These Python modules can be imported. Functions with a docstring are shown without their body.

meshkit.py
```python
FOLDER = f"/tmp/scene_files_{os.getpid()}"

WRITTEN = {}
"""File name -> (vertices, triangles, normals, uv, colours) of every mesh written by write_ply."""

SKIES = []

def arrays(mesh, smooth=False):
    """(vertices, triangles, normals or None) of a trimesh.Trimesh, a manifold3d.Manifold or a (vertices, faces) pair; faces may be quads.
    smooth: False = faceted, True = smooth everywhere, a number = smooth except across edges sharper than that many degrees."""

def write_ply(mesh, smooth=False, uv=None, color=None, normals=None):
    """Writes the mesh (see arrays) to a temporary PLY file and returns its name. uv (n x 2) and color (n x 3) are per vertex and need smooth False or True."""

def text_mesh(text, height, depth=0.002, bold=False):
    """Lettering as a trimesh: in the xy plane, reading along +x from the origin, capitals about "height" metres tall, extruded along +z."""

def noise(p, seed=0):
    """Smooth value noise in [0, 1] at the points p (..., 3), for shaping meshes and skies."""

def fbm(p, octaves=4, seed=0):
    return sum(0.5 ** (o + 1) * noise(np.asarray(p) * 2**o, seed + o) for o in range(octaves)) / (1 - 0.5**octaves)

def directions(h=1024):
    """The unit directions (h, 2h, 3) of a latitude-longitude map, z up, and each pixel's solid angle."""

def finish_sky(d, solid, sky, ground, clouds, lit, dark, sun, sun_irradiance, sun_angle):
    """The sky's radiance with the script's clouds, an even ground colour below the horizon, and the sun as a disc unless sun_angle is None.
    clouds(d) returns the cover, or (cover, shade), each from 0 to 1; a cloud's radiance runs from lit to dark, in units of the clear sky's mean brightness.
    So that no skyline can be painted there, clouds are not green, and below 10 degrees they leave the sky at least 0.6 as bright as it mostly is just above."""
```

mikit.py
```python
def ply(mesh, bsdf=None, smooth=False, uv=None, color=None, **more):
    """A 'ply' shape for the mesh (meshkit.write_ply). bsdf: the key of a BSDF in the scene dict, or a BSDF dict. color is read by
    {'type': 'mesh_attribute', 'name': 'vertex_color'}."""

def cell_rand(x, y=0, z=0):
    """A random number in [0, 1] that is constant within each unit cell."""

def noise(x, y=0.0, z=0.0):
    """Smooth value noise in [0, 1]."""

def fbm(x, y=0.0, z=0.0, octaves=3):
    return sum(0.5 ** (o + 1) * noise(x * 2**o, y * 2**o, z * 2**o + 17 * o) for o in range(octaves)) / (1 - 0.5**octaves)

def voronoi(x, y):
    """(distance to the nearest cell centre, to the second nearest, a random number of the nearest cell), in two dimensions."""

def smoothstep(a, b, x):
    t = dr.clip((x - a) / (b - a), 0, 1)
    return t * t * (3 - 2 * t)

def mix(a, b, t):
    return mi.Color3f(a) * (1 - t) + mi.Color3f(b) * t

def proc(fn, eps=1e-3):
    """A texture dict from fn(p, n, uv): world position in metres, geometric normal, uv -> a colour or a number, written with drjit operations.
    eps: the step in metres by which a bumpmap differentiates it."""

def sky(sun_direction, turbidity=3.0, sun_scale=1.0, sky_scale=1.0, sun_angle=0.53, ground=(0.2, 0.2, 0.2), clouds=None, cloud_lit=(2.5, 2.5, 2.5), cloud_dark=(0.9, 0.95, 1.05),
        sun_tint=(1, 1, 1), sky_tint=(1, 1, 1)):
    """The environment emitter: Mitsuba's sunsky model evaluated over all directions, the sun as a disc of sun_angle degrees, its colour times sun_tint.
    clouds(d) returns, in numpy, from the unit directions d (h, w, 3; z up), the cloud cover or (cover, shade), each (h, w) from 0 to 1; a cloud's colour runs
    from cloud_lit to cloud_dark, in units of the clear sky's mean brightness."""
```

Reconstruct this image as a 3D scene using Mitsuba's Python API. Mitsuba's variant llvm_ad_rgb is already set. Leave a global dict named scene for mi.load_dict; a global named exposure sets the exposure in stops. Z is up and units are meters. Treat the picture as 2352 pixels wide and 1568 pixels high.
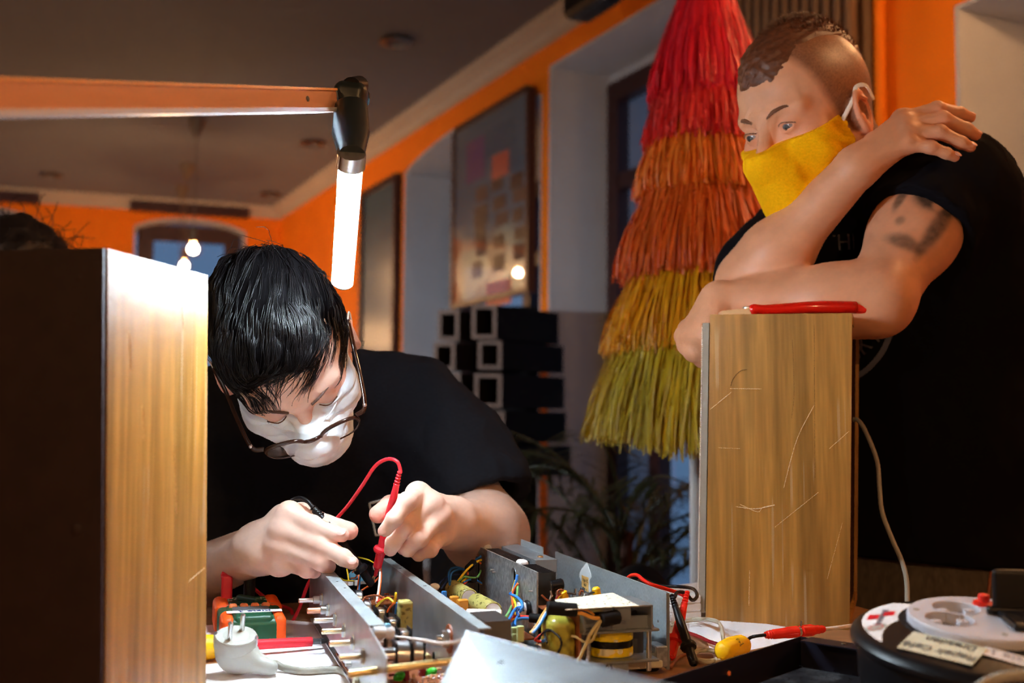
import math, random
import numpy as np, trimesh, drjit as dr, mitsuba as mi
import manifold3d as m3
import mikit, meshkit
from mikit import proc, noise, fbm, smoothstep, mix
random.seed(7); RNG = np.random.default_rng(11)
T4 = mi.ScalarTransform4f
scene, labels = {}, {}

# ------------------------------------------------------------------ camera
FPX, CX, CY = 2500.0, 1176.0, 784.0
PITCH, ROLL = math.radians(4.05), math.radians(0.45)
CAM = np.array([0.0, 0.0, 1.0])
TABLE = 0.7565
_f = np.array([0, math.cos(PITCH), math.sin(PITCH)])
_u0 = np.array([0, -math.sin(PITCH), math.cos(PITCH)]); _r0 = np.array([1.0, 0, 0])
_r = math.cos(ROLL) * _r0 + math.sin(ROLL) * _u0
_u = -math.sin(ROLL) * _r0 + math.cos(ROLL) * _u0
_cm = np.eye(4); _cm[:3, 0] = -_r; _cm[:3, 1] = _u; _cm[:3, 2] = _f; _cm[:3, 3] = CAM
scene['camera'] = {'type': 'thinlens', 'fov': 2 * math.degrees(math.atan(CX / FPX)), 'fov_axis': 'x', 'aperture_radius': 0.0042,
                   'focus_distance': 1.18, 'near_clip': 0.05, 'far_clip': 100.0, 'to_world': T4(_cm)}
exposure = 5.0   # the lights below are given 1/32 as bright

def ray(px, py):
    return _f + _r * (px - CX) / FPX - _u * (py - CY) / FPX
def P(px, py, d):
    """The point at world depth y = d that is seen at pixel (px, py)."""
    q = ray(px, py); return CAM + q * (d / q[1])
def PZ(px, py, z=TABLE):
    """The point at height z seen at pixel (px, py)."""
    q = ray(px, py); return CAM + q * ((z - CAM[2]) / q[2])
def proj(p):
    q = np.asarray(p, float) - CAM; w = q @ _f
    return np.array([CX + FPX * (q @ _r) / w, CY - FPX * (q @ _u) / w])
# ------------------------------------------------------------------ lights (dusk outside; warm lamps of the hall; the work light is built with its arm)
SC = 1 / 32
DUSK = [0.080 * SC, 0.155 * SC, 0.290 * SC]
WARM = np.array([1.0, 0.55, 0.24])
LED = np.array([0.80, 0.96, 1.08])
LED_POWER, BULB_POWER = 340.0 * SC, 330.0 * SC
SECOND_LAMP = 1450.0 * SC
scene['dusk'] = {'type': 'constant', 'radiance': {'type': 'rgb', 'value': DUSK}}
# ------------------------------------------------------------------ helpers
def C(r, g, b):
    """8-bit sRGB to linear."""
    return [(x / 255 / 12.92) if x / 255 <= 0.04045 else ((x / 255 + 0.055) / 1.055) ** 2.4 for x in (r, g, b)]
def rgb(c): return {'type': 'rgb', 'value': [float(x) for x in c]}
def mat(name, col, rough=0.5, spec=0.5, metal=0.0, bump=None, bscale=1.0, **more):
    b = {'type': 'principled', 'base_color': col if isinstance(col, dict) else rgb(col), 'roughness': rough if isinstance(rough, dict) else float(rough),
         'metallic': float(metal), **more}
    if metal < 0.5: b['specular'] = float(spec)
    if bump is not None: b = {'type': 'bumpmap', 'arbitrary': proc(bump), 'scale': float(bscale), 'bsdf': b}
    scene[name] = {'type': 'twosided', 'bsdf': b}
    return name
def vcol(): return {'type': 'mesh_attribute', 'name': 'vertex_color'}
def numbered(key):
    if key not in scene and key not in labels: return key
    n = 1
    while f'{key}_{n:03d}' in scene or f'{key}_{n:03d}' in labels: n += 1
    return f'{key}_{n:03d}'
def put(key, mesh, m, smooth=35, **kw):
    scene[key] = mikit.ply(mesh, m, smooth=smooth, **kw); return key
def thing(name, label, cat, group=None, kind=None):
    k = numbered(name); labels[k] = {'label': label, 'category': cat}
    if group: labels[k]['group'] = group
    if kind: labels[k]['kind'] = kind
    return k
def solo(name, mesh, m, label, cat, group=None, smooth=35, kind=None, **kw):
    k = thing(name, label, cat, group, kind); put(k, mesh, m, smooth, **kw); return k
_cnt = {}
def part(parent, name, mesh, m, smooth=35, label=None, kind=None, **kw):
    base = f'{parent}__{name}'
    n = _cnt.get(base, 0); _cnt[base] = n + 1
    k = base if n == 0 else f'{base}_{n:03d}'
    put(k, mesh, m, smooth, **kw)
    if label: labels.setdefault(k, {})['label'] = label
    if kind: labels.setdefault(k, {})['kind'] = kind
    return k
def struct(name, mesh, m, smooth=35, parent=None):
    if parent: return part(parent, name, mesh, m, smooth)
    k = numbered(name); put(k, mesh, m, smooth); labels[k] = {'kind': 'structure'}; return k

def nrm(v): v = np.asarray(v, float); return v / (np.linalg.norm(v) + 1e-12)
def frame(z, x=None):
    """3x3 with columns x, y, z."""
    z = nrm(z); x = np.asarray(x if x is not None else ((1, 0, 0) if abs(z[0]) < 0.9 else (0, 1, 0)), float)
    x = nrm(x - z * (x @ z)); return np.stack([x, np.cross(z, x), z], 1)
def M4(R, o): m = np.eye(4); m[:3, :3] = R; m[:3, 3] = o; return m
def tf(mesh, R, o):
    m = mesh.copy(); m.apply_transform(M4(np.asarray(R, float), o)); return m
def cat(*ms):
    ms = [m for x in ms for m in (x if isinstance(x, (list, tuple)) else [x])]
    return trimesh.util.concatenate(ms)
_rot = np.eye(3)
def box(sx, sy, sz, c=0.0):
    """Box centred at the origin with chamfered edges."""
    h = np.array([sx, sy, sz]) / 2
    if c <= 0: return trimesh.creation.box([sx, sy, sz])
    c = min(c, h.min() * 0.9); pts = []
    for s in np.ndindex(2, 2, 2):
        s = np.array(s) * 2 - 1
        for k in range(3):
            q = h - c; q[k] = h[k]; pts.append(s * q)
    return trimesh.Trimesh(np.array(pts)).convex_hull
def bx(lo, hi, c=0.0):
    lo, hi = np.array(lo, float), np.array(hi, float); m = box(*(hi - lo), c); m.apply_translation((lo + hi) / 2); return m
def hull(pts): return trimesh.Trimesh(np.asarray(pts, float)).convex_hull
def rbox(sx, sy, sz, r, n=8):
    """Box with round edges."""
    s = trimesh.creation.icosphere(2, r).vertices; h = np.array([sx, sy, sz]) / 2 - r
    return hull(np.vstack([s + h * (np.array(q) * 2 - 1) for q in np.ndindex(2, 2, 2)]))
def catmull(pts, n=8, closed=False):
    p = np.asarray(pts, float)
    if len(p) < 3 and not closed: return np.array([p[0] + (p[-1] - p[0]) * t for t in np.linspace(0, 1, max(n, 2))])
    q = np.vstack([p[-1], p, p[0], p[1]]) if closed else np.vstack([2 * p[0] - p[1], p, 2 * p[-1] - p[-2]])
    out = []
    for i in range(len(q) - 3):
        for t in np.arange(n) / n:
            a, b, c, d = q[i:i + 4]
            out.append(0.5 * (2 * b + (c - a) * t + (2 * a - 5 * b + 4 * c - d) * t * t + (3 * b - a - 3 * c + d) * t ** 3))
    if not closed: out.append(p[-1])
    return np.array(out)
def sweep(pts, r, sides=8, caps=True, flat=None, up=None, closed=False):
    """Tube along a polyline; r a number or one per point; flat=(a, b) an elliptical cross-section scale."""
    p = np.asarray(pts, float); n = len(p); r = np.broadcast_to(r, (n,)).astype(float)
    t = np.gradient(p, axis=0) if not closed else np.roll(p, -1, 0) - np.roll(p, 1, 0)
    t /= np.linalg.norm(t, axis=1, keepdims=True) + 1e-12
    a = np.asarray(up, float) if up is not None else (np.array([0, 0, 1.0]) if abs(t[0][2]) < 0.9 else np.array([1.0, 0, 0]))
    A = []
    for k in range(n):
        a = a - t[k] * (a @ t[k]); a = nrm(a); A.append(a)
    A = np.array(A); B = np.cross(t, A)
    ang = np.arange(sides) * 2 * np.pi / sides; fa, fb = flat or (1, 1)
    v = p[:, None] + r[:, None, None] * (fa * np.cos(ang)[None, :, None] * A[:, None] + fb * np.sin(ang)[None, :, None] * B[:, None])
    v = v.reshape(-1, 3); rows = n if closed else n - 1
    i, j = np.meshgrid(np.arange(rows), np.arange(sides), indexing='ij'); i2 = (i + 1) % n
    q = np.stack([i * sides + j, i * sides + (j + 1) % sides, i2 * sides + (j + 1) % sides, i2 * sides + j], -1).reshape(-1, 4)
    f = [q[:, [0, 1, 2]], q[:, [0, 2, 3]]]
    if caps and not closed:
        v = np.vstack([v, p[0], p[-1]]); j = np.arange(sides); e = (n - 1) * sides
        f += [np.stack([(j + 1) % sides, j, j * 0 + n * sides], 1), np.stack([e + j, e + (j + 1) % sides, j * 0 + n * sides + 1], 1)]
    return trimesh.Trimesh(v, np.vstack(f), process=False)
def tube(ctrl, r, sides=8, n=6, **kw): return sweep(catmull(ctrl, n), r, sides, **kw)
def lathe(prof, n=24, o=(0, 0, 0), axis=(0, 0, 1)):
    """Revolve (r, z) points about an axis from o."""
    prof = np.asarray(prof, float); k = len(prof); ang = np.arange(n) * 2 * np.pi / n
    v = np.stack([prof[:, 0][:, None] * np.cos(ang), prof[:, 0][:, None] * np.sin(ang), np.broadcast_to(prof[:, 1][:, None], (k, n))], -1).reshape(-1, 3)
    i, j = np.meshgrid(np.arange(k - 1), np.arange(n), indexing='ij')
    q = np.stack([i * n + j, i * n + (j + 1) % n, (i + 1) * n + (j + 1) % n, (i + 1) * n + j], -1).reshape(-1, 4)
    m = trimesh.Trimesh(v @ frame(axis).T + np.asarray(o, float), np.vstack([q[:, [0, 1, 2]], q[:, [0, 2, 3]]]), process=False)
    return m
def rod(a, b, r, n=12, c=0.15, r2=None):
    """Cylinder from a to b with slightly rounded ends."""
    a, b = np.asarray(a, float), np.asarray(b, float); L = np.linalg.norm(b - a); r2 = r if r2 is None else r2
    e, e2 = min(c * r, L * .3), min(c * r2, L * .3)
    return lathe([(0, 0), (r - e, 0), (r, e), (r2, L - e2), (r2 - e2, L), (0, L)], n, a, b - a)
def prism(poly, d):
    """Solid from a planar (nearly) convex or simple polygon in space, pushed by the vector d."""
    p = np.asarray(poly, float); d = np.asarray(d, float); n = len(p)
    nn = sum((np.cross(p[i] - p[0], p[(i + 1) % n] - p[0]) for i in range(1, n - 1)), np.zeros(3))
    R = frame(nn, p[1] - p[0]); q = (p - p[0]) @ R
    from shapely.geometry import Polygon
    import mapbox_earcut as me
    tri = me.triangulate_float64(np.ascontiguousarray(q[:, :2]), np.array([n], np.uint32)).reshape(-1, 3).astype(int)
    v = np.vstack([p, p + d]); side = []
    for i in range(n): j = (i + 1) % n; side += [[i, j, n + j], [i, n + j, n + i]]
    if nn @ d > 0: f = np.vstack([tri[:, ::-1], tri + n, np.array(side)])
    else: f = np.vstack([tri, tri[:, ::-1] + n, np.array(side)[:, ::-1]])
    m = trimesh.Trimesh(v, f, process=False); m.fix_normals(); return m
def extr(poly2, h, R=np.eye(3), o=(0, 0, 0)):
    """Extrude a shapely polygon by h along its local z."""
    m = trimesh.creation.extrude_polygon(poly2, h, engine='earcut'); return tf(m, R, o)
def text(s, height, R, o, depth=0.0004, bold=False, centre=True):
    m = meshkit.text_mesh(s, height, depth, bold)
    if centre: m.apply_translation([-m.bounds[:, 0].mean(), -m.bounds[:, 1].mean(), 0])
    return tf(m, R, o)
def hexnut(r, h, o, axis, hole=0.0):
    a = np.arange(6) * np.pi / 3
    pts = np.vstack([np.stack([r * np.cos(a), r * np.sin(a), a * 0 + z], 1) * [s, s, 1] for z, s in ((0, .94), (h * .15, 1), (h * .85, 1), (h, .94))])
    return tf(hull(pts), frame(axis), o)

# ------------------------------------------------------------------ signed-distance modelling of bodies
class Field:
    """Dense distance grid; every primitive touches only the cells near it."""
    def __init__(s, lo, hi, h):
        s.h = h; s.lo = np.asarray(lo, float); s.n = np.ceil((np.asarray(hi) - s.lo) / h).astype(int) + 1
        s.V = np.full(s.n, 0.06, np.float32)
    def sub(s, lo, hi):
        a = np.clip(np.floor((lo - s.lo) / s.h).astype(int), 0, s.n - 1); b = np.clip(np.ceil((hi - s.lo) / s.h).astype(int) + 1, 1, s.n)
        if np.any(b <= a): return None, None
        sl = tuple(slice(x, y) for x, y in zip(a, b))
        ax = [(s.lo[k] + s.h * np.arange(a[k], b[k])).astype(np.float32) for k in range(3)]
        return sl, (ax[0][:, None, None], ax[1][None, :, None], ax[2][None, None, :])
    def mixin(s, sl, d, k, op):
        v = s.V[sl]
        if op == 'add':
            if k <= 0: s.V[sl] = np.minimum(v, d); return
            h = np.maximum(k - np.abs(v - d), 0) / k; s.V[sl] = np.minimum(v, d) - h * h * k * 0.25
        elif op == 'cut':
            d = -d
            if k <= 0: s.V[sl] = np.maximum(v, d); return
            h = np.maximum(k - np.abs(v - d), 0) / k; s.V[sl] = np.maximum(v, d) + h * h * k * 0.25
    def cap(s, a, b, ra, rb=None, k=0.01, op='add', sq=None):
        """Tapered capsule; sq=(axis vector, factor) flattens it along the axis."""
        rb = ra if rb is None else rb; a, b = np.asarray(a, float), np.asarray(b, float); R = max(ra, rb) * (1.0 if sq is None else max(1.0, 1 / sq[1])) + k + 3 * s.h
        sl, g = s.sub(np.minimum(a, b) - R, np.maximum(a, b) + R)
        if sl is None: return s
        ab = b - a; L2 = max(ab @ ab, 1e-12)
        q = [g[i] - np.float32(a[i]) for i in range(3)]
        t = np.clip((q[0] * np.float32(ab[0]) + q[1] * np.float32(ab[1]) + q[2] * np.float32(ab[2])) / np.float32(L2), 0, 1)
        e = [q[i] - t * np.float32(ab[i]) for i in range(3)]
        d2 = e[0] ** 2 + e[1] ** 2 + e[2] ** 2
        if sq is not None:
            n = nrm(sq[0]); dn = e[0] * np.float32(n[0]) + e[1] * np.float32(n[1]) + e[2] * np.float32(n[2])
            d2 = d2 + dn ** 2 * np.float32(1 / sq[1] ** 2 - 1)
        s.mixin(sl, (np.sqrt(d2) - (np.float32(ra) + t * np.float32(rb - ra))).astype(np.float32), k, op); return s
    def ell(s, c, r, R=np.eye(3), k=0.01, op='add', p=2.0):
        c, r, R = np.asarray(c, float), np.asarray(r, float), np.asarray(R, float); m = r.max() * 1.05 + k + 3 * s.h
        sl, g = s.sub(c - m, c + m)
        if sl is None: return s
        q = [g[i] - np.float32(c[i]) for i in range(3)]
        e = [np.abs((q[0] * np.float32(R[0, j]) + q[1] * np.float32(R[1, j]) + q[2] * np.float32(R[2, j])) / np.float32(r[j])) for j in range(3)]
        if p == 2.0:
            n0 = np.sqrt(e[0] ** 2 + e[1] ** 2 + e[2] ** 2); n1 = np.sqrt(sum((e[j] / np.float32(r[j])) ** 2 for j in range(3))) + 1e-6
            d = n0 * (n0 - 1) / n1
        else:
            d = ((e[0] ** p + e[1] ** p + e[2] ** p) ** np.float32(1 / p) - 1) * np.float32(r.min())
        s.mixin(sl, d.astype(np.float32), k, op); return s
    def chain(s, pts, rs, k=0.004, kk=None, sq=None):
        for i in range(len(pts) - 1): s.cap(pts[i], pts[i + 1], rs[i], rs[i + 1], k if (i or kk is None) else kk, sq=sq)
        return s
    def half(s, o, n, k=0.0):
        """Keep only what lies behind the plane through o with normal n."""
        o, n = np.asarray(o, float), nrm(n); g = [(s.lo[i] + s.h * np.arange(s.n[i])).astype(np.float32) for i in range(3)]
        d = (g[0] - o[0])[:, None, None] * n[0] + (g[1] - o[1])[None, :, None] * n[1] + (g[2] - o[2])[None, None, :] * n[2]
        s.V = np.maximum(s.V, d.astype(np.float32)) if k <= 0 else s.V
        return s
    def displace(s, fn, band=0.02):
        """V += fn(points) near the surface."""
        idx = np.nonzero(np.abs(s.V) < band); p = np.stack(idx, 1) * s.h + s.lo; s.V[idx] += fn(p).astype(np.float32); return s
    def mesh(s):
        V = s.V; s_ = V < 0
        for ax in range(3):
            for e in (0, -1):
                sl = [slice(None)] * 3; sl[ax] = e; V[tuple(sl)] = np.maximum(V[tuple(sl)], 1e-4)
        s_ = V < 0
        n = np.array(V.shape); c = n - 1
        cnt = np.zeros(c, np.uint8)
        cr = [(i, j, k) for i in (0, 1) for j in (0, 1) for k in (0, 1)]
        for i, j, k in cr: cnt += s_[i:n[0] - 1 + i, j:n[1] - 1 + j, k:n[2] - 1 + k]
        act = (cnt > 0) & (cnt < 8); ci = np.argwhere(act); m = len(ci)
        idx = np.full(c, -1, np.int32); idx[act] = np.arange(m)
        acc = np.zeros((m, 3)); w = np.zeros(m); val = {q: V[tuple((ci + q).T)].astype(np.float64) for q in cr}
        for a in cr:
            for ax in range(3):
                if a[ax]: continue
                b = list(a); b[ax] = 1; va, vb = val[a], val[tuple(b)]; x = (va < 0) != (vb < 0)
                t = va[x] / (va[x] - vb[x]); pt = np.tile(np.array(a, float), (x.sum(), 1)); pt[:, ax] += t
                acc[x] += pt; w[x] += 1
        v = (ci + acc / w[:, None]) * s.h + s.lo; F = []
        for ax in range(3):
            o = [k for k in range(3) if k != ax]
            A = [slice(1, -1)] * 3; A[ax] = slice(0, -1); B = list(A); B[ax] = slice(1, None)
            sa, sb = s_[tuple(A)], s_[tuple(B)]; e = np.argwhere(sa != sb)
            inside = sa[tuple(e.T)]; off = np.ones(3, int); off[ax] = 0; e = e + off
            def at(d0, d1):
                q = e.copy(); q[:, o[0]] -= d0; q[:, o[1]] -= d1; return idx[tuple(q.T)]
            quad = np.stack([at(1, 1), at(0, 1), at(0, 0), at(1, 0)], 1)
            flip = inside if ax != 1 else ~inside
            quad = np.where(flip[:, None], quad, quad[:, ::-1]); F.append(quad)
        F = np.vstack(F); return trimesh.Trimesh(v, np.vstack([F[:, [0, 1, 2]], F[:, [0, 2, 3]]]), process=False)
def relax(m, n=2, lam=0.5):
    """A few Laplacian steps (with a Taubin back-step) on a surface-nets mesh."""
    import scipy.sparse as sp
    f = m.faces; i = np.concatenate([f[:, 0], f[:, 1], f[:, 2]]); j = np.concatenate([f[:, 1], f[:, 2], f[:, 0]]); N = len(m.vertices)
    A = sp.coo_matrix((np.ones(len(i)), (i, j)), (N, N)).tocsr(); A = ((A + A.T) > 0).astype(float); D = sp.diags(1 / np.maximum(np.asarray(A.sum(1)).ravel(), 1)); L = D @ A
    v = np.array(m.vertices)
    for _ in range(n):
        v = v + lam * (L @ v - v); v = v - lam * 1.04 * (L @ v - v)
    return trimesh.Trimesh(v, f, process=False)
def rx(a): c, s = math.cos(a), math.sin(a); return np.array([[1, 0, 0], [0, c, -s], [0, s, c]])
def ry(a): c, s = math.cos(a), math.sin(a); return np.array([[c, 0, s], [0, 1, 0], [-s, 0, c]])
def rz(a): c, s = math.cos(a), math.sin(a); return np.array([[c, -s, 0], [s, c, 0], [0, 0, 1]])
D = math.radians
# ------------------------------------------------------------------ materials
def f_wall(base, amp=0.10, sc=2.5):
    def fn(p, n, uv):
        k = fbm(p.x * sc, p.y * sc, p.z * sc, 4); return mi.Color3f(base) * (1 - amp + 2 * amp * k)
    return fn
mat('orange_paint', proc(f_wall([0.80, 0.185, 0.006])), 0.75, 0.2)
mat('white_paint', proc(f_wall([0.47, 0.45, 0.46])), 0.8, 0.2)
mat('ceiling_paint', proc(f_wall([0.155, 0.155, 0.175], 0.06, 1.2)), 0.85, 0.15)
mat('cornice_paint', C(178, 165, 152), 0.7, 0.2)
mat('dark_wood', C(52, 22, 20), 0.45, 0.4)
mat('black_wood', C(15, 12, 13), 0.75, 0.1)
mat('crate_edge', C(124, 108, 100), 0.7, 0.2)
mat('floor_wood', proc(lambda p, n, uv: mix([.10, .05, .025], [.19, .10, .05], fbm(p.x * 22, p.y * 2, 0, 3))), 0.5, 0.4)
def f_table(p, n, uv):
    g = fbm(p.x * 8, p.y * 90, 3.0, 3); return mix([.26, .125, .055], [.38, .20, .095], g)
mat('table_wood', proc(f_table), 0.42, 0.4)
def f_veneer(p, n, uv):
    wob = 0.004 * fbm(p.z * 3.0, p.x * 9, p.y * 9, 2); u = p.x * 1.0 + p.y * 0.9 + wob
    g = fbm(u * 170, p.z * 5.0, 1.0, 3); st = smoothstep(0.50, 0.72, fbm(u * 46, p.z * 1.6, 9.0, 3)); fine = noise(u * 900, p.z * 34, 2.0)
    c = mix([.225, .088, .014], [.530, .258, .054], g * 0.75 + 0.25 * fbm(u * 12, p.z * .8, 4.0, 2)); c = c * (1 - 0.30 * st); c = c * (0.88 + 0.20 * fine)
    wear = smoothstep(0.70, 0.80, noise(u * 420, p.z * 7, 5.0)) * smoothstep(.55, .7, noise(u * 30, p.z * 14, 8.0)); return mix(c, [.50, .38, .22], 0.35 * wear)
mat('veneer', proc(f_veneer), 0.36, 0.5)
mat('veneer_edge', C(196, 150, 92), 0.5, 0.4)
mat('hardboard', proc(lambda p, n, uv: mix([.016, .0065, .006], [.026, .011, .010], fbm(p.x * 60, p.z * 60, p.y * 60, 2))), 0.6, 0.3)
mat('grille_cloth', C(150, 142, 130), 0.9, 0.1)
mat('grille_dot', C(236, 228, 214), 0.7, 0.2)
mat('scratch', C(232, 206, 164), 0.6, 0.3); mat('scratch_dark', C(92, 58, 28), 0.6, 0.3)
def f_brush(a, b, sc=(4, 4, 260)):
    return lambda p, n, uv: mix(a, b, 0.55 * fbm(p.x * sc[0], p.y * sc[1], p.z * sc[2], 3) + 0.45 * fbm(p.x * 30, p.y * 30, p.z * 30, 3))
mat('steel', proc(f_brush([.34, .37, .39], [.60, .64, .66], (30, 30, 30))), 0.36, metal=0.85)
mat('zinc', proc(lambda p, n, uv: mix([.36, .385, .40], [.54, .565, .58], smoothstep(.30, .75, fbm(p.x * 320, p.y * 320, p.z * 240, 3)))), 0.40, metal=0.75)
mat('cover_metal', proc(lambda p, n, uv: mix([.22, .25, .27], [.36, .40, .42], fbm(p.x * 18 + p.y * 8, p.y * 40 - p.x * 20, p.z * 18, 3))), 0.42, metal=0.6)
mat('back_panel', proc(lambda p, n, uv: mix([.26, .31, .33], [.44, .50, .52], fbm(p.x * 40, p.y * 40, p.z * 60, 3) * .6 + .4 * noise(p.x * 500, p.y * 500, p.z * 500))), 0.45, metal=0.45)
mat('chrome', [.78, .78, .78], 0.18, metal=1.0); mat('nickel', [.62, .64, .64], 0.26, metal=1.0); mat('brass', [.82, .66, .30], 0.25, metal=1.0)
mat('pale_brass', [.78, .72, .52], 0.25, metal=1.0); mat('copper', [.80, .42, .28], 0.35, metal=0.9); mat('solder', [.70, .70, .68], 0.3, metal=1.0); mat('dark_steel', [.16, .165, .17], 0.35, metal=0.9)
mat('black_fin', C(22, 23, 26), 0.35, 0.5); mat('black_plastic', C(14, 14, 17), 0.38, 0.3); mat('black_matt', C(20, 20, 22), 0.75, 0.2)
mat('black_tray', C(24, 22, 34), 0.38, 0.45)
mat('felt', proc(lambda p, n, uv: mix([.010, .011, .014], [.085, .095, .105], smoothstep(.42, .80, fbm(p.x * 28, p.y * 28, 0.0, 3)) * (.35 + .65 * noise(p.x * 480, p.y * 480, 0.0)))), 0.95, 0.1)
mat('red_plastic', C(226, 44, 58), 0.36, 0.5); mat('dark_red', C(150, 26, 34), 0.4, 0.5); mat('bright_red', C(232, 40, 26), 0.35, 0.5)
mat('amber_red', C(205, 20, 8), 0.16, 0.7, spec_trans=0.0)
mat('orange_rubber', C(250, 96, 28), 0.5, 0.4); mat('green_plastic', C(24, 84, 56), 0.4, 0.45); mat('dark_green', C(14, 52, 38), 0.4, 0.45)
mat('button_orange', C(246, 140, 82), 0.45, 0.4); mat('lcd', C(96, 102, 108), 0.2, 0.6)
mat('yellow_plastic', C(250, 196, 18), 0.4, 0.45); mat('green_cap', C(60, 190, 52), 0.35, 0.5); mat('maroon_cap', C(128, 32, 48), 0.4, 0.45)
mat('grey_plastic', C(176, 178, 170), 0.42, 0.45); mat('cable_grey', C(150, 148, 136), 0.45, 0.4); mat('cable_beige', C(186, 178, 158), 0.5, 0.4)
mat('socket_grey', C(196, 196, 204), 0.45, 0.4); mat('white_plastic', C(228, 228, 226), 0.42, 0.45); mat('clear_white', C(226, 232, 236), 0.22, 0.6)
mat('wire_blue', C(46, 124, 206), 0.4, 0.5); mat('wire_yellow', C(240, 206, 40), 0.4, 0.5); mat('wire_orange', C(236, 116, 52), 0.4, 0.5); mat('wire_red', C(226, 66, 52), 0.4, 0.5)
mat('wire_green', C(112, 176, 92), 0.4, 0.5); mat('wire_white', C(232, 226, 220), 0.45, 0.5); mat('wire_cream', C(206, 192, 138), 0.45, 0.4); mat('wire_brown', C(150, 84, 52), 0.45, 0.4); mat('wire_amber', C(236, 176, 84), 0.4, 0.5); mat('wire_dblue', C(40, 70, 130), 0.4, 0.5)
mat('blue_cap', C(120, 190, 222), 0.35, 0.5); mat('olive_cap', proc(lambda p, n, uv: mix(C(176, 168, 96), C(118, 110, 52), smoothstep(.60, .68, fbm(p.x * 300, p.y * 300, p.z * 300, 2)))), 0.4, 0.4)
mat('silver_cap', C(222, 220, 218), 0.35, 0.5); mat('ochre_cap', C(212, 146, 52), 0.45, 0.4); mat('tan_part', C(222, 178, 122), 0.5, 0.4); mat('pale_green', C(186, 208, 150), 0.45, 0.4)
mat('pcb', proc(lambda p, n, uv: mix(C(150, 82, 44), C(108, 54, 30), fbm(p.x * 90, p.y * 90, p.z * 90, 2))), 0.5, 0.4)
mat('lacquer', proc(lambda p, n, uv: mix(C(174, 166, 62), C(96, 78, 30), smoothstep(.42, .66, fbm(p.x * 60, p.y * 60, p.z * 60, 3)))), 0.28, 0.6)
mat('coil_tape', proc(lambda p, n, uv: mix(C(238, 208, 22), C(232, 226, 190), smoothstep(.56, .64, fbm(p.x * 120, p.y * 120, p.z * 120, 2)))), 0.35, 0.5)
mat('paper', C(240, 241, 246), 0.7, 0.2)
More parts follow.
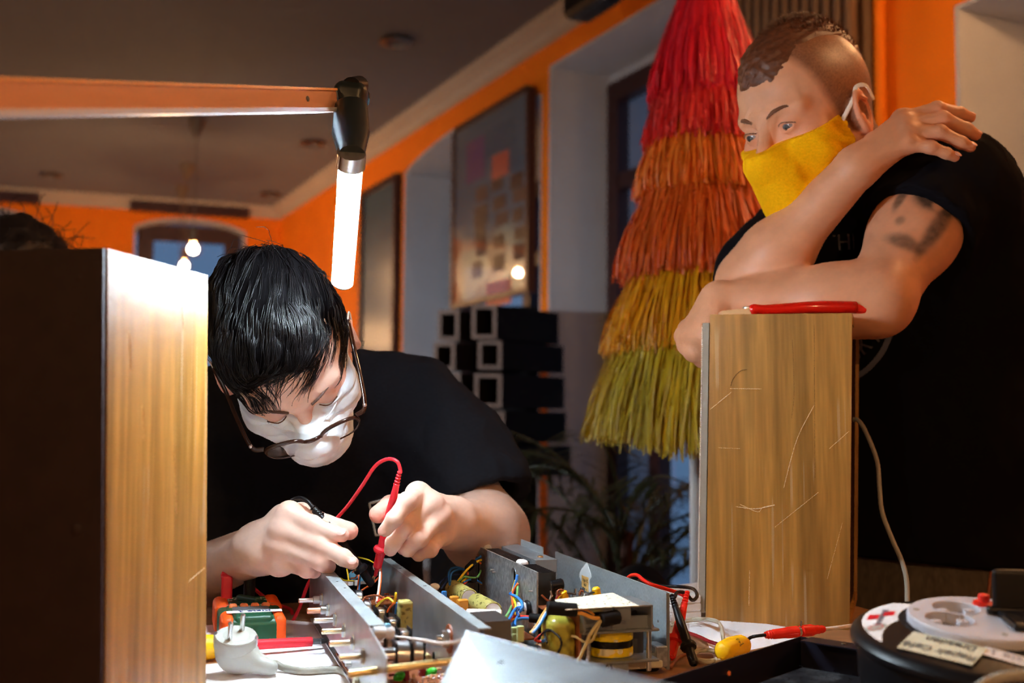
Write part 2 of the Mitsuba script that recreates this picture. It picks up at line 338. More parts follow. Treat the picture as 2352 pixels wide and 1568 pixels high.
mat('fibre_paper', proc(lambda p, n, uv: mix(C(226, 222, 200), C(150, 146, 120), smoothstep(.78, .84, noise(p.x * 420, p.y * 420, 0)))), 0.7, 0.2)
mat('label_white', C(236, 236, 238), 0.5, 0.4); mat('label_cream', C(222, 222, 196), 0.6, 0.3); mat('ink', C(16, 16, 22), 0.6, 0.2); mat('ink_blue', C(40, 52, 110), 0.6, 0.2); mat('print_white', C(228, 234, 230), 0.6, 0.2); mat('ink_grey', C(96, 98, 112), 0.6, 0.2); mat('print_red', C(206, 24, 40), 0.5, 0.3)
mat('sticker_tan', C(222, 180, 108), 0.6, 0.3); mat('glue', C(214, 220, 222), 0.5, 0.4)
mat('lamp_arm', C(200, 148, 114), 0.45, metal=0.35); mat('lamp_arm_edge', C(226, 172, 110), 0.4, metal=0.3); mat('lamp_rail', C(196, 200, 206), 0.4, metal=0.4)
mat('lamp_joint', C(22, 34, 38), 0.35, 0.5)
mat('pot', C(70, 40, 28), 0.7, 0.2)
scene['leaf'] = {'type': 'twosided', 'bsdf': {'type': 'principled', 'base_color': rgb(C(38, 48, 26)), 'roughness': 0.5, 'specular': 0.4}}
mat('leaf_bright', C(86, 110, 30), 0.5, 0.3)
mat('radiator_paint', C(112, 86, 66), 0.4, 0.5)
mat('trouser', proc(lambda p, n, uv: mix([.060, .048, .036], [.115, .092, .068], fbm(p.x * 220, p.y * 220, p.z * 60, 2))), 0.9, 0.1)
mat('jeans', C(36, 42, 62), 0.9, 0.1)
mat('tshirt_navy', proc(lambda p, n, uv: mi.Color3f([.0115, .0130, .0175]) * (0.75 + 0.5 * fbm(p.x * 420, p.y * 420, p.z * 420, 2))), 0.9, 0.08, sheen=0.08)
mat('tshirt_black', proc(lambda p, n, uv: mi.Color3f([.0055, .0055, .0075]) * (0.75 + 0.5 * fbm(p.x * 420, p.y * 420, p.z * 420, 2))), 0.95, 0.05)
mat('shirt_print', C(92, 90, 92), 0.9, 0.1)
mat('mask_paper', C(226, 238, 246), 0.75, 0.2, sheen=0.3); mat('mask_elastic', C(232, 226, 216), 0.8, 0.2)
mat('mask_cotton', proc(lambda p, n, uv: mi.Color3f(C(236, 176, 8)) * (0.86 + 0.28 * fbm(p.x * 500, p.y * 500, p.z * 500, 2))), 0.9, 0.1)
mat('skin', vcol(), 0.48, 0.42)
mat('skin_hair', vcol(), 0.55, 0.35)
mat('nail', C(232, 182, 168), 0.28, 0.55)
mat('hair_black', C(12, 10, 12), 0.38, 0.28); mat('hair_base', C(9, 8, 9), 0.9, 0.0); mat('hair_dark', C(24, 18, 16), 0.5, 0.4)
mat('hair_red', proc(lambda p, n, uv: mix([.060, .018, .008], [.16, .050, .020], fbm(p.x * 260, p.y * 120, p.z * 260, 2))), 0.5, 0.4)
mat('brow', C(112, 72, 52), 0.7, 0.2); mat('brow_dark', C(92, 70, 62), 0.7, 0.2)
mat('eye_white', C(138, 118, 114), 0.15, 0.6); mat('iris', C(52, 58, 62), 0.1, 0.6); mat('pupil', C(8, 8, 8), 0.1, 0.6)
mat('acetate', C(46, 24, 16), 0.12, 0.7)
mat('fringe', vcol(), 0.45, 0.4)
mat('poster', proc(lambda p, n, uv: mix(mix([.17, .20, .16], [.07, .05, .04], smoothstep(.50, .60, fbm(p.y * 5.5, p.z * 5.5, 2.0, 2))), [.05, .09, .13], smoothstep(2.05, 2.2, p.z + .2 * noise(p.y * 4, p.z * 4, 0)))), 0.3, 0.5)
mat('sketch_brown', C(88, 58, 46), 0.6, 0.2); mat('poster_red', C(176, 78, 58), 0.5, 0.3); mat('poster_purple', C(92, 44, 96), 0.5, 0.3); mat('poster_blue', C(38, 70, 92), 0.5, 0.3); mat('board_blue', proc(lambda p, n, uv: mix([.03, .06, .085], [.075, .12, .155], fbm(p.y * 2, p.z * 1.4, 0, 2))), 0.35, 0.5)
scene['pane'] = {'type': 'thindielectric', 'int_ior': 1.5}
scene['lens'] = {'type': 'thindielectric', 'int_ior': 1.5}
scene['bulb_glass'] = {'type': 'thindielectric', 'int_ior': 1.45}
mat('bulb_dark', C(120, 100, 78), 0.5, 0.3)
# ------------------------------------------------------------------ the room
ZC = 3.0
WC = np.array([-2.2397, 10.3634]); WD = np.array([0.43726, -0.899335]); WN = np.array([0.899335, 0.43726])
BD = np.array([-0.94287, -0.33316]); BN = np.array([-0.33316, 0.94287])
def W(s, n, z): q = WC + s * WD + n * WN; return np.array([q[0], q[1], z])
def B(s, n, z): q = WC + s * BD + n * BN; return np.array([q[0], q[1], z])
def hit(px, py, o2, n2):
    q = ray(px, py); o = np.array([*o2]); t = ((o - CAM[:2]) @ n2) / (q[:2] @ n2); return CAM + q * t
def WS(px, py, n=0.0):
    """(s, z) on the wall plane n seen at a pixel."""
    p = hit(px, py, WC + n * WN, WN); return (p[:2] - WC) @ WD, p[2]
def WNs(px, py, s):
    """(n, z) on the plane across the wall at s."""
    p = hit(px, py, WC + s * WD, WD); return (p[:2] - WC) @ WN, p[2]
def BS(px, py, n=0.0):
    p = hit(px, py, WC + n * BN, BN); return (p[:2] - WC) @ BD, p[2]
def slab(fn, s0, s1, n0, n1, z0, z1, c=0.0):
    return hull([fn(s, n, z) for s in (s0, s1) for n in (n0, n1) for z in (z0, z1)])
SE = 12.6   # end of the right wall behind the viewer
# floor, ceiling
cor = [W(-.4, .5, 0), W(SE, .5, 0), W(SE, -8.5, 0), B(8.6, .4, 0)]
corn = np.array(cor)
struct('floor', prism(corn, [0, 0, -0.1]), 'floor_wood')
struct('ceiling', prism(corn + [0, 0, ZC], [0, 0, 0.12]), 'ceiling_paint')
struct('wall_rear', slab(W, SE - .02, SE + .12, -8.5, .5, 0, ZC), 'white_paint')
pL0, pL1 = B(8.5, 0, 0)[:2], W(SE, -8.4, 0)[:2]; ld = nrm(pL1 - pL0); lnv = np.array([-ld[1], ld[0]]) * -1
struct('wall_left', prism([[*pL0, 0], [*pL1, 0], [*pL1, ZC], [*pL0, ZC]], [lnv[0] * .12, lnv[1] * .12, 0]), 'white_paint')

# right wall with its niches: (far edge pixel, near edge s, top pixel row at the far edge)
sA, zA = WS(930, 395); sB, _ = WS(1243, 500)          # niche with the window
_, zA2 = WS(1072, 288)
s2, z2 = WS(1262, 152); s2b = WS(1640, 12)[0]       # niche with the door
s3, z3 = WS(2192, 14)                                 # niche at the right edge
DEP = 0.42; D2 = WNs(1392, 170, s2)[0]
def piece(s0, s1, z0, z1, m='orange_paint', n1=None): return slab(W, s0, s1, 0, n1 or .6, z0, z1)
segs = [piece(-.3, sA, 0, ZC), piece(sB, s2, 0, ZC), piece(s2b, s3, 0, ZC), piece(s3 + 1.35, SE, 0, ZC)]
segs += [piece(s2, s2b, z2, ZC), piece(s3, s3 + 1.35, z3, ZC)]
# arched lintel over the window niche
sa = np.linspace(sA, sB, 13); arch = zA + (zA2 + .03 - zA) * np.sin(np.pi * np.clip((sa - sA) / (sB - sA), 0, 1)) ** .8
segs += [hull([W(s, n, z) for i in (k, k + 1) for s, z in ((sa[i], arch[i]), (sa[i], ZC)) for n in (0, .6)]) for k in range(12)]
wall_r = struct('wall_right', cat(segs), 'orange_paint', smooth=False)
t = .012   # plaster of the reveals and soffits
rev = [slab(W, sA, sA + t, 0, .6, 0, zA), slab(W, sB - t, sB, 0, .6, 0, zA),
       slab(W, s2, s2 + t, 0, .6, 0, z2), slab(W, s2b - t, s2b, 0, .6, 0, z2), slab(W, s2, s2b, 0, .6, z2 - t, z2),
       slab(W, s3, s3 + t, 0, .9, 0, z3), slab(W, s3 + 1.35 - t, s3 + 1.35, 0, .9, 0, z3), slab(W, s3, s3 + 1.35, 0, .9, z3 - t, z3)]
rev += [hull([W(s, n, z) for i in (k, k + 1) for s, z in ((sa[i], arch[i] - t), (sa[i], arch[i])) for n in (0, .6)]) for k in range(12)]
for r in rev: part(wall_r, 'niche_plaster', r, 'white_paint')
part(wall_r, 'niche_end', slab(W, s3, s3 + 1.35, .62, .70, 0, z3), 'white_paint')

def window(name, fn, s0, s1, n, z0, z1, fr=.09, cross=None, rail=None, top=None, d=.07, sash=True):
    """Frame of four members, bars and panes between the n-planes n and n+d."""
    lab = numbered(name); labels[lab] = {'kind': 'structure'}
    a, b = min(s0, s1), max(s0, s1)
    for lo, hi, za, zb in ((a, a + fr, z0, z1), (b - fr, b, z0, z1), (a + fr, b - fr, z1 - fr, z1), (a + fr, b - fr, z0, z0 + fr)):
        part(lab, 'window_frame', slab(fn, lo, hi, n, n + d, za, zb), 'dark_wood', False)
    zs = [z0 + fr] + ([rail] if rail else []) + [z1 - fr]; ss = [a + fr] + ([cross] if cross else []) + [b - fr]
    if rail: part(lab, 'rail', slab(fn, a + fr, b - fr, n + .005, n + d, rail - .04, rail + .04), 'dark_wood', False)
    if cross: part(lab, 'mullion', slab(fn, cross - .045, cross + .045, n, n + d, z0 + fr, z1 - fr), 'dark_wood', False)
    for i in range(len(ss) - 1):
        for j in range(len(zs) - 1):
            q0, q1, y0, y1 = ss[i], ss[i + 1], zs[j], zs[j + 1]; m = trimesh.Trimesh([fn(q0, n + d * .5, y0), fn(q1, n + d * .5, y0), fn(q1, n + d * .5, y1), fn(q0, n + d * .5, y1)], [[0, 1, 2], [0, 2, 3]])
            part(lab, 'pane', m, 'pane', False)
    return lab
# window in the first niche, door in the second
window('window_1', W, sA + t, sB - t, DEP, .9, 2.42, .10, cross=(sA + sB) / 2, rail=1.95)
part('wall_right', 'niche_back', slab(W, sA, sB, DEP, DEP + .1, 0, .9), 'white_paint')
part('wall_right', 'niche_back', hull([W(s, n, z) for s in (sA, sB) for n in (DEP + .005, DEP + .1) for z in (2.41, zA2 + .12)]), 'white_paint')
zD = WNs(1392, 198, s2)[1]
dm = lambda px, py: WS(px, py, D2)
window('door_1', W, s2 + t, s2b - t, D2, 0.0, zD, .10, cross=dm(1500, 300)[0], rail=dm(1450, 405)[1])
part('wall_right', 'niche_back', slab(W, s2, s2b, D2 + .01, D2 + .1, zD, z2), 'white_paint')

# back wall with two windows
bw1 = (BS(565, 560)[0], BS(307, 560)[0]); bw2 = (BS(86, 560)[0], BS(-190, 560)[0]); zb1 = BS(430, 500)[1]; zb2 = BS(20, 475)[1]
def bpiece(s0, s1, z0, z1): return slab(B, s0, s1, 0, .5, z0, z1)
bs = [bpiece(-.4, bw1[0], 0, ZC), bpiece(bw1[1], bw2[0], 0, ZC), bpiece(bw2[1], 8.6, 0, ZC)]
def barch(w, z):
    ss = np.linspace(w[0], w[1], 9); a = z - .10 + .10 * np.sin(np.pi * (ss - w[0]) / (w[1] - w[0])) ** .7; out, pl = [], []
    for k in range(8):
        out.append(hull([B(s, n, q) for i in (k, k + 1) for s, q in ((ss[i], a[i]), (ss[i], ZC)) for n in (0, .5)]))
        pl.append(hull([B(s, n, q) for i in (k, k + 1) for s, q in ((ss[i], a[i] - .012), (ss[i], a[i])) for n in (0, .5)]))
    return out, pl
o1, p1 = barch(bw1, zb1); o2, p2 = barch(bw2, zb2)
bs += o1 + o2 + [bpiece(*bw1, 0, .85), bpiece(*bw2, 0, .85)]
wb = struct('wall_back', cat(bs), 'orange_paint', smooth=False)
for w, pl in ((bw1, p1), (bw2, p2)):
    part(wb, 'reveal_plaster', cat(pl + [slab(B, w[0], w[0] + .012, 0, .5, .85, zb1 - .1), slab(B, w[1] - .012, w[1], 0, .5, .85, zb1 - .1), slab(B, w[0], w[1], 0, .5, .83, .862)]), 'white_paint')
zt1 = BS(430, 520, .22)[1]
window('window_2', B, bw1[0] + .03, bw1[1] - .03, .22, .86, zt1, .15, rail=1.78)
window('window_3', B, bw2[0] + .03, bw2[1] - .03, .22, .86, zt1, .15, rail=1.78)
for (xa, ya, xb, yb) in ((300, 470, 572, 488), (-160, 440, 90, 452)):
    s0, z0 = BS(xa, ya, -.10); s1, z1 = BS(xb, yb, -.10); zc_ = (z0 + z1) / 2
    solo('curtain_rail', slab(B, s0, s1, -.10, .0, zc_ - .045, zc_ + .045), 'dark_wood', 'dark wooden curtain rail box above the window behind the pendant bulbs' if xa > 0 else 'dark wooden curtain rail box cut by the left edge of the picture', 'curtain rail', smooth=False)
# cornice
def cove(fn, s0, s1):
    prof = [(0, ZC), (0, ZC - .11), (-.03, ZC - .10), (-.045, ZC - .06), (-.09, ZC - .035), (-.10, ZC)]
    return cat([hull([fn(s, n, z) for s in (s0, s1) for n, z in (prof[0], prof[i], prof[i + 1])]) for i in range(1, 5)])
struct('trim_1', cove(W, 0, SE), 'cornice_paint', 20); struct('trim_2', cove(B, 0, 8.5), 'cornice_paint', 20)
struct('baseboard_right', cat([slab(W, a, b, -.02, 0, 0, .12) for a, b in ((0, sA), (sB, s2), (s2b, s3))]), 'dark_wood', False)

# display boards on the right wall
s0, zt = WS(1066, 300); s1, zt1_ = WS(1234, 222); _, zb_ = WS(1100, 690)
k = thing('notice_board', 'tall glazed notice board with pale sheet and brown sketches above the dark crates', 'notice board')
part(k, 'backing', slab(W, s0, s1, -.05, -.02, zb_, (zt + zt1_) / 2), 'poster', False)
e = .03
for a, b, z0, z1 in ((s0 - e, s0, zb_ - e, zt1_ + e), (s1, s1 + e, zb_ - e, zt1_ + e), (s0, s1, zb_ - e, zb_), (s0, s1, (zt + zt1_) / 2, (zt + zt1_) / 2 + e)):
    part(k, 'frame', slab(W, a, b, -.065, -.02, z0, z1), 'dark_wood', False)
gm = trimesh.Trimesh([W(s0, -.062, zb_), W(s1, -.062, zb_), W(s1, -.062, zt), W(s0, -.062, zt)], [[0, 1, 2], [0, 2, 3]]); part(k, 'glass', gm, 'pane', False)
def sheet(px0, py0, px1, py1, m, n=-.053):
    a, za = WS(px0, py0, n); b, zb = WS(px1, py1, n); return slab(W, a, b, n, n + .003, zb, za)
part(k, 'red_card', sheet(1117, 652, 1173, 695, 0), 'poster_red', False, 'reddish card')
part(k, 'purple_print', sheet(1072, 330, 1112, 405, 0), 'poster_purple', False); part(k, 'blue_print', sheet(1112, 305, 1180, 330, 0), 'poster_blue', False); part(k, 'pink_print', sheet(1130, 360, 1168, 398, 0), 'poster_red', False)
RB = np.random.default_rng(5)
for r in range(5):
    for c in range(3):
        x = 1090 + c * 44 + RB.uniform(-6, 6); y = 430 + r * 42 - c * 16 + RB.uniform(-6, 6)
        if x < 1210: part(k, 'sketch', sheet(x, y, x + RB.uniform(20, 32), y + RB.uniform(18, 34), 0), 'dark_wood' if (r + c) % 3 else 'sketch_brown', False)
s0, zt = WS(846, 455); s1, zt1_ = WS(919, 412)
k = thing('display_panel', 'tall blue-grey glazed panel on the orange wall behind the lit lamp', 'panel')
part(k, 'panel', slab(W, s0, s1, -.03, 0, .5, zt), 'board_blue', False)
for a, b, z0, z1 in ((s0 - .04, s0, .46, zt + .04), (s1, s1 + .04, .46, zt + .04), (s0, s1, zt, zt + .04), (s0, s1, .46, .5)): part(k, 'frame', slab(W, a, b, -.05, 0, z0, z1), 'dark_wood', False)

# ceiling fittings
for x, y in ((910, 90), (118, 399), (716, 325), (620, 444)):
    p = PZ(x, y, ZC); solo('ceiling_spot', lathe([(0, 0), (.05, 0), (.085, -.006), (.09, -.02), (.06, -.025), (.055, -.012), (0, -.012)], 20, p), 'dark_steel',
        {910: 'small round recessed spot in the dark ceiling, nearest the viewer', 118: 'small round ceiling spot near the orange wall, leftmost', 716: 'small round ceiling spot just left of the lit lamp bar', 620: 'small round ceiling spot, closest to the back wall'}[x], 'ceiling light', 'round spots in the ceiling')
bulb_list = []
def pendant(top, zb, label, r=.055, emit=1.0):
    k = thing('pendant_bulb', label, 'pendant light', 'bare pendant bulbs on cords')
    part(k, 'ceiling_rose', lathe([(0, 0), (.055, 0), (.05, -.03), (.018, -.11), (.006, -.12), (0, -.12)], 20, top), 'bulb_dark')
    b = np.array([top[0], top[1], zb])
    part(k, 'cord', rod(b + [0, 0, .13], top + np.array([0, 0, -.11]), .004, 6), 'bulb_dark')
    part(k, 'socket', lathe([(0, .155), (.012, .15), (.024, .12), (.026, .06), (.022, .045), (0, .045)], 16, b), 'bulb_dark')
    th = np.linspace(0.42, np.pi, 14); prof = [(r * np.sin(a), r * np.cos(a)) for a in th]
    gl = lathe([(.021, .06)] + prof, 20, b); part(k, 'glass', gl, 'bulb_glass')
    core = trimesh.creation.icosphere(2, r * .55); core.apply_translation(b)
    kk = f'{k}__filament'; scene[kk] = mikit.ply(core, 'bulb_dark', smooth=True, emitter={'type': 'area', 'radiance': rgb(WARM * BULB_POWER * emit)})
    return k
def below(px, py, pb):
    top = PZ(px, py, ZC); q = ray(px, pb); return top, CAM[2] + q[2] * top[1] / q[1]
t1, zb_1 = below(452, 275, 572); pendant(t1, zb_1, 'glowing pendant bulb with greenish glass in front of the far window', .058, 2.6)
t2, zb_2 = below(430, 378, 610); pendant(t2, zb_2, 'glowing pendant bulb half hidden behind the left wooden box', .055, 2.6)
t3 = PZ(418, 428, ZC); pendant(t3, 1.75, 'pendant bulb farthest away, hanging from the rearmost ceiling rose', .055, 2.6)
# the same pendants over the table and the room behind the viewer (outside the frame)
for x, y, z, e, w in ((1.22, 1.45, 2.22, 1.9, 'over the right end of the work table'), (1.22, 2.30, 2.30, 1.7, 'beside the radiator wall'), (-0.9, -0.7, 1.70, 1.9, 'behind the viewer to the left'), (0.7, -1.0, 1.70, 3.2, 'farthest behind the viewer'), (-3.4, 3.6, 2.0, 2.2, 'beside the left wall'), (-5.2, 6.6, 2.0, 2.6, 'far back in the left corner')):
    pendant(np.array([x, y, ZC]), z, 'bare pendant bulb hanging ' + w, .055, e)
s0, z0 = WS(1335, 20, -.3); p = W(s0, -.3, z0)
k = thing('wall_spotlight', 'dark box spotlight under the ceiling at the top edge', 'spotlight')
R = frame([0, 0, 1], [*WD, 0])
part(k, 'housing', tf(box(.30, .14, .14, .02), R, p + [0.05, 0, .06]), 'black_plastic'); part(k, 'rim', tf(box(.31, .012, .02, .004), R, p + [0.05, -.06, 0]), 'nickel'); part(k, 'bracket', rod(p + [0.05, 0, .1], p + [0.05, 0, ZC - p[2]], .012), 'black_plastic')

# radiator
k = thing('radiator', 'tall brown column radiator on the orange wall behind the person with the yellow mask', 'radiator')
sR0, zR = WS(1712, 42, -.08); sR1, _ = WS(1988, 60, -.08); nt = 12
for i in range(nt):
    s = sR0 + (sR1 - sR0) * (i + .5) / nt
    for n in (-.05, -.12): part(k, 'column', sweep(catmull([W(s, n, .25), W(s, n, 1.2), W(s, n, zR - .03), W(s, n * .9, zR)], 3), .019, 8), 'radiator_paint')
part(k, 'header', slab(W, sR0, sR1, -.13, -.04, .22, .29), 'radiator_paint'); part(k, 'header', slab(W, sR0, sR1, -.12, -.05, zR - .10, zR - .05), 'radiator_paint')
solo('heating_pipe', sweep([W(WS(2018, 300, -.05)[0], -.04, 0), W(WS(2018, 300, -.05)[0], -.04, ZC)], .018, 10), 'orange_paint', 'orange painted heating pipe beside the radiator', 'pipe')
# crate shelves below the notice board: (left, top, right, bottom) pixels of each opening
CR = [(1006, 712, 1054, 782), (1084, 700, 1140, 778), (996, 786, 1045, 850), (1098, 782, 1152, 848), (1000, 856, 1057, 930), (1090, 858, 1152, 936), (1108, 944, 1158, 1018), (1120, 1026, 1168, 1100)]
crl = ['top left', 'top right with the grey rim', 'second row left', 'second row right', 'third row left', 'third row right', 'fourth row', 'lowest of all']
for (x0, y0, x1, y1), nm in zip(CR, crl):
    d = 4.6 + (y0 % 3) * .03; a, b = P(x0, y0, d), P(x1, y1, d); w, h = b[0] - a[0], a[2] - b[2]; DPc = .34; tt = .016
    k = thing('wine_crate', f'dark open crate with pale rim below the notice board, {nm}', 'crate', 'dark crates stacked as shelves')
    dirv = np.array([.93, .36, 0]); R3 = np.stack([[1, 0, 0], [.0, 1, 0], [0, 0, 1]], 1)
    def wall_(lo, hi): return bx(lo, hi)
    o = np.array([a[0], d, b[2]])
    back = np.array([.28, DPc, 0])
    def q(x, z): return o + [x, 0, z]
    for nm2, (xa, xb, za, zb) in {'side': (0, tt, 0, h), 'side_': (w - tt, w, 0, h), 'top': (0, w, h - tt, h), 'bottom': (0, w, 0, tt)}.items():
        part(k, nm2.strip('_'), prism([q(xa, za), q(xb, za), q(xb, zb), q(xa, zb)], back), 'black_wood', False)
        part(k, 'rim', prism([q(xa, za) - [0, .004, 0], q(xb, za) - [0, .004, 0], q(xb, zb) - [0, .004, 0], q(xa, zb) - [0, .004, 0]], [0, .0035, 0]), 'crate_edge', False)
    part(k, 'back', prism([q(0, 0) + back, q(w, 0) + back, q(w, h) + back, q(0, h) + back], [0, .012, 0]), 'black_wood', False)
k = thing('crate_cupboard', 'dark cupboard carrying the crates beside the orange door post', 'cupboard')
def cupb(name, pa, pb, yb, d0, d1):
    x0, x1, zt_ = P(pa, yb, d0)[0], P(pb, yb, d0)[0], P(pa, yb, d0)[2]; part(k, name, bx([x0, d0, 0], [x1, d1, zt_], .004), 'black_wood', False)
cupb('back', 1080, 1238, 702, 5.07, 5.4); cupb('plinth', 990, 1062, 936, 4.62, 5.05); cupb('plinth', 1104, 1200, 1106, 4.62, 5.05)
# ------------------------------------------------------------------ table (turned like the amplifier that stands on it)
def UV(u, v, z): return np.array([.95797 * u - .28686 * v, .28686 * u + .95797 * v, z])
k = thing('work_table', 'brown wooden work table under the amplifier and papers', 'table')
part(k, 'tabletop', prism([UV(*q, TABLE) for q in ((-.75, .30), (.857, .30), (.857, 1.47), (-.75, 1.47))], [0, 0, -.028]), 'table_wood', False)
for u, v in ((-.68, .36), (.79, .36), (.79, 1.40), (-.68, 1.40)): part(k, 'leg', tf(bx([-.028, -.028, 0], [.028, .028, TABLE - .028], .004), np.stack([UV(1, 0, 0), UV(0, 1, 0), [0, 0, 1]], 1), UV(u, v, 0)), 'table_wood')
# ------------------------------------------------------------------ loudspeaker boxes
def prism8(bot, top): return hull(list(bot) + list(top))
def speaker(name, label, p0b, p1b, p0t, p1t, depth_vec, side_m, extra):
    """p0 -> p1: lower and upper edge of the veneered side panel; depth_vec: away across the box."""
    k = thing(name, label, 'loudspeaker')
    p0b, p1b, p0t, p1t, dv = map(np.asarray, (p0b, p1b, p0t, p1t, depth_vec))
    th = nrm(dv) * .012
    # side panels, top, bottom
    for off in (0 * th, dv - th):
        m = prism([p0b + off, p1b + off, p1t + off, p0t + off], th); part(k, 'side_panel', m, 'veneer', False)
    up = nrm(p0t - p0b) * .012
    part(k, 'top_panel', prism([p0t + th, p1t + th, p1t + dv - th, p0t + dv - th], -up), 'veneer', False)
    part(k, 'bottom_panel', prism([p0b + th, p1b + th, p1b + dv - th, p0b + dv - th], up), 'veneer', False)
    return k
# right box: veneered side to the viewer, grille to the left
b0, b1 = PZ(1620.5, 1424), PZ(1951, 1447); t0, t1 = P(1631, 722, b0[1]), P(1957, 719, b1[1])
ax = nrm(b1 - b0); dv = np.array([-ax[1], ax[0], 0]); dv = dv / np.linalg.norm(dv) * .235
spk = speaker('loudspeaker', 'scratched veneered wooden speaker box standing under the red pliers', b0, b1, t0, t1, dv, 'veneer', None)
g = -ax * .010
part(spk, 'front_baffle', prism([b0 + g * .2 + dv * .06, t0 + g * .2 + dv * .06, t0 + g * .2 + dv * .94, b0 + g * .2 + dv * .94], ax * .012), 'black_wood', False)
o_ = nrm(t0 - b0)
part(spk, 'grille', prism([b0 + g + dv * .02 + o_ * .008, t0 + g + dv * .02 - o_ * .010, t0 + g + dv * .98 - o_ * .010, b0 + g + dv * .98 + o_ * .008], ax * .008), 'grille_cloth', False)
# woven edge of the grille: a row of pale stitches
nn = 150; st = [trimesh.creation.icosphere(0, .0011) for _ in range(1)][0]; ms = []
for i in range(nn):
    q = b0 + g * 1.02 + dv * .018 + o_ * (.012 + (np.linalg.norm(t0 - b0) - .026) * i / (nn - 1)); s = st.copy(); s.apply_translation(q); ms.append(s)
part(spk, 'woven_edge', cat(ms), 'grille_dot', kind='stuff', label='pale woven edge of the grille cloth')
part(spk, 'rear_panel', prism([b1 + dv * .06 - ax * .004, t1 + dv * .06 - ax * .004, t1 + dv * .94 - ax * .004, b1 + dv * .94 - ax * .004], -ax * .006), 'hardboard', False)
fn_ = -nrm(dv)
def scr(pts, w, m='scratch'):
    """A scratch on the right box's side, given by pixels."""
    n2 = np.array([dv[0], dv[1]]) / np.linalg.norm(dv[:2]); q = [hit(x, y, b0[:2], n2) + fn_ * .0002 for x, y in pts]
    part(spk, 'scratch', sweep(catmull(q, 4), w * .55, 4, flat=(1, .35)), m)
for pts, w, m in [([(1690, 1163), (1735, 1168), (1779, 1160)], .0006, 'scratch'), ([(1700, 1158), (1740, 1175), (1752, 1165), (1779, 1159)], .0005, 'scratch'), ([(1870, 930), (1830, 1010), (1800, 1120)], .0004, 'scratch'), ([(1676, 892), (1748, 893)], .0004, 'scratch'),
                  ([(1679, 886), (1684, 870), (1700, 852), (1716, 848)], .0007, 'scratch_dark'), ([(1631, 940), (1680, 900)], .0004, 'scratch'), ([(1905, 1030), (1950, 990)], .0004, 'scratch'), ([(1820, 780), (1824, 900), (1818, 960)], .0003, 'scratch_dark'), ([(1870, 745), (1872, 1100)], .0003, 'scratch_dark'),
                  ([(1780, 1210), (1830, 1170), (1880, 1130)], .0003, 'scratch'), ([(1650, 1028), (1700, 1030)], .0003, 'scratch'), ([(1900, 1330), (1935, 1200)], .0003, 'scratch'), ([(1720, 1390), (1722, 1310)], .0004, 'scratch')]: scr(pts, w, m)

# left box: rear panel towards the viewer, veneered side to the right
n0t, f0t = P(248, 571, .81), P(477, 632, .96)
n0b = P(243, 1568, .81); f0b = P(473, 1568, .96)
def down(t, b): d = b - t; return t + d * ((TABLE - t[2]) / d[2])
n0b, f0b = down(n0t, n0b), down(f0t, f0b)
ax = nrm((f0b - n0b) * [1, 1, 0]); dvl = np.array([-ax[1], ax[0], 0]); dvl = dvl / np.linalg.norm(dvl) * .235
spl = speaker('loudspeaker', 'veneered wooden speaker box with dark rear panel in the left foreground', n0b, f0b, n0t, f0t, dvl, 'veneer', None)
back = prism([n0b + dvl * .004 - ax * .001, n0t + dvl * .004 - ax * .001, n0t + dvl * .996 - ax * .001, n0b + dvl * .996 - ax * .001], -ax * .004)
part(spl, 'rear_panel', back, 'hardboard', False, 'dark brown hardboard back')
part(spl, 'front_baffle', prism([f0b + dvl * .06 + ax * .002, f0t + dvl * .06 + ax * .002, f0t + dvl * .94 + ax * .002, f0b + dvl * .94 + ax * .002], ax * .008), 'grille_cloth', False)
for px, py in ((185, 637), (176, 1216)):
    n2 = ax[:2]; q = hit(px, py, (n0b - ax * .005)[:2], n2)
    part(spl, 'screw', lathe([(0, 0), (.0052, 0), (.0050, .0012), (.003, .0022), (0, .0024)], 16, q, -ax), 'hardboard', label='sunk screw of the rear panel')
for pts, w in [([(300, 850), (296, 760)], .0004), ([(433, 1335), (470, 1303)], .0004), ([(330, 1010), (326, 930)], .0003), ([(420, 760), (418, 700)], .0003), ([(405, 1180), (400, 1020)], .0003)]:
    n2 = nrm(dvl)[:2]; q = [hit(x, y, n0b[:2], n2) - nrm(dvl) * .0002 for x, y in pts]
    part(spl, 'scratch', sweep(catmull(q, 4), w, 4, flat=(1, .35)), 'scratch')

# pliers lying on the right box
zt = (t0[2] + t1[2]) / 2
k = thing('pliers', 'pliers with translucent red handles lying on the right wooden box', 'pliers')
d0 = (b0[1] + b1[1]) / 2 + .035
def PT(px, py, d=None): return P(px, py, d or d0)
tipz = lambda px: t0[2] + (t1[2] - t0[2]) * 0
L = PT(1655, 714); Rr = PT(1985, 706)
def plat(px, dz, dy=0.0): q = PT(px, 720); return np.array([q[0], q[1] + dy, zt + dz])
jaw = hull([plat(1654, .0005, -.012), plat(1654, .0005, .012), plat(1654, .0055, -.012), plat(1654, .0055, .012), plat(1722, .0005, -.010), plat(1722, .0005, .010), plat(1722, .0095, -.010), plat(1722, .0095, .010)])
part(k, 'jaw', jaw, 'chrome', False); part(k, 'pivot', lathe([(0, 0), (.006, 0), (.006, .002), (.0045, .003), (0, .003)], 16, plat(1716, .009)), 'nickel')
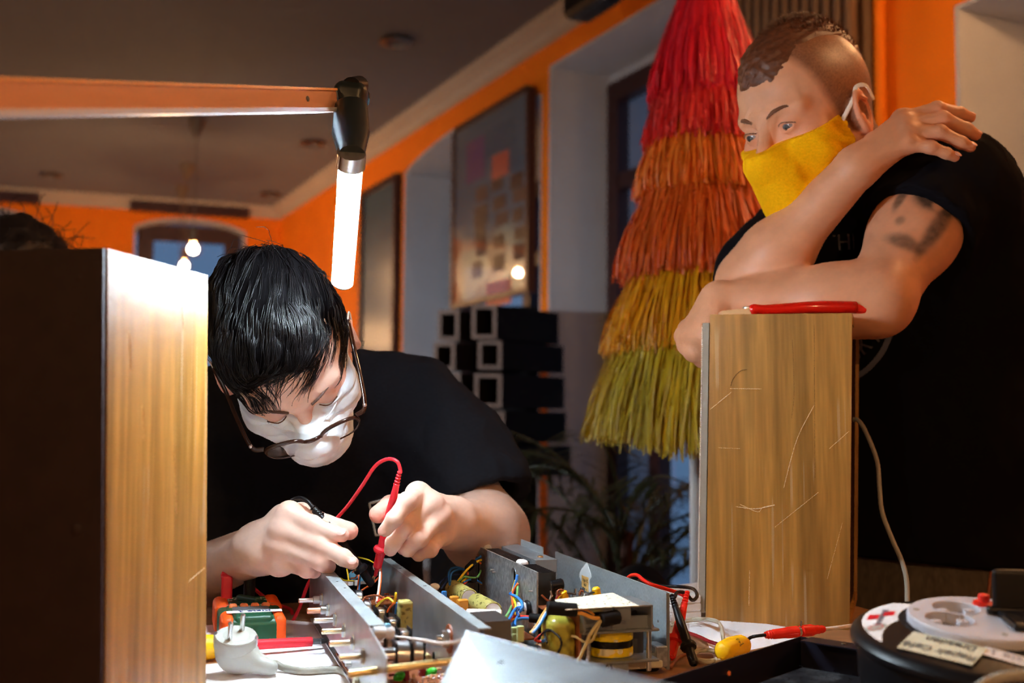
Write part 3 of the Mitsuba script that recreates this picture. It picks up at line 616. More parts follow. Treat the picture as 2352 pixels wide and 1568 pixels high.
for dy, z0_ in ((-.012, .0), (.014, 0)):
    pts = [plat(1722, .0065, dy * .4), plat(1735, .0082, dy * .8), plat(1755, .0075, dy), plat(1800, .0085, dy * 1.4), plat(1850, .0100, dy * 1.7), plat(1900, .0105, dy * 1.7), plat(1955, .0105, dy * 1.5)]
    part(k, 'handle', sweep(catmull(pts, 6), np.interp(np.linspace(0, 1, 37), [0, .06, .12, .2, .5, .8, 1], [.0035, .0072, .0072, .0056, .0066, .0078, .0074]), 14), 'amber_red', True)
    part(k, 'handle_tip', sweep(catmull([plat(1950, .0095, dy * 1.5), plat(1968, .0085, dy * 1.4), plat(1986, .0075, dy * 1.3)], 5), np.interp(np.linspace(0, 1, 11), [0, .7, 1], [.0062, .0060, .0035]), 12), 'bright_red', True)
# ------------------------------------------------------------------ work light on a jointed arm
k = thing('work_lamp', 'bright white LED bar lamp on a coppery arm hanging over the table', 'lamp')
# arm: a box-section rail, its end nearer on the left
aL, aR = P(-60, 221, 0.62), P(757, 229, 1.06)
adir = nrm(aR - aL); side = nrm(np.cross(adir, [0, 0, 1])); upv = np.cross(side, adir); upv = upv / np.linalg.norm(upv)
hL = np.linalg.norm(P(-60, 190, .62) - P(-60, 250, .62)) * .5 ; hR = np.linalg.norm(P(757, 207, 1.06) - P(757, 247, 1.06)) * .5
h = (hL + hR) / 2; aE = aL - adir * .35
c = [aE - upv * h, aR - upv * h, aR + upv * h, aE + upv * h]
w = side * .016
part(k, 'arm', prism([q - w / 2 for q in c], w), 'lamp_arm', False)
part(k, 'arm_lip', prism([aE + upv * h - w * .62, aR + upv * h - w * .62, aR + upv * (h + .0022) - w * .62, aE + upv * (h + .0022) - w * .62], w * 1.24), 'lamp_arm_edge', False)
part(k, 'under_rail', prism([aE - upv * (h + .004) - w * .9, aR - upv * (h + .004) - w * .9, aR - upv * h - w * .9, aE - upv * h - w * .9], w * 1.8), 'lamp_rail', False)
q = P(690, 226, 1.0); q = aL + adir * ((P(690, 226, 1.0) - aL) @ adir)
part(k, 'rivet', lathe([(0, 0), (.0028, 0), (.0024, .001), (0, .0012)], 14, q - side * .0 + (w * -.5 if (side[1] > 0) else w * .5), -side if side[1] > 0 else side), 'dark_steel')
# joint
J = P(805, 235, 1.08)
part(k, 'joint', tf(rbox(.034, .032, .030, .010), frame([0.1, 0, 1]), P(806, 225, 1.08)), 'lamp_joint', True)
part(k, 'joint_hinge', rod(P(768, 222, 1.07), P(842, 226, 1.09), .0095, 18), 'lamp_joint'); part(k, 'thumb_knob', rod(P(806, 200, 1.07), P(826, 196, 1.10), .010, 16), 'black_plastic')
tB, bB = P(805, 385, 1.00), P(786, 648, 1.125); bd = nrm(bB - tB)
sL = P(806, 245, 1.06)
part(k, 'stem', sweep([sL, sL + (tB - sL) * .45, tB - bd * .016], [.0165, .0185, .0125], 16, flat=(1, .75), up=[1, 0, 0]), 'lamp_joint', 40)
part(k, 'stem_collar', sweep([tB - bd * .018, tB - bd * .001], [.0135, .0135], 16, flat=(1, .8), up=[1, 0, 0]), 'chrome', 40)
L_ = np.linalg.norm(bB - tB); hx = nrm(np.cross(bd, [0, 1, 0.])); toward = np.cross(hx, bd); toward = toward if toward[1] < 0 else -toward
rw = .0115
# luminous diffuser (towards the viewer and down), dark housing behind it
th = np.linspace(-2.75, 2.75, 19); prof = np.stack([rw * np.sin(th), rw * .8 * np.cos(th)], 1)
v = np.vstack([tB + bd * z + prof[:, :1] * hx + prof[:, 1:] * toward for z in (0, L_)]); n = len(prof)
f = np.array([[[i, i + 1, n + i + 1], [i, n + i + 1, n + i]] for i in range(n - 1)]).reshape(-1, 3)
m = trimesh.Trimesh(v, f, process=False)
if (m.face_normals[n - 1] @ toward) < 0: m.invert()
scene[f'{k}__light_bar'] = mikit.ply(m, 'white_plastic', smooth=True, emitter={'type': 'area', 'radiance': rgb(LED * LED_POWER)})
labels[f'{k}__light_bar'] = {'label': 'glowing white LED bar'}
ho = [tB + bd * z + x * hx - y * toward for z in (-.001, L_ + .001) for x, y in ((-.0042, .0070), (.0042, .0070), (-.0050, .0125), (.0050, .0125))]
part(k, 'housing', hull(ho), 'lamp_joint', False); part(k, 'end_cap', sweep([bB, bB + bd * .004], [rw * .9, rw * .8], 14, flat=(1, .8), up=hx), 'white_plastic', 40)
# a second work light on a neighbouring table, outside the frame to the left
k = thing('work_lamp', 'white work lamp with a flat shade on the neighbouring table at the left', 'lamp')
LO = np.array([-2.75, 2.5, 1.42]); lf = nrm([2.75, 5.3, -.05]); lx = nrm(np.cross(lf, [0, 0, 1])); lu = np.cross(lx, lf)
part(k, 'shade', prism([LO + lx * .22 - lf * .03 + lu * .03, LO - lx * .22 - lf * .03 + lu * .03, LO - lx * .22 + lf * .11 + lu * .028, LO + lx * .22 + lf * .11 + lu * .028], lu * .006), 'lamp_rail', False)
part(k, 'shade', prism([LO + lx * .22 - lf * .03 + lu * .03, LO - lx * .22 - lf * .03 + lu * .03, LO - lx * .22 - lf * .03 - lu * .03, LO + lx * .22 - lf * .03 - lu * .03], -lf * .006), 'lamp_rail', False)
th = np.linspace(-1.5, 1.5, 11); pr2 = [lf * .02 * math.cos(a) + lu * .02 * math.sin(a) for a in th]
m = trimesh.Trimesh(np.vstack([[LO + lx * .2 + q for q in pr2], [LO - lx * .2 + q for q in pr2]]), np.array([[[i, i + 1, 12 + i], [i, 12 + i, 11 + i]] for i in range(10)]).reshape(-1, 3), process=False)
if m.face_normals[9] @ lf < 0: m.invert()
scene[f'{k}__light_bar'] = mikit.ply(m, 'white_plastic', smooth=True, emitter={'type': 'area', 'radiance': rgb(LED * SECOND_LAMP)})
part(k, 'pole', rod([*(LO - lf * .05)[:2], .75], LO - lf * .036, .012), 'lamp_joint'); part(k, 'base', rod([*(LO - lf * .05)[:2], .75], [*(LO - lf * .05)[:2], .765], .09, 24), 'lamp_joint')
k = thing('side_table', 'wooden neighbouring table at the left, outside the picture', 'table'); part(k, 'tabletop', bx([-3.5, 2.0, .72], [-2.3, 2.9, .75], .003), 'table_wood')
for x in (-3.42, -2.38):
    for y in (2.08, 2.82): part(k, 'leg', bx([x - .025, y - .025, 0], [x + .025, y + .025, .72], .003), 'table_wood')
# ------------------------------------------------------------------ opened amplifier
AUx = np.array([.95797, .28686, 0]); AVx = np.array([-.28686, .95797, 0]); AZx = np.array([0, 0, 1.0])
AR = np.stack([AUx, AVx, AZx], 1)
def A(u, v, z): return AUx * u + AVx * v + np.array([0, 0, TABLE + z])
def AZ(px, py, z): return PZ(px, py, TABLE + z)
def AU(px, py, u):
    q = ray(px, py); return CAM + q * ((u - CAM @ AUx) / (q @ AUx))
def AV(px, py, v):
    q = ray(px, py); return CAM + q * ((v - CAM @ AVx) / (q @ AVx))
def abox(u0, u1, v0, v1, z0, z1, c=0.0):
    m = bx([u0, v0, z0], [u1, v1, z1], c); return tf(m, AR, [0, 0, TABLE])
amp = thing('amplifier', 'opened stereo amplifier chassis with loose wires, heat sinks and transformer on the table', 'amplifier')
def ap(name, m, mt, smooth=35, label=None, kind=None): return part(amp, name, m, mt, smooth, label, kind)
from shapely.geometry import Polygon, Point, box as sbox, LineString
def vz_plate(u, poly, th):
    """Plate in the plane u, from a shapely polygon in (v, z)."""
    R = np.stack([AVx, AZx, AUx], 1); return extr(poly, th, R, A(u, 0, 0))
ZT = .0762
# floor of the chassis, front panel with its lip, inner wall, back panel
ap('chassis_floor', abox(.149, .454, .985, 1.318, .005, .0065), 'zinc', False)
for u, v in ((.17, 1.0), (.17, 1.30), (.44, 1.0), (.44, 1.30)): ap('foot', tf(lathe([(0, 0), (.011, 0), (.012, .005), (0, .005)], 14), AR, A(u, v, 0)), 'black_plastic')
pp = Polygon([(.806, .018), (1.318, .018), (1.318, ZT), (.8873, ZT), (.8860, .0745), (.8223, .0690), (.806, .0675)])
for v, r in ((.845, .0027),): pp = pp.difference(Point(v, .0485).buffer(r))
ap('front_panel', vz_plate(.1470, pp, .0012), 'steel', False, 'smeared bright front plate')
ap('front_lip', abox(.147, .1605, .8873, 1.318, ZT - .0012, ZT, .0003), 'back_panel', False)
ap('front_sill', abox(.147, .1605, .985, 1.318, .018, .0192), 'steel', False)
ap('inner_wall', abox(.2292, .2304, .853, 1.300, .006, ZT), 'steel', False); ap('inner_lip', abox(.2292, .2400, .853, 1.300, ZT - .0012, ZT, .0003), 'back_panel', False)
for v in (1.08, 1.21): ap('lip_hole', tf(lathe([(0, 0), (.0016, 0), (.0016, .0003), (0, .0003)], 10), AR, A(.2345, v, ZT)), 'black_matt'); ap('lip_hole', tf(lathe([(0, 0), (.0014, 0), (.0014, .0003), (0, .0003)], 10), AR, A(.154, v + .05, ZT)), 'black_matt')
rp = Polygon([(.981, .003), (1.3185, .003), (1.3185, ZT), (.981, ZT)])
for v, z in ((1.062, .052), (1.005, .045), (1.09, .052)): rp = rp.difference(Point(v, z).buffer(.0014))
ap('back_panel', vz_plate(.454, rp, .0013), 'back_panel', False); ap('back_lip', abox(.452, .4553, .981, .9822, .003, ZT), 'cover_metal', False)
ap('end_rail', abox(.36, .452, .983, .995, .006, .020, .001), 'cover_metal', False); ap('end_rail', abox(.39, .447, .978, .984, .006, .013, .001), 'label_cream', False)
ap('rail_clamp', abox(.440, .4525, .979, 1.004, .006, .026, .001), 'zinc', False)
def decal(px, py, w, h, m, u=.4538, th=.0003, name='sticker'):
    c = AU(px, py, u); v, z = c @ AVx, c[2] - TABLE; return ap(name, abox(u - th, u, v - w / 2, v + w / 2, z - h / 2, z + h / 2), m, False)
g = AU(1345, 1330, .4536); gv, gz = g @ AVx, g[2] - TABLE
gl = Polygon([(gv + .017 * math.cos(a) * (1 + .25 * math.sin(5 * a + 1)), gz + .018 * math.sin(a) * (1 + .2 * math.sin(4 * a))) for a in np.linspace(0, 2 * math.pi, 28)[:-1]])
ap('glue_smear', vz_plate(.4534, gl.buffer(0), .0005), 'glue', False); decal(1344, 1343, .022, .020, 'sticker_tan', .4533)
for dz, s in ((.004, 'Type 21'), (-.001, '40A'), (-.006, 'Bga 4c')):
    c = AU(1344, 1341, .4529); ap('sticker_print', text(s, .0032, np.stack([-AVx, AZx, -AUx], 1), A(.4530, c @ AVx, c[2] - TABLE + dz), .0001), 'ink', False)

# control shafts with nuts, and the potentiometers behind the panel
SV = [(1.1949, .0478, .0262, 'chrome'), (1.1395, .0462, .0230, 'copper'), (1.0858, .0458, .0224, 'chrome'), (1.0254, .0465, .0220, 'pale_brass'), (.9686, .0468, .0220, 'pale_brass'), (.9130, .0464, .0212, 'pale_brass')]
for i, (v, z, L, m) in enumerate(SV):
    r = .0026 if m != 'copper' else .0031
    ap('control_shaft', rod(A(.1475, v, z), A(.148 - L, v, z), r, 16, .3), m, label='copper-coloured shaft' if m == 'copper' else None)
    if i in (0, 1): ap('bushing', rod(A(.1475, v, z), A(.148 - L * .42, v, z), .0042, 16, .2), 'nickel')
    ap('hex_nut', hexnut(.0062, .0028, A(.1468, v, z), -AUx), 'nickel', 20); ap('washer', rod(A(.1470, v, z), A(.1464, v, z), .0068, 18), 'pale_brass')
    if i >= 2:
        ap('pot_neck', rod(A(.149, v, z), A(.174, v, z), .0062, 18), 'chrome')
        if i == 5:
            ap('pot_drum', rod(A(.173, v, z), A(.1855, v, z), .0112, 26, .12), 'nickel'); ap('pot_drum', rod(A(.187, v, z), A(.1965, v, z), .0104, 26, .1), 'nickel')
        else:
            for u0, u1 in ((.1735, .184), (.1865, .1965)): ap('pot_case', tf(rbox(u1 - u0, .019, .019, .0035), AR, A((u0 + u1) / 2, v, z)), 'nickel', 40)
        for u in (.1735, .1862, .1970): ap('pot_plate', tf(rbox(.0014, .0215, .0215, .0006), AR, A(u, v, z)), 'black_plastic', 30)
    else:
        ap('pot_neck', rod(A(.149, v, z), A(.165, v, z), .0058, 16), 'nickel'); ap('pot_drum', rod(A(.165, v, z), A(.180, v, z), .0095, 20, .15), 'dark_steel'); ap('pot_plate', rod(A(.180, v, z), A(.1815, v, z), .0102, 20), 'black_plastic'); ap('pot_drum', rod(A(.1815, v, z), A(.190, v, z), .0092, 20, .15), 'nickel')
b0_, b1_ = A(.1246, .8454, .0482), A(.2095, .8454, .0540); ap('brass_shaft', rod(b0_, b0_ + (b1_ - b0_) * 1.25, .0029, 18, .3), 'brass', label='long brass shaft through the panel'); ap('bushing', rod(b0_ + (b1_ - b0_) * .98, b0_ + (b1_ - b0_) * 1.3, .0044, 18), 'brass')
c = AU(806, 1524, .147); ap('screw', rod(c, c - AUx * .005, .0022, 12), 'nickel'); ap('grommet', rod(AU(822, 1566, .147) , AU(822, 1566, .147) - AUx * .004, .006, 18, .5), 'label_cream')
for px, py in ((745, 1313), (792, 1350)): q = AZ(px, py, ZT); ap('lip_hole', tf(lathe([(0, 0), (.0013, 0), (.0013, .0003), (0, .0003)], 8), AR, q), 'black_matt')
# pilot lamp in its holder at the end of the lip
q = AU(857, 1447, .1630); v, z = q @ AVx, q[2] - TABLE
ap('lamp_holder', abox(.1595, .1608, v - .007, v + .008, z - .011, z + .009, .0004), 'zinc', False); ap('lamp_holder', abox(.149, .1608, v + .006, v + .0072, z - .011, z + .009), 'zinc', False)
q = AU(878, 1452, .1700); ap('lamp_socket', rod(q - AUx * .008, q + AUx * .003, .0052, 16), 'clear_white'); kq = AU(890, 1452, .176)
ap('pilot_bulb', tf(lathe([(0, .0068), (.003, .0062), (.0056, .0036), (.0064, 0), (.0058, -.004), (.0040, -.0068), (0, -.0072)], 20), frame(AUx + [0, 0, -.1]), kq), 'clear_white', True); ap('bulb_filter', tf(lathe([(0, .0030), (.0040, .0020), (.0042, -.001), (0, -.001)], 14), np.eye(3), kq + [-.001, 0, .0053]), 'blue_cap', True)

# bolt with fibre washer in the inner wall
q = AU(1033, 1466, .2292); ap('fibre_washer', tf(lathe([(0, 0), (.0125, 0), (.0125, .0015), (0, .0015)], 24), frame(-AUx), q), 'wire_brown'); ap('washer', tf(lathe([(0, 0), (.0085, 0), (.0085, .001), (0, .001)], 20), frame(-AUx), q - AUx * .0015), 'nickel')
ap('hex_nut', hexnut(.0078, .0048, q - AUx * .0025, -AUx), 'nickel', 20); ap('bolt', rod(q, q - AUx * .0125, .0038, 16, .25), 'nickel')

# circuit boards
RA = np.random.default_rng(3)
ap('circuit_board', abox(.150, .2285, .832, .984, .011, .0126), 'pcb', False, 'brown circuit board with small parts'); ap('circuit_board', abox(.150, .2285, .99, 1.10, .009, .0106), 'pcb', False)
def resistor(p, d, L=.0065, r=.0013, m='tan_part', up=.004):
    d = nrm(d); a, b = p - d * L / 2 + AZx * up, p + d * L / 2 + AZx * up
    k = ap('resistor', sweep([a, a + d * L * .15, a + d * L * .3, b - d * L * .3, b - d * L * .15, b], [r * .8, r * 1.1, r * .85, r * .85, r * 1.1, r * .8], 8), m)
    for n, e, s in ((0, a, -1), (1, b, 1)): part(k, 'lead', sweep([e, e + d * s * .0025, e + d * s * .003 - AZx * up], .0003, 4), 'solder')
    for t, mm in ((.35, 'dark_red'), (.5, 'ink'), (.64, 'wire_orange')): part(k, 'band', rod(a + d * L * t - d * .0003, a + d * L * t + d * .0003, r * .93, 8), mm)
def bpt(px, py, z=.0126): return AZ(px, py, z)
for px, py in ((900, 1560), (926, 1557), (950, 1562), (975, 1551), (996, 1562), (1010, 1546), (1022, 1560), (962, 1540), (1032, 1545), (905, 1530), (930, 1536), (1015, 1531), (985, 1566), (1002, 1530)):
    resistor(bpt(px, py), AR @ [RA.uniform(-1, 1), RA.uniform(-.6, .6), 0], m='tan_part' if RA.random() < .75 else 'dark_red')
for px, py in ((917, 1553), (990, 1544)):
    q = AZ(px, py, .016); ap('green_capacitor', tf(trimesh.creation.icosphere(2, 1), frame(AR @ [.5, -.6, .35]) @ np.diag([.0036, .0045, .0066]), q), 'green_cap', True)
for px, py in ((933, 1549), (970, 1540)): q = AZ(px, py, .017); ap('film_capacitor', tf(rbox(.0052, .0072, .013, .0012), AR, q), 'maroon_cap', 30)
q = AZ(981, 1510, .02); ap('coil_resistor', sweep([q - AVx * .006, q + AVx * .006], .004, 12), 'wire_cream'); q = AZ(1001, 1506, .022); ap('electrolytic', rod(q - AZx * .009, q + AZx * .004, .0032, 14, .3), 'black_plastic')
for px, py in ((973, 1496), (990, 1500), (965, 1516)): resistor(AZ(px, py, .013), AVx, m='dark_red')
for t in range(26): # small solder ends and wire stubs
    q = A(RA.uniform(.165, .225), RA.uniform(.845, .975), .0126); ap('solder_end', rod(q, q + AR @ [RA.uniform(-.002, .002), RA.uniform(-.002, .002), .003], .0006, 5), 'solder')
# small upright board between the walls, under the probes
ap('circuit_board', abox(.186, .2285, 1.222, 1.2235, .026, .0435), 'pcb', False); ap('circuit_board', abox(.186, .2285, 1.180, 1.224, .0425, .044), 'pcb', False)
def sphere_part(name, q, rad, m, R=np.eye(3)): ap(name, tf(trimesh.creation.icosphere(2, 1), R @ np.diag(rad), q), m, True)
for px, py in ((812, 1321), (832, 1324)): sphere_part('disc_capacitor', AZ(px, py, .053), [.0058, .0028, .0055], 'blue_cap', AR)
for px in (795, 805, 820): q = AZ(px, 1338, .046); ap('terminal_block', tf(rbox(.0065, .005, .0062, .0008), AR, q), 'wire_white', 20)
q = AZ(832, 1336, .046); ap('fuse', rod(q - AUx * .006, q + AUx * .007, .0026, 12), 'silver_cap'); q = AZ(879, 1332, .050); ap('film_capacitor', tf(rbox(.006, .004, .011, .001), AR, q), 'dark_red', 30)
for px, py in ((803, 1318), (776, 1312), (845, 1312), (855, 1318)): q = AZ(px, py, .05); ap('electrolytic', rod(q - AZx * .006, q + AZx * .009, .0028, 12, .2), 'black_plastic')
for t in range(14): resistor(A(RA.uniform(.189, .226), RA.uniform(1.185, 1.22), .044), AR @ [1, RA.uniform(-.4, .4), 0], .0055, .0011, 'wire_brown', .003)

# smoothing capacitors
def can(a, b, r, m, cap, name='smoothing_capacitor'):
    d = nrm(b - a); L = np.linalg.norm(b - a)
    k = ap(name, lathe([(0, .0006), (r * .86, .0006), (r * .9, 0), (r, .001), (r, .0035), (r * .95, .0045), (r * .95, .006), (r, .007), (r, L - .001), (r * .96, L), (0, L)], 28, a, d), m)
    part(k, 'end_disc', lathe([(0, 0), (r * .82, 0), (r * .82, .0006), (0, .0006)], 24, a - d * .0002, d), cap); part(k, 'lead', sweep(catmull([a, a - d * .006, a - d * .009 - AZx * .006], 4), .0006, 6), 'solder')
    return k
can(A(.30, 1.1549, .0500), A(.298, 1.2203, .0500), .0100, 'olive_cap', 'silver_cap'); can(A(.3005, 1.062, .0512), A(.30, 1.1255, .0500), .0098, 'olive_cap', 'silver_cap')
can(AZ(1152, 1418, .046), AZ(1072, 1416, .046), .0080, 'silver_cap', 'silver_cap')
k = ap('shield_box', hull([q for px, py in ((1113, 1428), (1175, 1424)) for b in (AV(px, py, .93),) for q in (b, b + AVx * .05, b - AZx * .035, b - AZx * .035 + AVx * .05)]), 'dark_steel', False)
for px, py, s in ((1043, 1380, .006), (1062, 1390, .007), (1052, 1396, .005)): ap('drop_capacitor', tf(rbox(s * 1.6, s * 1.2, s * 1.8, .0018), AR, AU(px, py, .275)), 'ochre_cap', 40)
ap('disc_capacitor', tf(rbox(.006, .004, .009, .0015), AR, AU(1020, 1366, .27)), 'wire_blue', 40); sphere_part('glass_fuse', AU(998, 1347, .27), [.006, .004, .004], 'clear_white', AR)
ap('circuit_board', abox(.242, .335, 1.03, 1.30, .028, .0296), 'pcb', False); ap('electrolytic', rod(AU(1016, 1352, .30), AU(1003, 1345, .30), .004, 12), 'black_plastic')

# heat-sink plate with its two slots, and the black finned blocks behind it
hp = Polygon([(1.048, .0065), (1.354, .0065), (1.354, .0905), (1.048, .0905)])
for v0 in (1.2745, 1.1268): hp = hp.difference(LineString([(v0, .034), (v0, .076)]).buffer(.0088))
ap('heat_sink_plate', vz_plate(.3415, hp, .0018), 'zinc', False)
for v0 in (1.2745, 1.1268):
    ring = LineString([(v0, .034), (v0, .076)]).buffer(.0092).difference(LineString([(v0, .034), (v0, .076)]).buffer(.0084)); ap('slot_edge', vz_plate(.3409, ring, .003), 'cover_metal', False)
for v0, v1 in ((1.050, 1.118), (1.138, 1.262), (1.286, 1.352)):
    k = ap('finned_block', abox(.3434, .3462, v0, v1, .020, .0895), 'black_fin', False, 'black finned heat sink')
    for v in np.arange(v0 + .0012, v1, .0062): part(k, 'fin', abox(.346, .3625, v - .0011, v + .0011, .020, .0895), 'black_fin', False)
for v in (1.128, 1.274): ap('power_transistor', tf(rbox(.012, .014, .030, .004), AR, A(.351, v, .078)), 'clear_white', 40)
for px, py in ((1066, 1274), (1132, 1310), (1138, 1313), (1223, 1357), (1134, 1308)): q = AU(px, py, .3415); ap('rivet', rod(q, q - AUx * .004, .0011, 8), 'solder')
q = AU(1214, 1397, .3400); ap('grommet', rod(q + AUx * .001, q - AUx * .004, .0085, 18, .3), 'black_plastic'); ap('hex_nut', hexnut(.0072, .008, q - AUx * .003, -AUx), 'clear_white', 20)
ap('tuner_shield', abox(.3745, .4000, 1.155, 1.340, .035, .0885, .0006), 'cover_metal', False, 'pale sheet-metal shield box')
for v in (1.175, 1.31): ap('screw', tf(lathe([(0, 0), (.0034, 0), (.0030, .0015), (0, .0022)], 12), AR, A(.387, v, .0885)), 'pale_brass')
ap('upright_tab', vz_plate(.398, Polygon([(1.20, .05), (1.285, .05), (1.285, .0965), (1.20, .0965)]), .001), 'back_panel', False); ap('upright_tab', vz_plate(.386, Polygon([(1.335, .08), (1.339, .08), (1.339, .103), (1.335, .103)]), .001), 'back_panel', False)

# mains transformer
tl = lambda u, v, z: A(u, v, z)
ap('transformer_plate', abox(.3560, .4330, .955, 1.010, .0175, .0200, .0006), 'cover_metal', False); ap('transformer_plate', abox(.3560, .4330, .955, 1.010, .0455, .0480, .0006), 'cover_metal', False)
for u in (.364, .425):
    ap('threaded_bolt', rod(A(u, .962, .008), A(u, .962, .049), .0024, 12), 'nickel'); ap('bolt_head', tf(lathe([(0, 0), (.0056, 0), (.0056, .0018), (.0042, .003), (0, .003)], 18), AR, A(u, .964, .048)), 'cover_metal')
    for z in np.arange(.010, .045, .0022): ap('thread', tf(lathe([(.0023, 0), (.0028, .0005), (.0023, .001)], 10), AR, A(u, .962, z)), 'nickel') if u < .4 else None
co = [(.0001, .0205), (.0235, .0205), (.0245, .0225), (.0245, .0285), (.0225, .0292)]
ap('coil', tf(lathe([(0, .0205), (.0200, .0205), (.0212, .0215), (.0212, .0285), (.0200, .0290), (0, .0290)], 36), AR @ np.diag([1, .85, 1]), A(.395, .982, 0)), 'coil_tape'); ap('coil_core', tf(lathe([(.019, .0288), (.0206, .0290), (.0206, .0350), (.019, .0352)], 36), AR @ np.diag([1, .85, 1]), A(.395, .982, 0)), 'black_plastic'); ap('coil', tf(lathe([(0, .0350), (.0200, .0350), (.0212, .0358), (.0212, .0440), (.0200, .0455), (0, .0455)], 36), AR @ np.diag([1, .85, 1]), A(.395, .982, 0)), 'coil_tape')
ap('coil', tf(rbox(.027, .036, .050, .010), AR, A(.3425, .985, .0345)), 'lacquer', 40, 'lacquered coil side'); ap('coil_flange', abox(.3555, .3580, .963, 1.015, .010, .062, .0004), 'wire_brown', False); ap('iron_core', abox(.3575, .4300, .985, 1.030, .006, .060, .001), 'dark_steel', False)
ap('bracket', abox(.3560, .3580, .952, 1.005, .048, .0705, .0004), 'cover_metal', False); ap('bracket', abox(.4230, .4250, .952, 1.005, .048, .0705, .0004), 'cover_metal', False); ap('bracket', abox(.3560, .4250, .952, 1.005, .0690, .0710, .0004), 'cover_metal', False); ap('bracket_clip', abox(.384, .401, .9475, .953, .058, .0712, .001), 'cover_metal', False)
ap('bracket', abox(.358, .423, .960, .962, .048, .060, .0003), 'cover_metal', False)
pq = [AZ(1274, 1378, .0718), AZ(1300, 1401, .0718), AZ(1380, 1396, .0718), AZ(1468, 1392, .0718), AZ(1408, 1362, .0745), AZ(1340, 1372, .0722)]
ap('insulation_sheet', prism(pq, [0, 0, .0006]), 'fibre_paper', False, 'speckled cream insulation sheet')
ap('lead_foot', abox(.385, .402, .9548, .960, .004, .0175, .001), 'cover_metal', False)
# terminal strip behind the transformer
ap('circuit_board', abox(.355, .440, 1.035, 1.075, .052, .0535), 'pcb', False); ap('circuit_board', abox(.343, .366, 1.030, 1.062, .056, .0575), 'pcb', False)
q0, q1 = AV(1264, 1346, 1.05), AV(1293, 1340, 1.05); ap('electrolytic', rod(q0, q1, .0056, 18, .2), 'black_plastic', label='black lying capacitor'); ap('capacitor_end', rod(q0 - (q1 - q0) * .02, q0, .0050, 18), 'chrome')
for px, py, r in ((1296, 1372, 16), (1368, 1364, 0)):
    q = AV(px, py, 1.045); ap('yellow_capacitor', rod(q - AZx * .007 + AUx * .003, q + AZx * .007 - AUx * .002 * (r > 0), .0042, 14, .4), 'yellow_plastic')
for t in range(22): q = AV(RA.uniform(1262, 1370), RA.uniform(1362, 1376), 1.05); ap('solder_end', rod(q, q + AR @ [RA.uniform(-.003, .003), 0, RA.uniform(.002, .006)], RA.uniform(.0005, .0012), 6), 'solder')
for t in range(5): q = AU(RA.uniform(1338, 1358), RA.uniform(1353, 1366), .448); ap('solder_end', rod(q, q + AR @ [-.004, RA.uniform(-.002, .003), .002], .0014, 6), 'dark_steel')
# front terminal board with pins
ap('circuit_board', abox(.300, .3555, .985, 1.035, .016, .0176), 'pcb', False); ap('circuit_board', abox(.245, .300, .94, 1.02, .014, .0156), 'pcb', False)
pins = [(1219, 1462), (1225, 1468), (1235, 1478), (1243, 1484), (1251, 1488), (1259, 1492), (1212, 1460), (1228, 1474)]
for px, py in pins: q = AZ(px, py, .0176); ap('pin', rod(q, q + AZx * .008, .0009, 8), 'dark_steel'); ap('solder_end', trimesh.creation.icosphere(1, .0014).apply_translation(q + AZx * .006) or None, 'solder')
for px, py, h in ((1195, 1455, .014), (1183, 1470, .012), (1182, 1455, .012)): ap('film_capacitor', tf(rbox(.0062, .004, h, .001), AR, AU(px, py, .29)), 'pale_green', 30)
for t in range(12): resistor(AZ(1200 + RA.uniform(-18, 60), 1478 + RA.uniform(-2, 28), .0176), AR @ [RA.uniform(.2, 1), RA.uniform(-1, 1), 0], .006, .0012, 'tan_part' if t % 3 else 'wire_red', .0022)

# wiring: pixel paths lying in planes across the amplifier
zA = lambda pts: [(700 + x / 7.127, 1260 + y / 7.127) for x, y in pts]
zD = lambda pts: [(1100 + x / 5.113, 1280 + y / 5.113) for x, y in pts]
zE = lambda pts: [(900 + x / 3.095, 1200 + y / 3.095) for x, y in pts]
def wire(pts, m, u0, u1=None, r=.00085, label=None):
    us = np.linspace(u0, u0 if u1 is None else u1, len(pts)); ap('wire', tube([AU(x, y, u) for (x, y), u in zip(pts, us)], r, 7, 6), m, True, label)
wire(zA([(1230, 265), (1150, 240), (1040, 180), (900, 145), (840, 135)][::-1]), 'wire_yellow', .21)
wire(zA([(580, 480), (640, 512), (720, 524), (800, 528)]), 'wire_yellow', .186); wire(zA([(690, 330), (705, 420), (718, 510)]), 'wire_yellow', .19)
wire(zA([(905, 440), (895, 600), (868, 790)]), 'wire_blue', .19, .185); wire(zA([(885, 430), (872, 600), (850, 780)]), 'wire_orange', .189, .184)
wire(zA([(1222, 295), (1232, 420), (1205, 680), (1170, 880)]), 'wire_white', .214, .195, .0012); wire(zA([(1242, 295), (1252, 420), (1225, 680), (1185, 880)]), 'wire_orange', .216, .197, .0010)
wire(zA([(1215, 465), (1120, 560), (960, 660), (820, 735)]), 'wire_orange', .215, .185, .0011); wire(zA([(780, 385), (830, 350), (868, 390), (830, 470), (760, 480)]), 'wire_orange', .195, .19, .0008)
wire(zA([(940, 860), (1000, 790), (1120, 765), (1240, 775), (1350, 840)]), 'wire_brown', .18, .2, .001); wire(zA([(1110, 1040), (1200, 910), (1290, 830), (1380, 810), (1450, 880)]), 'wire_yellow', .188, .2, .0012)
wire(zA([(1450, 880), (1490, 800), (1490, 720), (1480, 860), (1470, 880)]), 'wire_yellow', .203, .203, .0011); wire(zA([(1345, 1040), (1400, 950), (1460, 890)]), 'wire_orange', .195, .2, .001)
wire(zA([(1480, 1060), (1490, 960), (1515, 880)]), 'wire_blue', .2, .2, .001); wire(zA([(1505, 1050), (1540, 930), (1570, 870)]), 'wire_green', .202, .202, .001); wire(zA([(1180, 870), (1250, 830), (1370, 820)]), 'wire_red', .19, .2, .0009)
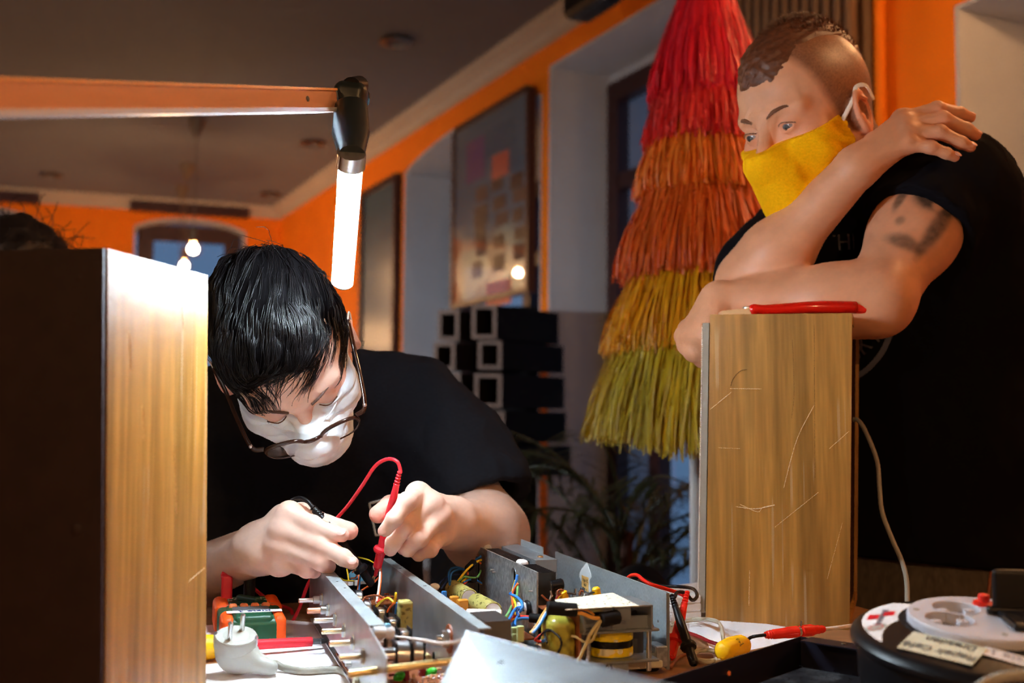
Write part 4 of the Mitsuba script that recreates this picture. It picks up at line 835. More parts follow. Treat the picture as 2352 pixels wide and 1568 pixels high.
wire(zA([(1120, 270), (1130, 330), (1180, 400), (1190, 430)]), 'wire_white', .212, None, .0006); wire(zA([(1100, 570), (1110, 480), (1140, 450), (1135, 540)]), 'tan_part', .21, None, .0008)
wire([(904, 1461), (935, 1465), (972, 1470), (1009, 1477), (1040, 1476), (1062, 1470), (1090, 1468)], 'wire_white', .185, .20, .0014, 'pale twin lead of the pilot lamp'); wire([(1110, 1466), (1150, 1470), (1195, 1478), (1220, 1490)], 'wire_cream', .27, .30, .0009)
q = A(.2205, 1.035, .040); ap('relay', tf(rbox(.013, .016, .028, .0030), AR, AU(930, 1412, .205)), 'olive_cap', 40)
wire(zE([(635, 237), (580, 275), (530, 330), (470, 318), (420, 330), (405, 375), (412, 440)]), 'wire_blue', .335, .29, .0013); wire(zE([(525, 335), (470, 335), (425, 360), (415, 420)]), 'wire_blue', .325, .29, .0011); wire(zE([(495, 365), (420, 375), (360, 410), (325, 460)]), 'wire_dblue', .32, .28, .001); wire(zE([(420, 380), (380, 430), (350, 470)]), 'wire_dblue', .30, .28, .001)
wire(zE([(635, 265), (600, 280), (560, 310), (520, 350), (470, 415)]), 'wire_yellow', .336, .3, .0013); wire(zE([(632, 290), (590, 262), (570, 280), (545, 320), (540, 370)]), 'wire_orange', .336, .32, .0012)
wire(zE([(480, 415), (510, 385), (560, 390), (610, 385), (632, 340)]), 'wire_green', .3, .336, .0012); wire(zE([(500, 420), (530, 398), (580, 400), (638, 435)]), 'wire_yellow', .305, .336, .0013); wire(zE([(510, 425), (550, 405), (600, 410), (638, 430)]), 'wire_blue', .306, .336, .0011); wire(zE([(515, 435), (550, 400)]), 'wire_red', .306, .32, .0012)
for p0, p1, u in (((540, 325), (580, 285), .322), ((535, 402), (585, 402), .322)): q = zE([p0, p1]); ap('heat_shrink', rod(AU(*q[0], u), AU(*q[1], u), .0042, 12), 'black_matt')
wire(zD([(450, 205), (438, 270), (420, 340), (400, 410), (365, 425), (440, 460), (500, 520), (510, 590), (480, 640)]), 'wire_blue', .339, .325, .0015); wire(zD([(430, 265), (412, 330), (395, 400), (405, 470), (430, 560), (425, 660), (400, 740)]), 'wire_yellow', .339, .325, .0012); wire(zD([(460, 300), (425, 350), (390, 440), (395, 540), (405, 640), (380, 760)]), 'wire_orange', .338, .322, .0012)
wire(zD([(455, 330), (450, 420), (435, 500)]), 'wire_green', .338, .33, .0012); wire(zD([(530, 580), (440, 595), (395, 650), (375, 690), (340, 745)]), 'wire_blue', .332, .30, .0015); wire(zD([(525, 620), (470, 600), (445, 640), (470, 690)]), 'wire_dblue', .33, .32, .0014); wire(zD([(380, 570), (350, 640), (305, 710)]), 'wire_green', .325, .3, .0012); wire(zD([(395, 660), (350, 690), (310, 730)]), 'wire_yellow', .322, .3, .0012)
wire(zD([(330, 745), (370, 715), (440, 690), (600, 695)]), 'wire_red', .305, .33, .0014); wire(zD([(390, 890), (385, 810), (430, 740), (510, 715), (600, 715)]), 'wire_blue', .30, .33, .0016); wire(zD([(425, 800), (430, 740), (455, 690)]), 'wire_blue', .305, .32, .0012)
q = zD([(590, 705), (790, 725)]); ap('heat_shrink', rod(AU(*q[0], .33), AU(*q[1], .345), .0045, 14), 'black_matt')
wire(zD([(790, 725), (810, 770), (790, 850), (720, 920), (665, 960)]), 'wire_red', .345, .32, .0015); wire(zD([(810, 740), (860, 800), (855, 890), (800, 950), (740, 990)]), 'wire_blue', .345, .325, .0015); wire(zD([(660, 970), (720, 985), (850, 990)]), 'wire_red', .32, .335, .0013); wire(zD([(800, 1000), (775, 900), (800, 850), (870, 870), (960, 960), (960, 1060), (900, 1160)]), 'black_plastic', .325, .335, .0011); wire(zD([(690, 960), (760, 880), (840, 860), (880, 890)]), 'black_plastic', .32, .335, .0009)
q = zD([(800, 590), (1150, 618)]); ap('cable_sleeve', rod(AV(*q[0], .950), AV(*q[1], .945), .0062, 16), 'black_matt', label='black sleeve around the transformer wires')
for (dx, m) in ((0, 'wire_amber'), (12, 'wire_amber'), (28, 'wire_white'), (40, 'wire_blue'), (22, 'wire_dblue')): wire(zD([(800 + dx * .6, 590 + dx * .5), (740 + dx, 680), (680 + dx, 790), (600 + dx, 890)]), m, .338, .315, .0012)
def wireV(pts, m, v0, v1=None, r=.0012): vs = np.linspace(v0, v0 if v1 is None else v1, len(pts)); ap('wire', tube([AV(x, y, v) for (x, y), v in zip(pts, vs)], r, 7, 6), m, True)
wireV(zD([(1140, 605), (1230, 605), (1310, 640), (1350, 670)]), 'wire_amber', .945, .953, .0013); wireV(zD([(1140, 650), (1220, 660), (1330, 705), (1430, 712)]), 'wire_amber', .944, .944, .0018); wireV(zD([(1145, 625), (1230, 625), (1330, 660)]), 'wire_dblue', .946, .955, .0011); wireV(zD([(1640, 620), (1670, 640), (1660, 690), (1720, 690), (1710, 660)]), 'wire_cream', .956, .956, .0013); wireV(zD([(1650, 600), (1690, 630), (1690, 650)]), 'wire_cream', .958, .958, .001)
q = zD([(1430, 740), (1640, 690)]); ap('cable_sleeve', rod(AV(*q[0], .942), AV(*q[1], .945), .0066, 14), 'black_matt')
wireV(zD([(1440, 740), (1400, 770), (1310, 900), (1230, 1080), (1155, 1240)]), 'wire_cream', .941, .945, .0016); wireV(zD([(1440, 755), (1390, 830), (1330, 970), (1240, 990), (1130, 930), (990, 920), (880, 950), (820, 1050)]), 'wire_cream', .942, .985, .0014)
for pts, m in (([(735, 440), (790, 490), (830, 520)], 'wire_brown'), ([(920, 440), (930, 390), (980, 380), (1000, 430)], 'wire_brown'), ([(900, 500), (930, 450), (990, 420)], 'dark_red'), ([(1010, 410), (1060, 420), (1140, 430)], 'dark_steel'), ([(1240, 460), (1310, 420), (1400, 400)], 'dark_steel'), ([(1180, 440), (1200, 390), (1225, 400)], 'wire_brown'), ([(840, 390), (850, 440), (830, 500)], 'solder'), ([(915, 490), (960, 440), (1000, 420)], 'wire_yellow')): wireV(zD(pts), m, 1.043, 1.043, .0010)

# ------------------------------------------------------------------ grey sheet-metal cover in the foreground
a = P(1070, 1452, .76)
cv = thing('metal_cover', 'bare grey sheet-metal cover standing open beside the amplifier, nearest the viewer', 'metal cover')
def toT(px, py, d): return P(px, py, d)
c1 = P(1134, 1580, .655); d1 = P(1006, 1580, .690); e1 = P(1250, 1508, .715); f1 = P(1660, 1606, .60)
ext = lambda o, q, s: o + (q - o) * s
B_, D_, F_ = ext(a, c1, 1.5), ext(a, d1, 1.6), f1
n1 = nrm(np.cross(B_ - a, F_ - a)); n1 = n1 if n1[2] > 0 else -n1
part(cv, 'top_face', prism([a, B_, B_ + (F_ - a), F_], -n1 * .0012), 'cover_metal', False)
n2 = nrm(np.cross(D_ - a, B_ - a)); n2 = n2 if n2 @ n1 > -.5 and n2[0] < 0 else -n2
part(cv, 'end_face', prism([a, D_, D_ + (B_ - a) * .3, B_], -n2 * .0012 if n2 @ [-1, 0, 0] > 0 else n2 * .0012), 'cover_metal', False)
part(cv, 'folded_edge', sweep([a, B_], .0012, 8), 'cover_metal'); part(cv, 'folded_edge', sweep([a, F_], .0010, 8), 'cover_metal')
dn = [p * [1, 1, 0] + [0, 0, TABLE + .0005] for p in (a, F_)]
part(cv, 'rear_face', prism([a - n1 * .001, F_ - n1 * .001, dn[1] + [.01, .03, 0], dn[0] + [.005, .02, 0]], nrm(np.cross(F_ - a, [0, 0, 1])) * .0012), 'cover_metal', False)
for px, py in ((1150, 1521),):
    q = ray(px, py); t = ((a - CAM) @ n1) / (q @ n1); part(cv, 'hole', tf(lathe([(0, 0), (.0019, 0), (.0019, .0003), (0, .0003)], 12), frame(n1), CAM + q * t), 'ink')
# ------------------------------------------------------------------ papers
def ztop(px, py, h): return PZ(px, py, TABLE + h)
def sheet_of(pix, label, h=.0006, curl=0.0):
    p = [ztop(x, y, .0002) for x, y in pix]; c = np.mean(p, 0)
    return solo('paper_sheet', prism(p, [0, 0, h]), 'paper', label, 'paper', 'white papers on the table', smooth=False)
sheet_of([(455, 1438), (655, 1424), (742, 1432), (806, 1520), (700, 1545), (455, 1500)], 'white paper sheet lying under the multimeter and screwdriver')
sheet_of([(440, 1530), (560, 1519), (700, 1547), (810, 1543), (880, 1640), (420, 1640)], 'white paper sheet under the grey plug cable, nearest the viewer')
sheet_of([(1500, 1352), (1628, 1334), (1640, 1404), (1700, 1440), (1650, 1470), (1560, 1452)], 'white paper sheet beside the white adapter, partly under the right wooden box')
sheet_of([(1612, 1448), (1700, 1424), (1880, 1452), (1760, 1486), (1640, 1510)], 'white paper sheet under the red cinch plugs')

# ------------------------------------------------------------------ multimeter, its face up and its display end towards the viewer
n0, n1 = PZ(508, 1495), PZ(656, 1487); xh = nrm((n1 - n0) * [1, 1, 0]); yh = np.array([-xh[1], xh[0], 0]); MW = np.linalg.norm(n1 - n0)
MR = np.stack([xh, yh, [0, 0, 1]], 1); MO = (n0 + n1) / 2; LEN = .152
mk = thing('multimeter', 'orange and dark green multimeter with name sticker lying in front of the seated person', 'multimeter')
lean = rx(.03)
def mm_(m): return tf(m, MR, MO)
hw = MW / 2; H0, H1 = .034, .030
def ms(x0, x1, y0, y1, z0, z1, c): return mm_(bx([x0, y0, z0], [x1, y1, z1], c))
body = rbox(MW * .86, LEN, .031, .008); body.apply_translation([0, LEN / 2, .0165]); part(mk, 'case', mm_(body), 'green_plastic', 40, 'dark green case')
for s in (-1, 1):
    for y0, y1 in ((0.0, .048), (.085, .150)):
        b = rbox(MW * .20 if y0 == 0 else MW * .15, y1 - y0, .0335, .007); b.apply_translation([s * hw * (.80 if y0 == 0 else .86), (y0 + y1) / 2, .0170]); part(mk, 'rubber_guard', mm_(b), 'orange_rubber', 40, 'orange rubber guard')
    b = rbox(MW * .10, .06, .029, .005); b.apply_translation([s * hw * .84, .072, .016]); part(mk, 'rubber_guard', mm_(b), 'green_plastic', 40)
b = rbox(MW * .62, .040, .0345, .005); b.apply_translation([0, .021, .0176]); part(mk, 'end_block', mm_(b), 'green_plastic', 40)
part(mk, 'display', ms(-hw * .60, hw * .60, .046, .066, .030, .0338, .001), 'lcd', False, 'grey display')
for i in range(4): b = rbox(MW * .135, .009, .006, .0025); b.apply_translation([hw * (-.54 + .36 * i), .0765, .0325]); part(mk, 'button', mm_(b), 'button_orange', 40, 'orange button')
part(mk, 'dial', mm_(lathe([(0, 0), (.0215, 0), (.0205, .002), (0, .0022)], 30, (0, .100, .0315))), 'dark_green'); b = rbox(.0085, .036, .008, .003); part(mk, 'dial_pointer', mm_(tf(b, rz(.6), (0, .100, .036))), 'dark_green', 40)
RM = np.random.default_rng(8); tr = np.array([[-1, 0, 0], [0, -1, 0], [0, 0, 1.0]])
def mtxt(s, h, x, y, m='print_white'): part(mk, 'print', mm_(text(s, h, tr, (x, y, .0324), .0003)), m, False)
for s, a in (('V', .2), ('mV', .6), ('Hz', 1.0), ('A', 1.5), ('mA', 2.0), ('uA', 2.4), ('OFF', 3.1), ('V', 3.7), ('C', 4.2), ('CAP', 4.7), ('TEST', 5.3), ('OHM', 5.8)): mtxt(s, .0034, .0262 * math.cos(a), .100 + .0245 * math.sin(a))
mtxt('CAT III', .0036, -.012, .132); mtxt('10A', .0036, -.024, .126); mtxt('MAX', .003, .02, .130); mtxt('COM', .0036, .004, .136); b = bx([.020, .092, .0322], [.030, .098, .0327]); part(mk, 'print', mm_(b), 'yellow_plastic', False)
part(mk, 'sticker', mm_(tf(bx([-.029, -.0065, 0], [.029, .0065, .0004]), rx(.0), (hw * .05, .0255, .0350))), 'label_white', False, 'white name sticker'); part(mk, 'sticker_text', mm_(text('Kiste 1', .0078, tr, (hw * .05, .0255, .03545), .0002, True)), 'ink_blue', False)
def mp(x, y, z): return MO + MR @ [x, y, z]
pr = thing('test_lead', 'red test lead from the multimeter, its probe held in the right-hand hand', 'test lead')
part(pr, 'plug', mm_(tf(rbox(.0125, .0125, .030, .003), np.eye(3), (-.022, .138, .044))), 'red_plastic', 40); part(pr, 'plug', tf(rbox(.012, .030, .0115, .004), MR @ rz(-.5), mp(-.018, .150, .0575)), 'red_plastic', 40)
pb = thing('test_lead', 'black test lead from the multimeter, looping over the hand nearest the left box', 'test lead')
part(pb, 'plug', mm_(rod((.004, .140, .03), (.004, .140, .062), .0068, 16, .3)), 'black_plastic')
# the red probe: collar, grip, strain relief, cable loop
def lead_probe(k, top, col, tip, m, rg=.0052):
    d = nrm(tip - top); Lg = np.linalg.norm(col - top)
    prof = [(0, 0), (rg * .62, 0), (rg * .72, Lg * .12), (rg * .92, Lg * .40), (rg, Lg * .80), (rg * .94, Lg - .004), (rg * 1.55, Lg - .0025), (rg * 1.72, Lg), (rg * 1.55, Lg + .0025), (rg * .95, Lg + .004), (rg * .92, Lg + .020), (rg * .80, Lg + .0215), (rg * .46, Lg + .023), (rg * .32, np.linalg.norm(tip - top) - .004), (0, np.linalg.norm(tip - top) - .003)]
    part(k, 'probe_grip', lathe(prof, 22, top, d), m, 40); part(k, 'probe_tip', rod(tip - d * .006, tip, .0009, 8, .4, .0005), 'nickel')
    for i in range(5): part(k, 'strain_relief', rod(top - d * (.0012 + .0035 * i), top - d * (-.001 + .0035 * i) , .0036 - .00022 * i, 12, .3), m)
    return d
tR, cR, eR_ = P(911, 1112, 1.178), P(873, 1266, 1.196), P(860, 1330, 1.212)
d = lead_probe(pr, tR, cR, eR_, 'red_plastic')
loop = [tR - d * .014, P(920, 1082, 1.178), P(912, 1060, 1.180), P(890, 1054, 1.186), P(862, 1070, 1.196), P(832, 1115, 1.21), P(800, 1160, 1.225), P(768, 1196, 1.235), P(745, 1222, 1.262), P(735, 1290, 1.30), P(706, 1345, 1.31), P(686, 1400, 1.32), P(668, 1430, 1.33), mp(.06, .21, .003), mp(.03, .19, .02), mp(-.010, .162, .0575)]
part(pr, 'cable', tube(loop, .0021, 10, 8), 'red_plastic', True)
tK, cK, eK = P(738, 1186, 1.196), P(828, 1292, 1.168), P(851, 1338, 1.205)
tK2 = P(820, 1280, 1.172)
d = lead_probe(pb, P(772, 1226, 1.192), cK, eK, 'black_plastic', .0048); d0 = nrm(P(738, 1184, 1.200) - P(716, 1163, 1.206))
part(pb, 'probe_stem', rod(P(722, 1170, 1.204), P(776, 1230, 1.192), .0040, 14, .3), 'black_plastic')
for i in range(5): q0 = P(718 + 4.5 * i, 1164 + 4.6 * i, 1.205 - .001 * i); part(pb, 'strain_relief', rod(q0, q0 + nrm(P(776, 1230, 1.192) - P(722, 1170, 1.204)) * .0017, .0037 + .0002 * i, 12, .3), 'black_plastic')
part(pb, 'cable', tube([P(718, 1164, 1.205), P(708, 1152, 1.207), P(694, 1144, 1.21), P(678, 1145, 1.216), P(664, 1154, 1.226), P(650, 1168, 1.250), P(630, 1210, 1.30), P(610, 1300, 1.335), mp(.05, .18, .075), mp(.018, .158, .074), mp(.006, .143, .066)], .0023, 10, 8), 'black_plastic', True)

# ------------------------------------------------------------------ screwdriver and mains plug
a, b = ztop(566, 1481, .012), ztop(752, 1471, .009); ds = nrm(b - a)
sk = thing('screwdriver', 'insulated screwdriver with red sleeve and yellow handle end in front of the multimeter', 'screwdriver')
hd = a - ds * .085
part(sk, 'handle', lathe([(0, 0), (.010, .001), (.0125, .008), (.0135, .04), (.0120, .062), (.0090, .070), (0, .070)], 20, hd - ds * .012, ds), 'yellow_plastic', True, 'yellow handle')
Ls = np.linalg.norm(b - a); part(sk, 'sleeve', lathe([(0, 0), (.0078, 0), (.0080, .03), (.0066, .05), (.0052, .072), (.0049, Ls * .80 + .058), (0, Ls * .80 + .058)], 16, a - ds * .058, ds), 'red_plastic', 40, 'red insulating sleeve')
part(sk, 'blade', lathe([(0, 0), (.0031, 0), (.0031, Ls * .10), (.0036, Ls * .11), (.0026, Ls * .17), (.0008, Ls * .205), (0, Ls * .205)], 8, a + ds * Ls * .80, ds), 'dark_steel', 20)
for t in range(4): q0 = a + ds * Ls * .91; nv = frame(ds)[:, 0] * math.cos(t * 1.57) + frame(ds)[:, 1] * math.sin(t * 1.57); part(sk, 'blade_flute', hull([q0 + nv * .0034, q0 + ds * Ls * .09 + nv * .0008, q0 + nv * .0015 + frame(ds)[:, 0] * .0008, q0 + nv * .0015 - frame(ds)[:, 0] * .0008, q0 + ds * Ls * .09]), 'chrome', False)
gp = thing('mains_plug', 'grey mains plug with round pins and grey cable on the white paper', 'plug')
po = ztop(541, 1478, .030); pax = nrm([.10, -.28, .93])
Rp = frame(pax, [1, 0, 0])
def gt(m): return tf(m, Rp, po)
part(gp, 'face', gt(lathe([(0, -.004), (.0195, -.004), (.0202, .0), (.0202, .007), (.0188, .009), (0, .009)], 28)), 'grey_plastic'); 
fb = Field((-.04, -.04, -.05), (.06, .04, .01), .002); fb.ell((0, 0, -.006), (.0188, .0188, .020), k=0); fb.cap((.004, -.002, -.012), (.036, -.010, -.0150), .0125, .0072, k=.012)
part(gp, 'shell', gt(tidy_ := relax(fb.mesh(), 2)), 'grey_plastic', True)
for s in (-1, 1): part(gp, 'pin', gt(rod((s * .0035, s * .009, .008), (s * .0035, s * .009, .027), .0023, 12, .6)), 'nickel'); part(gp, 'earth_notch', gt(bx([s * .0188 - .0016, -.0030, .000], [s * .0188 + .0016, .0030, .0093], .0005)), 'nickel')
ce = po + Rp @ [.037, -.0103, -.0152]
part(gp, 'cable', tube([ce - (Rp @ [.02, -.005, 0]), ce, ztop(630, 1523, .009), ztop(655, 1534, .005), ztop(700, 1541, .0045), ztop(750, 1538, .0045), ztop(780, 1539, .004), ztop(806, 1551, .004), ztop(840, 1580, .004), ztop(860, 1640, .004)], .0034, 10, 7), 'cable_grey', True)

# ------------------------------------------------------------------ behind and beside the back panel
ad_ = thing('power_adapter', 'small white power adapter box behind the amplifier back panel', 'adapter')
o = PZ(1556, 1420); RD = rz(.45)
for z0, z1 in ((0, .0105), (.0110, .0205), (.0210, .030)): b = bx([-.022, -.02, z0], [.022, .02, z1], .0015); part(ad_, 'case', tf(b, RD, o), 'white_plastic')
rl = thing('test_lead', 'red probe and lead draped over the back panel of the amplifier', 'test lead')
rt, rc, re = P(1572, 1386, 1.155), P(1554, 1470, 1.130), P(1539, 1516, 1.115)
d = lead_probe(rl, rt, rc, re, 'bright_red', .0052)
part(rl, 'cable', tube([rt - d * .012, P(1572, 1368, 1.165), P(1560, 1362, 1.17), P(1530, 1352, 1.16), P(1497, 1342, 1.15), P(1478, 1332, 1.16), P(1464, 1321, 1.175), P(1450, 1321, 1.20), P(1438, 1332, 1.23), P(1425, 1360, 1.27), PZ(1440, 1390)], .0020, 10, 7), 'bright_red', True)
bl_ = thing('test_lead', 'black probe hanging beside the red one behind the amplifier', 'test lead')
bt, bc, be_ = P(1551, 1392, 1.145), P(1579, 1480, 1.105), P(1591, 1514, 1.095)
d = lead_probe(bl_, bt, bc, be_, 'black_plastic', .0050)
part(bl_, 'cable', tube([bt - d * .012, P(1549, 1372, 1.15), P(1556, 1360, 1.16), P(1575, 1362, 1.17), P(1590, 1378, 1.18), P(1601, 1368, 1.20), P(1592, 1352, 1.24), P(1560, 1347, 1.27), P(1510, 1344, 1.28), P(1470, 1332, 1.29), PZ(1430, 1372)], .0019, 10, 7), 'black_plastic', True)
bc_ = thing('cable', 'beige twin cable looping in front of the right wooden box', 'cable')
pts = [(1540, 1432), (1570, 1424), (1600, 1420), (1630, 1421), (1650, 1428), (1658, 1450), (1660, 1480), (1655, 1508), (1632, 1516), (1606, 1514), (1590, 1502), (1606, 1491), (1636, 1492), (1650, 1500), (1640, 1520)]
hh = [.004, .004, .006, .014, .024, .022, .010, .004, .003, .003, .003, .006, .006, .004, .003]
for o_x in (0, 4): part(bc_, 'strand', tube([ztop(x + o_x * .6, y + o_x, h) for (x, y), h in zip(pts, hh)], .0017, 8, 7), 'cable_beige', True)
part(bc_, 'strand', tube([ztop(1540, 1532, .003), ztop(1556, 1512, .003), ztop(1580, 1500, .004), ztop(1612, 1490, .005), ztop(1650, 1500, .004)], .0019, 8, 7), 'wire_brown', True)
rw_ = solo('red_wire', tube([ztop(1578, 1452, .003), ztop(1606, 1462, .006), ztop(1630, 1473, .007), ztop(1668, 1484, .005), ztop(1720, 1492, .004)], .0021, 8, 6), 'dark_red', 'dark red wire running to the yellow tool handle', 'wire')
yh_ = thing('tool_handle', 'yellow tool handle with black print lying behind the black lid', 'tool handle')
a, b = ztop(1662, 1496, .012), ztop(1702, 1482, .012); b2 = a + (b - a) * 1.25
part(yh_, 'grip', sweep([a - (b - a) * .1, a, a + (b - a) * .5, b, b2], [.006, .0105, .0118, .0110, .007], 14), 'yellow_plastic', True)
fr = frame(nrm([0, -.85, .5]), nrm(a - b) * -1)
for dz, s in ((.0035, '2,5 x 75'), (-.0005, '1000 V'), (-.0045, 'DIN 5264')): part(yh_, 'print', text(s, .0021, fr, a + (b - a) * .60 + fr[:, 1] * dz * .7 + fr[:, 2] * .0123, .0006), 'ink', False)
rc1 = thing('cinch_plug', 'red cinch plug on a thin black cable, left one of the joined pair', 'plug'); rc2 = thing('cinch_plug', 'red cinch plug on a white cable, right one of the joined pair', 'plug')
a, b = ztop(1758, 1458, .022), ztop(1832, 1450, .024); dd = nrm(b - a); L = np.linalg.norm(b - a)
part(rc1, 'body', lathe([(0, 0), (.0034, 0), (.0036, .002), (.0044, .003), (.0040, .0045), (.0047, .006), (.0043, .0075), (.0050, .009), (.0052, L * .55), (.0060, L * .7), (.0060, L), (0, L)], 18, a, dd), 'bright_red', 30); part(rc1, 'collar', rod(b, b + dd * .004, .0046, 16), 'chrome')
part(rc1, 'cable', tube([a + dd * .004, a - dd * .010, ztop(1722, 1465, .018), ztop(1704, 1482, .010), ztop(1698, 1502, .004), ztop(1720, 1530, .003)], .0017, 8, 6), 'black_plastic', True); part(rc1, 'cable', tube([ztop(1700, 1492, .003), ztop(1740, 1500, .004), ztop(1800, 1482, .006)], .0014, 8, 6), 'black_plastic', True)
a2 = b + dd * .0042; b2 = ztop(1892, 1444, .024); L2 = np.linalg.norm(b2 - a2); d2 = nrm(b2 - a2)
part(rc2, 'body', lathe([(0, 0), (.0062, 0), (.0062, L2 * .45), (.0050, L2 * .5), (.0050, L2 * .6), (.0043, L2 * .65), (.0048, L2 * .75), (.0040, L2 * .82), (.0042, L2 * .92), (.0034, L2), (0, L2)], 18, a2, d2), 'bright_red', 30); part(rc2, 'cable', tube([b2, b2 + d2 * .012, ztop(1930, 1440, .024), ztop(1960, 1437, .020), ztop(1985, 1445, .01)], .0020, 8, 6), 'wire_white', True)
part(rc2, 'ground_lug', sweep([a2 + [0, 0, .005], a2 + [.0005, 0, .0105]], .0012, 8), 'nickel')
jk = thing('cinch_socket', 'bare silver cinch socket below the red plugs at the black lid corner', 'socket'); a = ztop(1836, 1476, .016); part(jk, 'barrel', rod(a, a + [.008, .002, -.001], .0046, 16), 'chrome'); part(jk, 'flange', rod(a + [.008, .002, -.001], a + [.0105, .0025, -.001], .0064, 16), 'pale_brass')

# ------------------------------------------------------------------ black lid lying upside down
bk = thing('case_lid', 'black sheet-metal lid lined with dusty grey felt in the right foreground', 'lid')
e0, e1 = ztop(1440, 1584, .034), ztop(1838, 1461, .034); ed = nrm((e1 - e0) * [1, 1, 0]); en = np.array([ed[1], -ed[0], 0])
lo = lambda p, z: np.array([p[0], p[1], TABLE + z])
part(bk, 'side_wall', prism([lo(e0, .002), lo(e1, .002), lo(e1, .034), lo(e0, .034)], en * .0012), 'black_tray', False)
g1 = e1 + en * .30; g0 = e0 + en * .30
part(bk, 'floor', prism([lo(e0, .002), lo(e1, .002), lo(g1, .002), lo(g0, .002)], [0, 0, .0012]), 'black_tray', False)
f0_, f1_, f2_, f3_ = lo(e0 + ed * .02 + en * .02, .0032), lo(e1 - ed * .035 + en * .02, .0032), lo(g1 - ed * .035, .0032), lo(g0, .0032)
part(bk, 'felt_lining', prism([f0_, f1_, f2_, f3_], [0, 0, .010]), 'felt', False, 'dusty dark felt lining')
RFt = np.random.default_rng(6); fz = []
for i in range(900):
    s_, t_ = RFt.uniform(0, 1), RFt.uniform(0, 1); p = (f0_ * (1 - s_) + f1_ * s_) * (1 - t_) + (f3_ * (1 - s_) + f2_ * s_) * t_ + [0, 0, .010]; fz.append(sweep([p, p + RFt.normal(0, .0016, 3) * [1, 1, .3] + [0, 0, .0012], p + RFt.normal(0, .003, 3) * [1, 1, .2] + [0, 0, .0006]], .00018, 3, caps=False))
part(bk, 'felt_fluff', cat(fz), 'felt', kind='stuff')
part(bk, 'end_wall', prism([lo(e1, .002), lo(g1, .002), lo(g1, .034), lo(e1, .034)], -ed * .0012), 'black_tray', False); part(bk, 'end_flange', prism([lo(e1 + en * .012, .034), lo(g1, .034), lo(g1 - ed * .024, .034), lo(e1 + en * .012 - ed * .024, .034)], [0, 0, .0012]), 'black_tray', False)
q = lo(e0 + (e1 - e0) * .52, .022); part(bk, 'rivet', rod(q + en * .0015, q + en * .0030, .0022, 12), 'button_orange'); q = lo(e1 + en * .05 - ed * .012, .0352); part(bk, 'rivet', rod(q, q + [0, 0, .001], .0022, 12), 'nickel')

# ------------------------------------------------------------------ cable reel
ro = P(2262, 1434, .87); RRd = .1010; RTL = rx(D(7.0)); rn = RTL[:, 2]
rk = thing('cable_reel', 'black cable reel with grey socket plate and handwritten label in the right foreground', 'cable reel')
def rl_(m): return tf(m, RTL, ro)
def on_reel(px, py, h=0.0, cone=False):
    """The reel-local point at a pixel, at height h over the plate plane or over the sloping flange."""
    q = ray(px, py); at = lambda hh: RTL.T @ (CAM + q * (((ro + rn * hh - CAM) @ rn) / (q @ rn)) - ro)
    if not cone: return at(h)
    hs = np.linspace(.004, -.03, 400); g = [h + zcone(math.hypot(*at(x)[:2])) - x for x in hs]
    for a_, b_, x in zip(g, g[1:], hs[1:]):
        if a_ <= 0 <= b_: return at(x)
    return at(h)
def zcone(r): return float(np.interp(r, [.061, .094, .0985], [-.001, -.0080, -.0110]))
def cone_frame(l, xd):
    a = math.atan2(l[1], l[0]); n_ = nrm([.21 * math.cos(a), .21 * math.sin(a), 1]); x_ = nrm(np.asarray(xd) - n_ * (np.asarray(xd) @ n_)); return np.stack([x_, np.cross(n_, x_), n_], 1)
part(rk, 'top_flange', rl_(lathe([(0, -.004), (.059, -.001), (.061, -.001), (.094, -.0080), (.0985, -.0110), (RRd, -.0145), (RRd, -.0180), (.0985, -.0205), (.096, -.021), (.080, -.021), (0, -.021)], 72)), 'black_plastic', 30)
part(rk, 'drum', rl_(lathe([(.095, -.021), (.0955, -.026), (.094, -.048), (.090, -.062), (.085, -.066), (0, -.066)], 64)), 'black_plastic', 30)
HP = .0060
SOCK = [on_reel(2196, 1396, HP), on_reel(2181, 1421, HP)]
pl_ = m3.Manifold.revolve(m3.CrossSection([[(0, -.012), (.0572, -.012), (.0580, -.001), (.0580, .0045), (.0568, HP), (0, HP)]]), 96)
for c in SOCK: pl_ = pl_ - m3.Manifold.cylinder(.05, .0188, .0188, 48).translate((float(c[0]), float(c[1]), -.0105))
pm_ = pl_.to_mesh(); part(rk, 'socket_plate', rl_(trimesh.Trimesh(pm_.vert_properties[:, :3], pm_.tri_verts, process=False)), 'socket_grey', 30, 'round grey socket plate'); part(rk, 'plate_ring', rl_(lathe([(.0580, -.004), (.0635, -.0035), (.0635, -.001), (.0580, -.001)], 64)), 'black_matt')
for i, c in enumerate(SOCK):
    k2 = part(rk, 'socket', rl_(lathe([(.0187, .0002), (.0196, .0005), (.0187, .0006), (.0178, -.0002), (.0174, -.0150), (0, -.0150)], 40, c)), 'socket_grey', 30, 'recessed round power socket')
    for s in (-1, 1): part(k2, 'lug', rl_(tf(bx([-.0040, -.0034, -.0148], [.0040, .0034, -.0010], .0007), rz(.1), c + [s * .0105, 0, 0])), 'socket_grey')
    for s in (-1, 1): part(k2, 'contact_hole', rl_(lathe([(0, 0), (.0026, 0), (.0026, .0004), (0, .0004)], 12, c + [s * .0012, s * .0085, -.0149])), 'black_matt')
c = on_reel(2259, 1388, HP); part(rk, 'reset_button', rl_(lathe([(0, 0), (.0086, 0), (.0082, .002), (.0048, .003), (.0046, .0075), (.0040, .0085), (0, .0088)], 20, c)), 'bright_red', 40, 'red reset button')
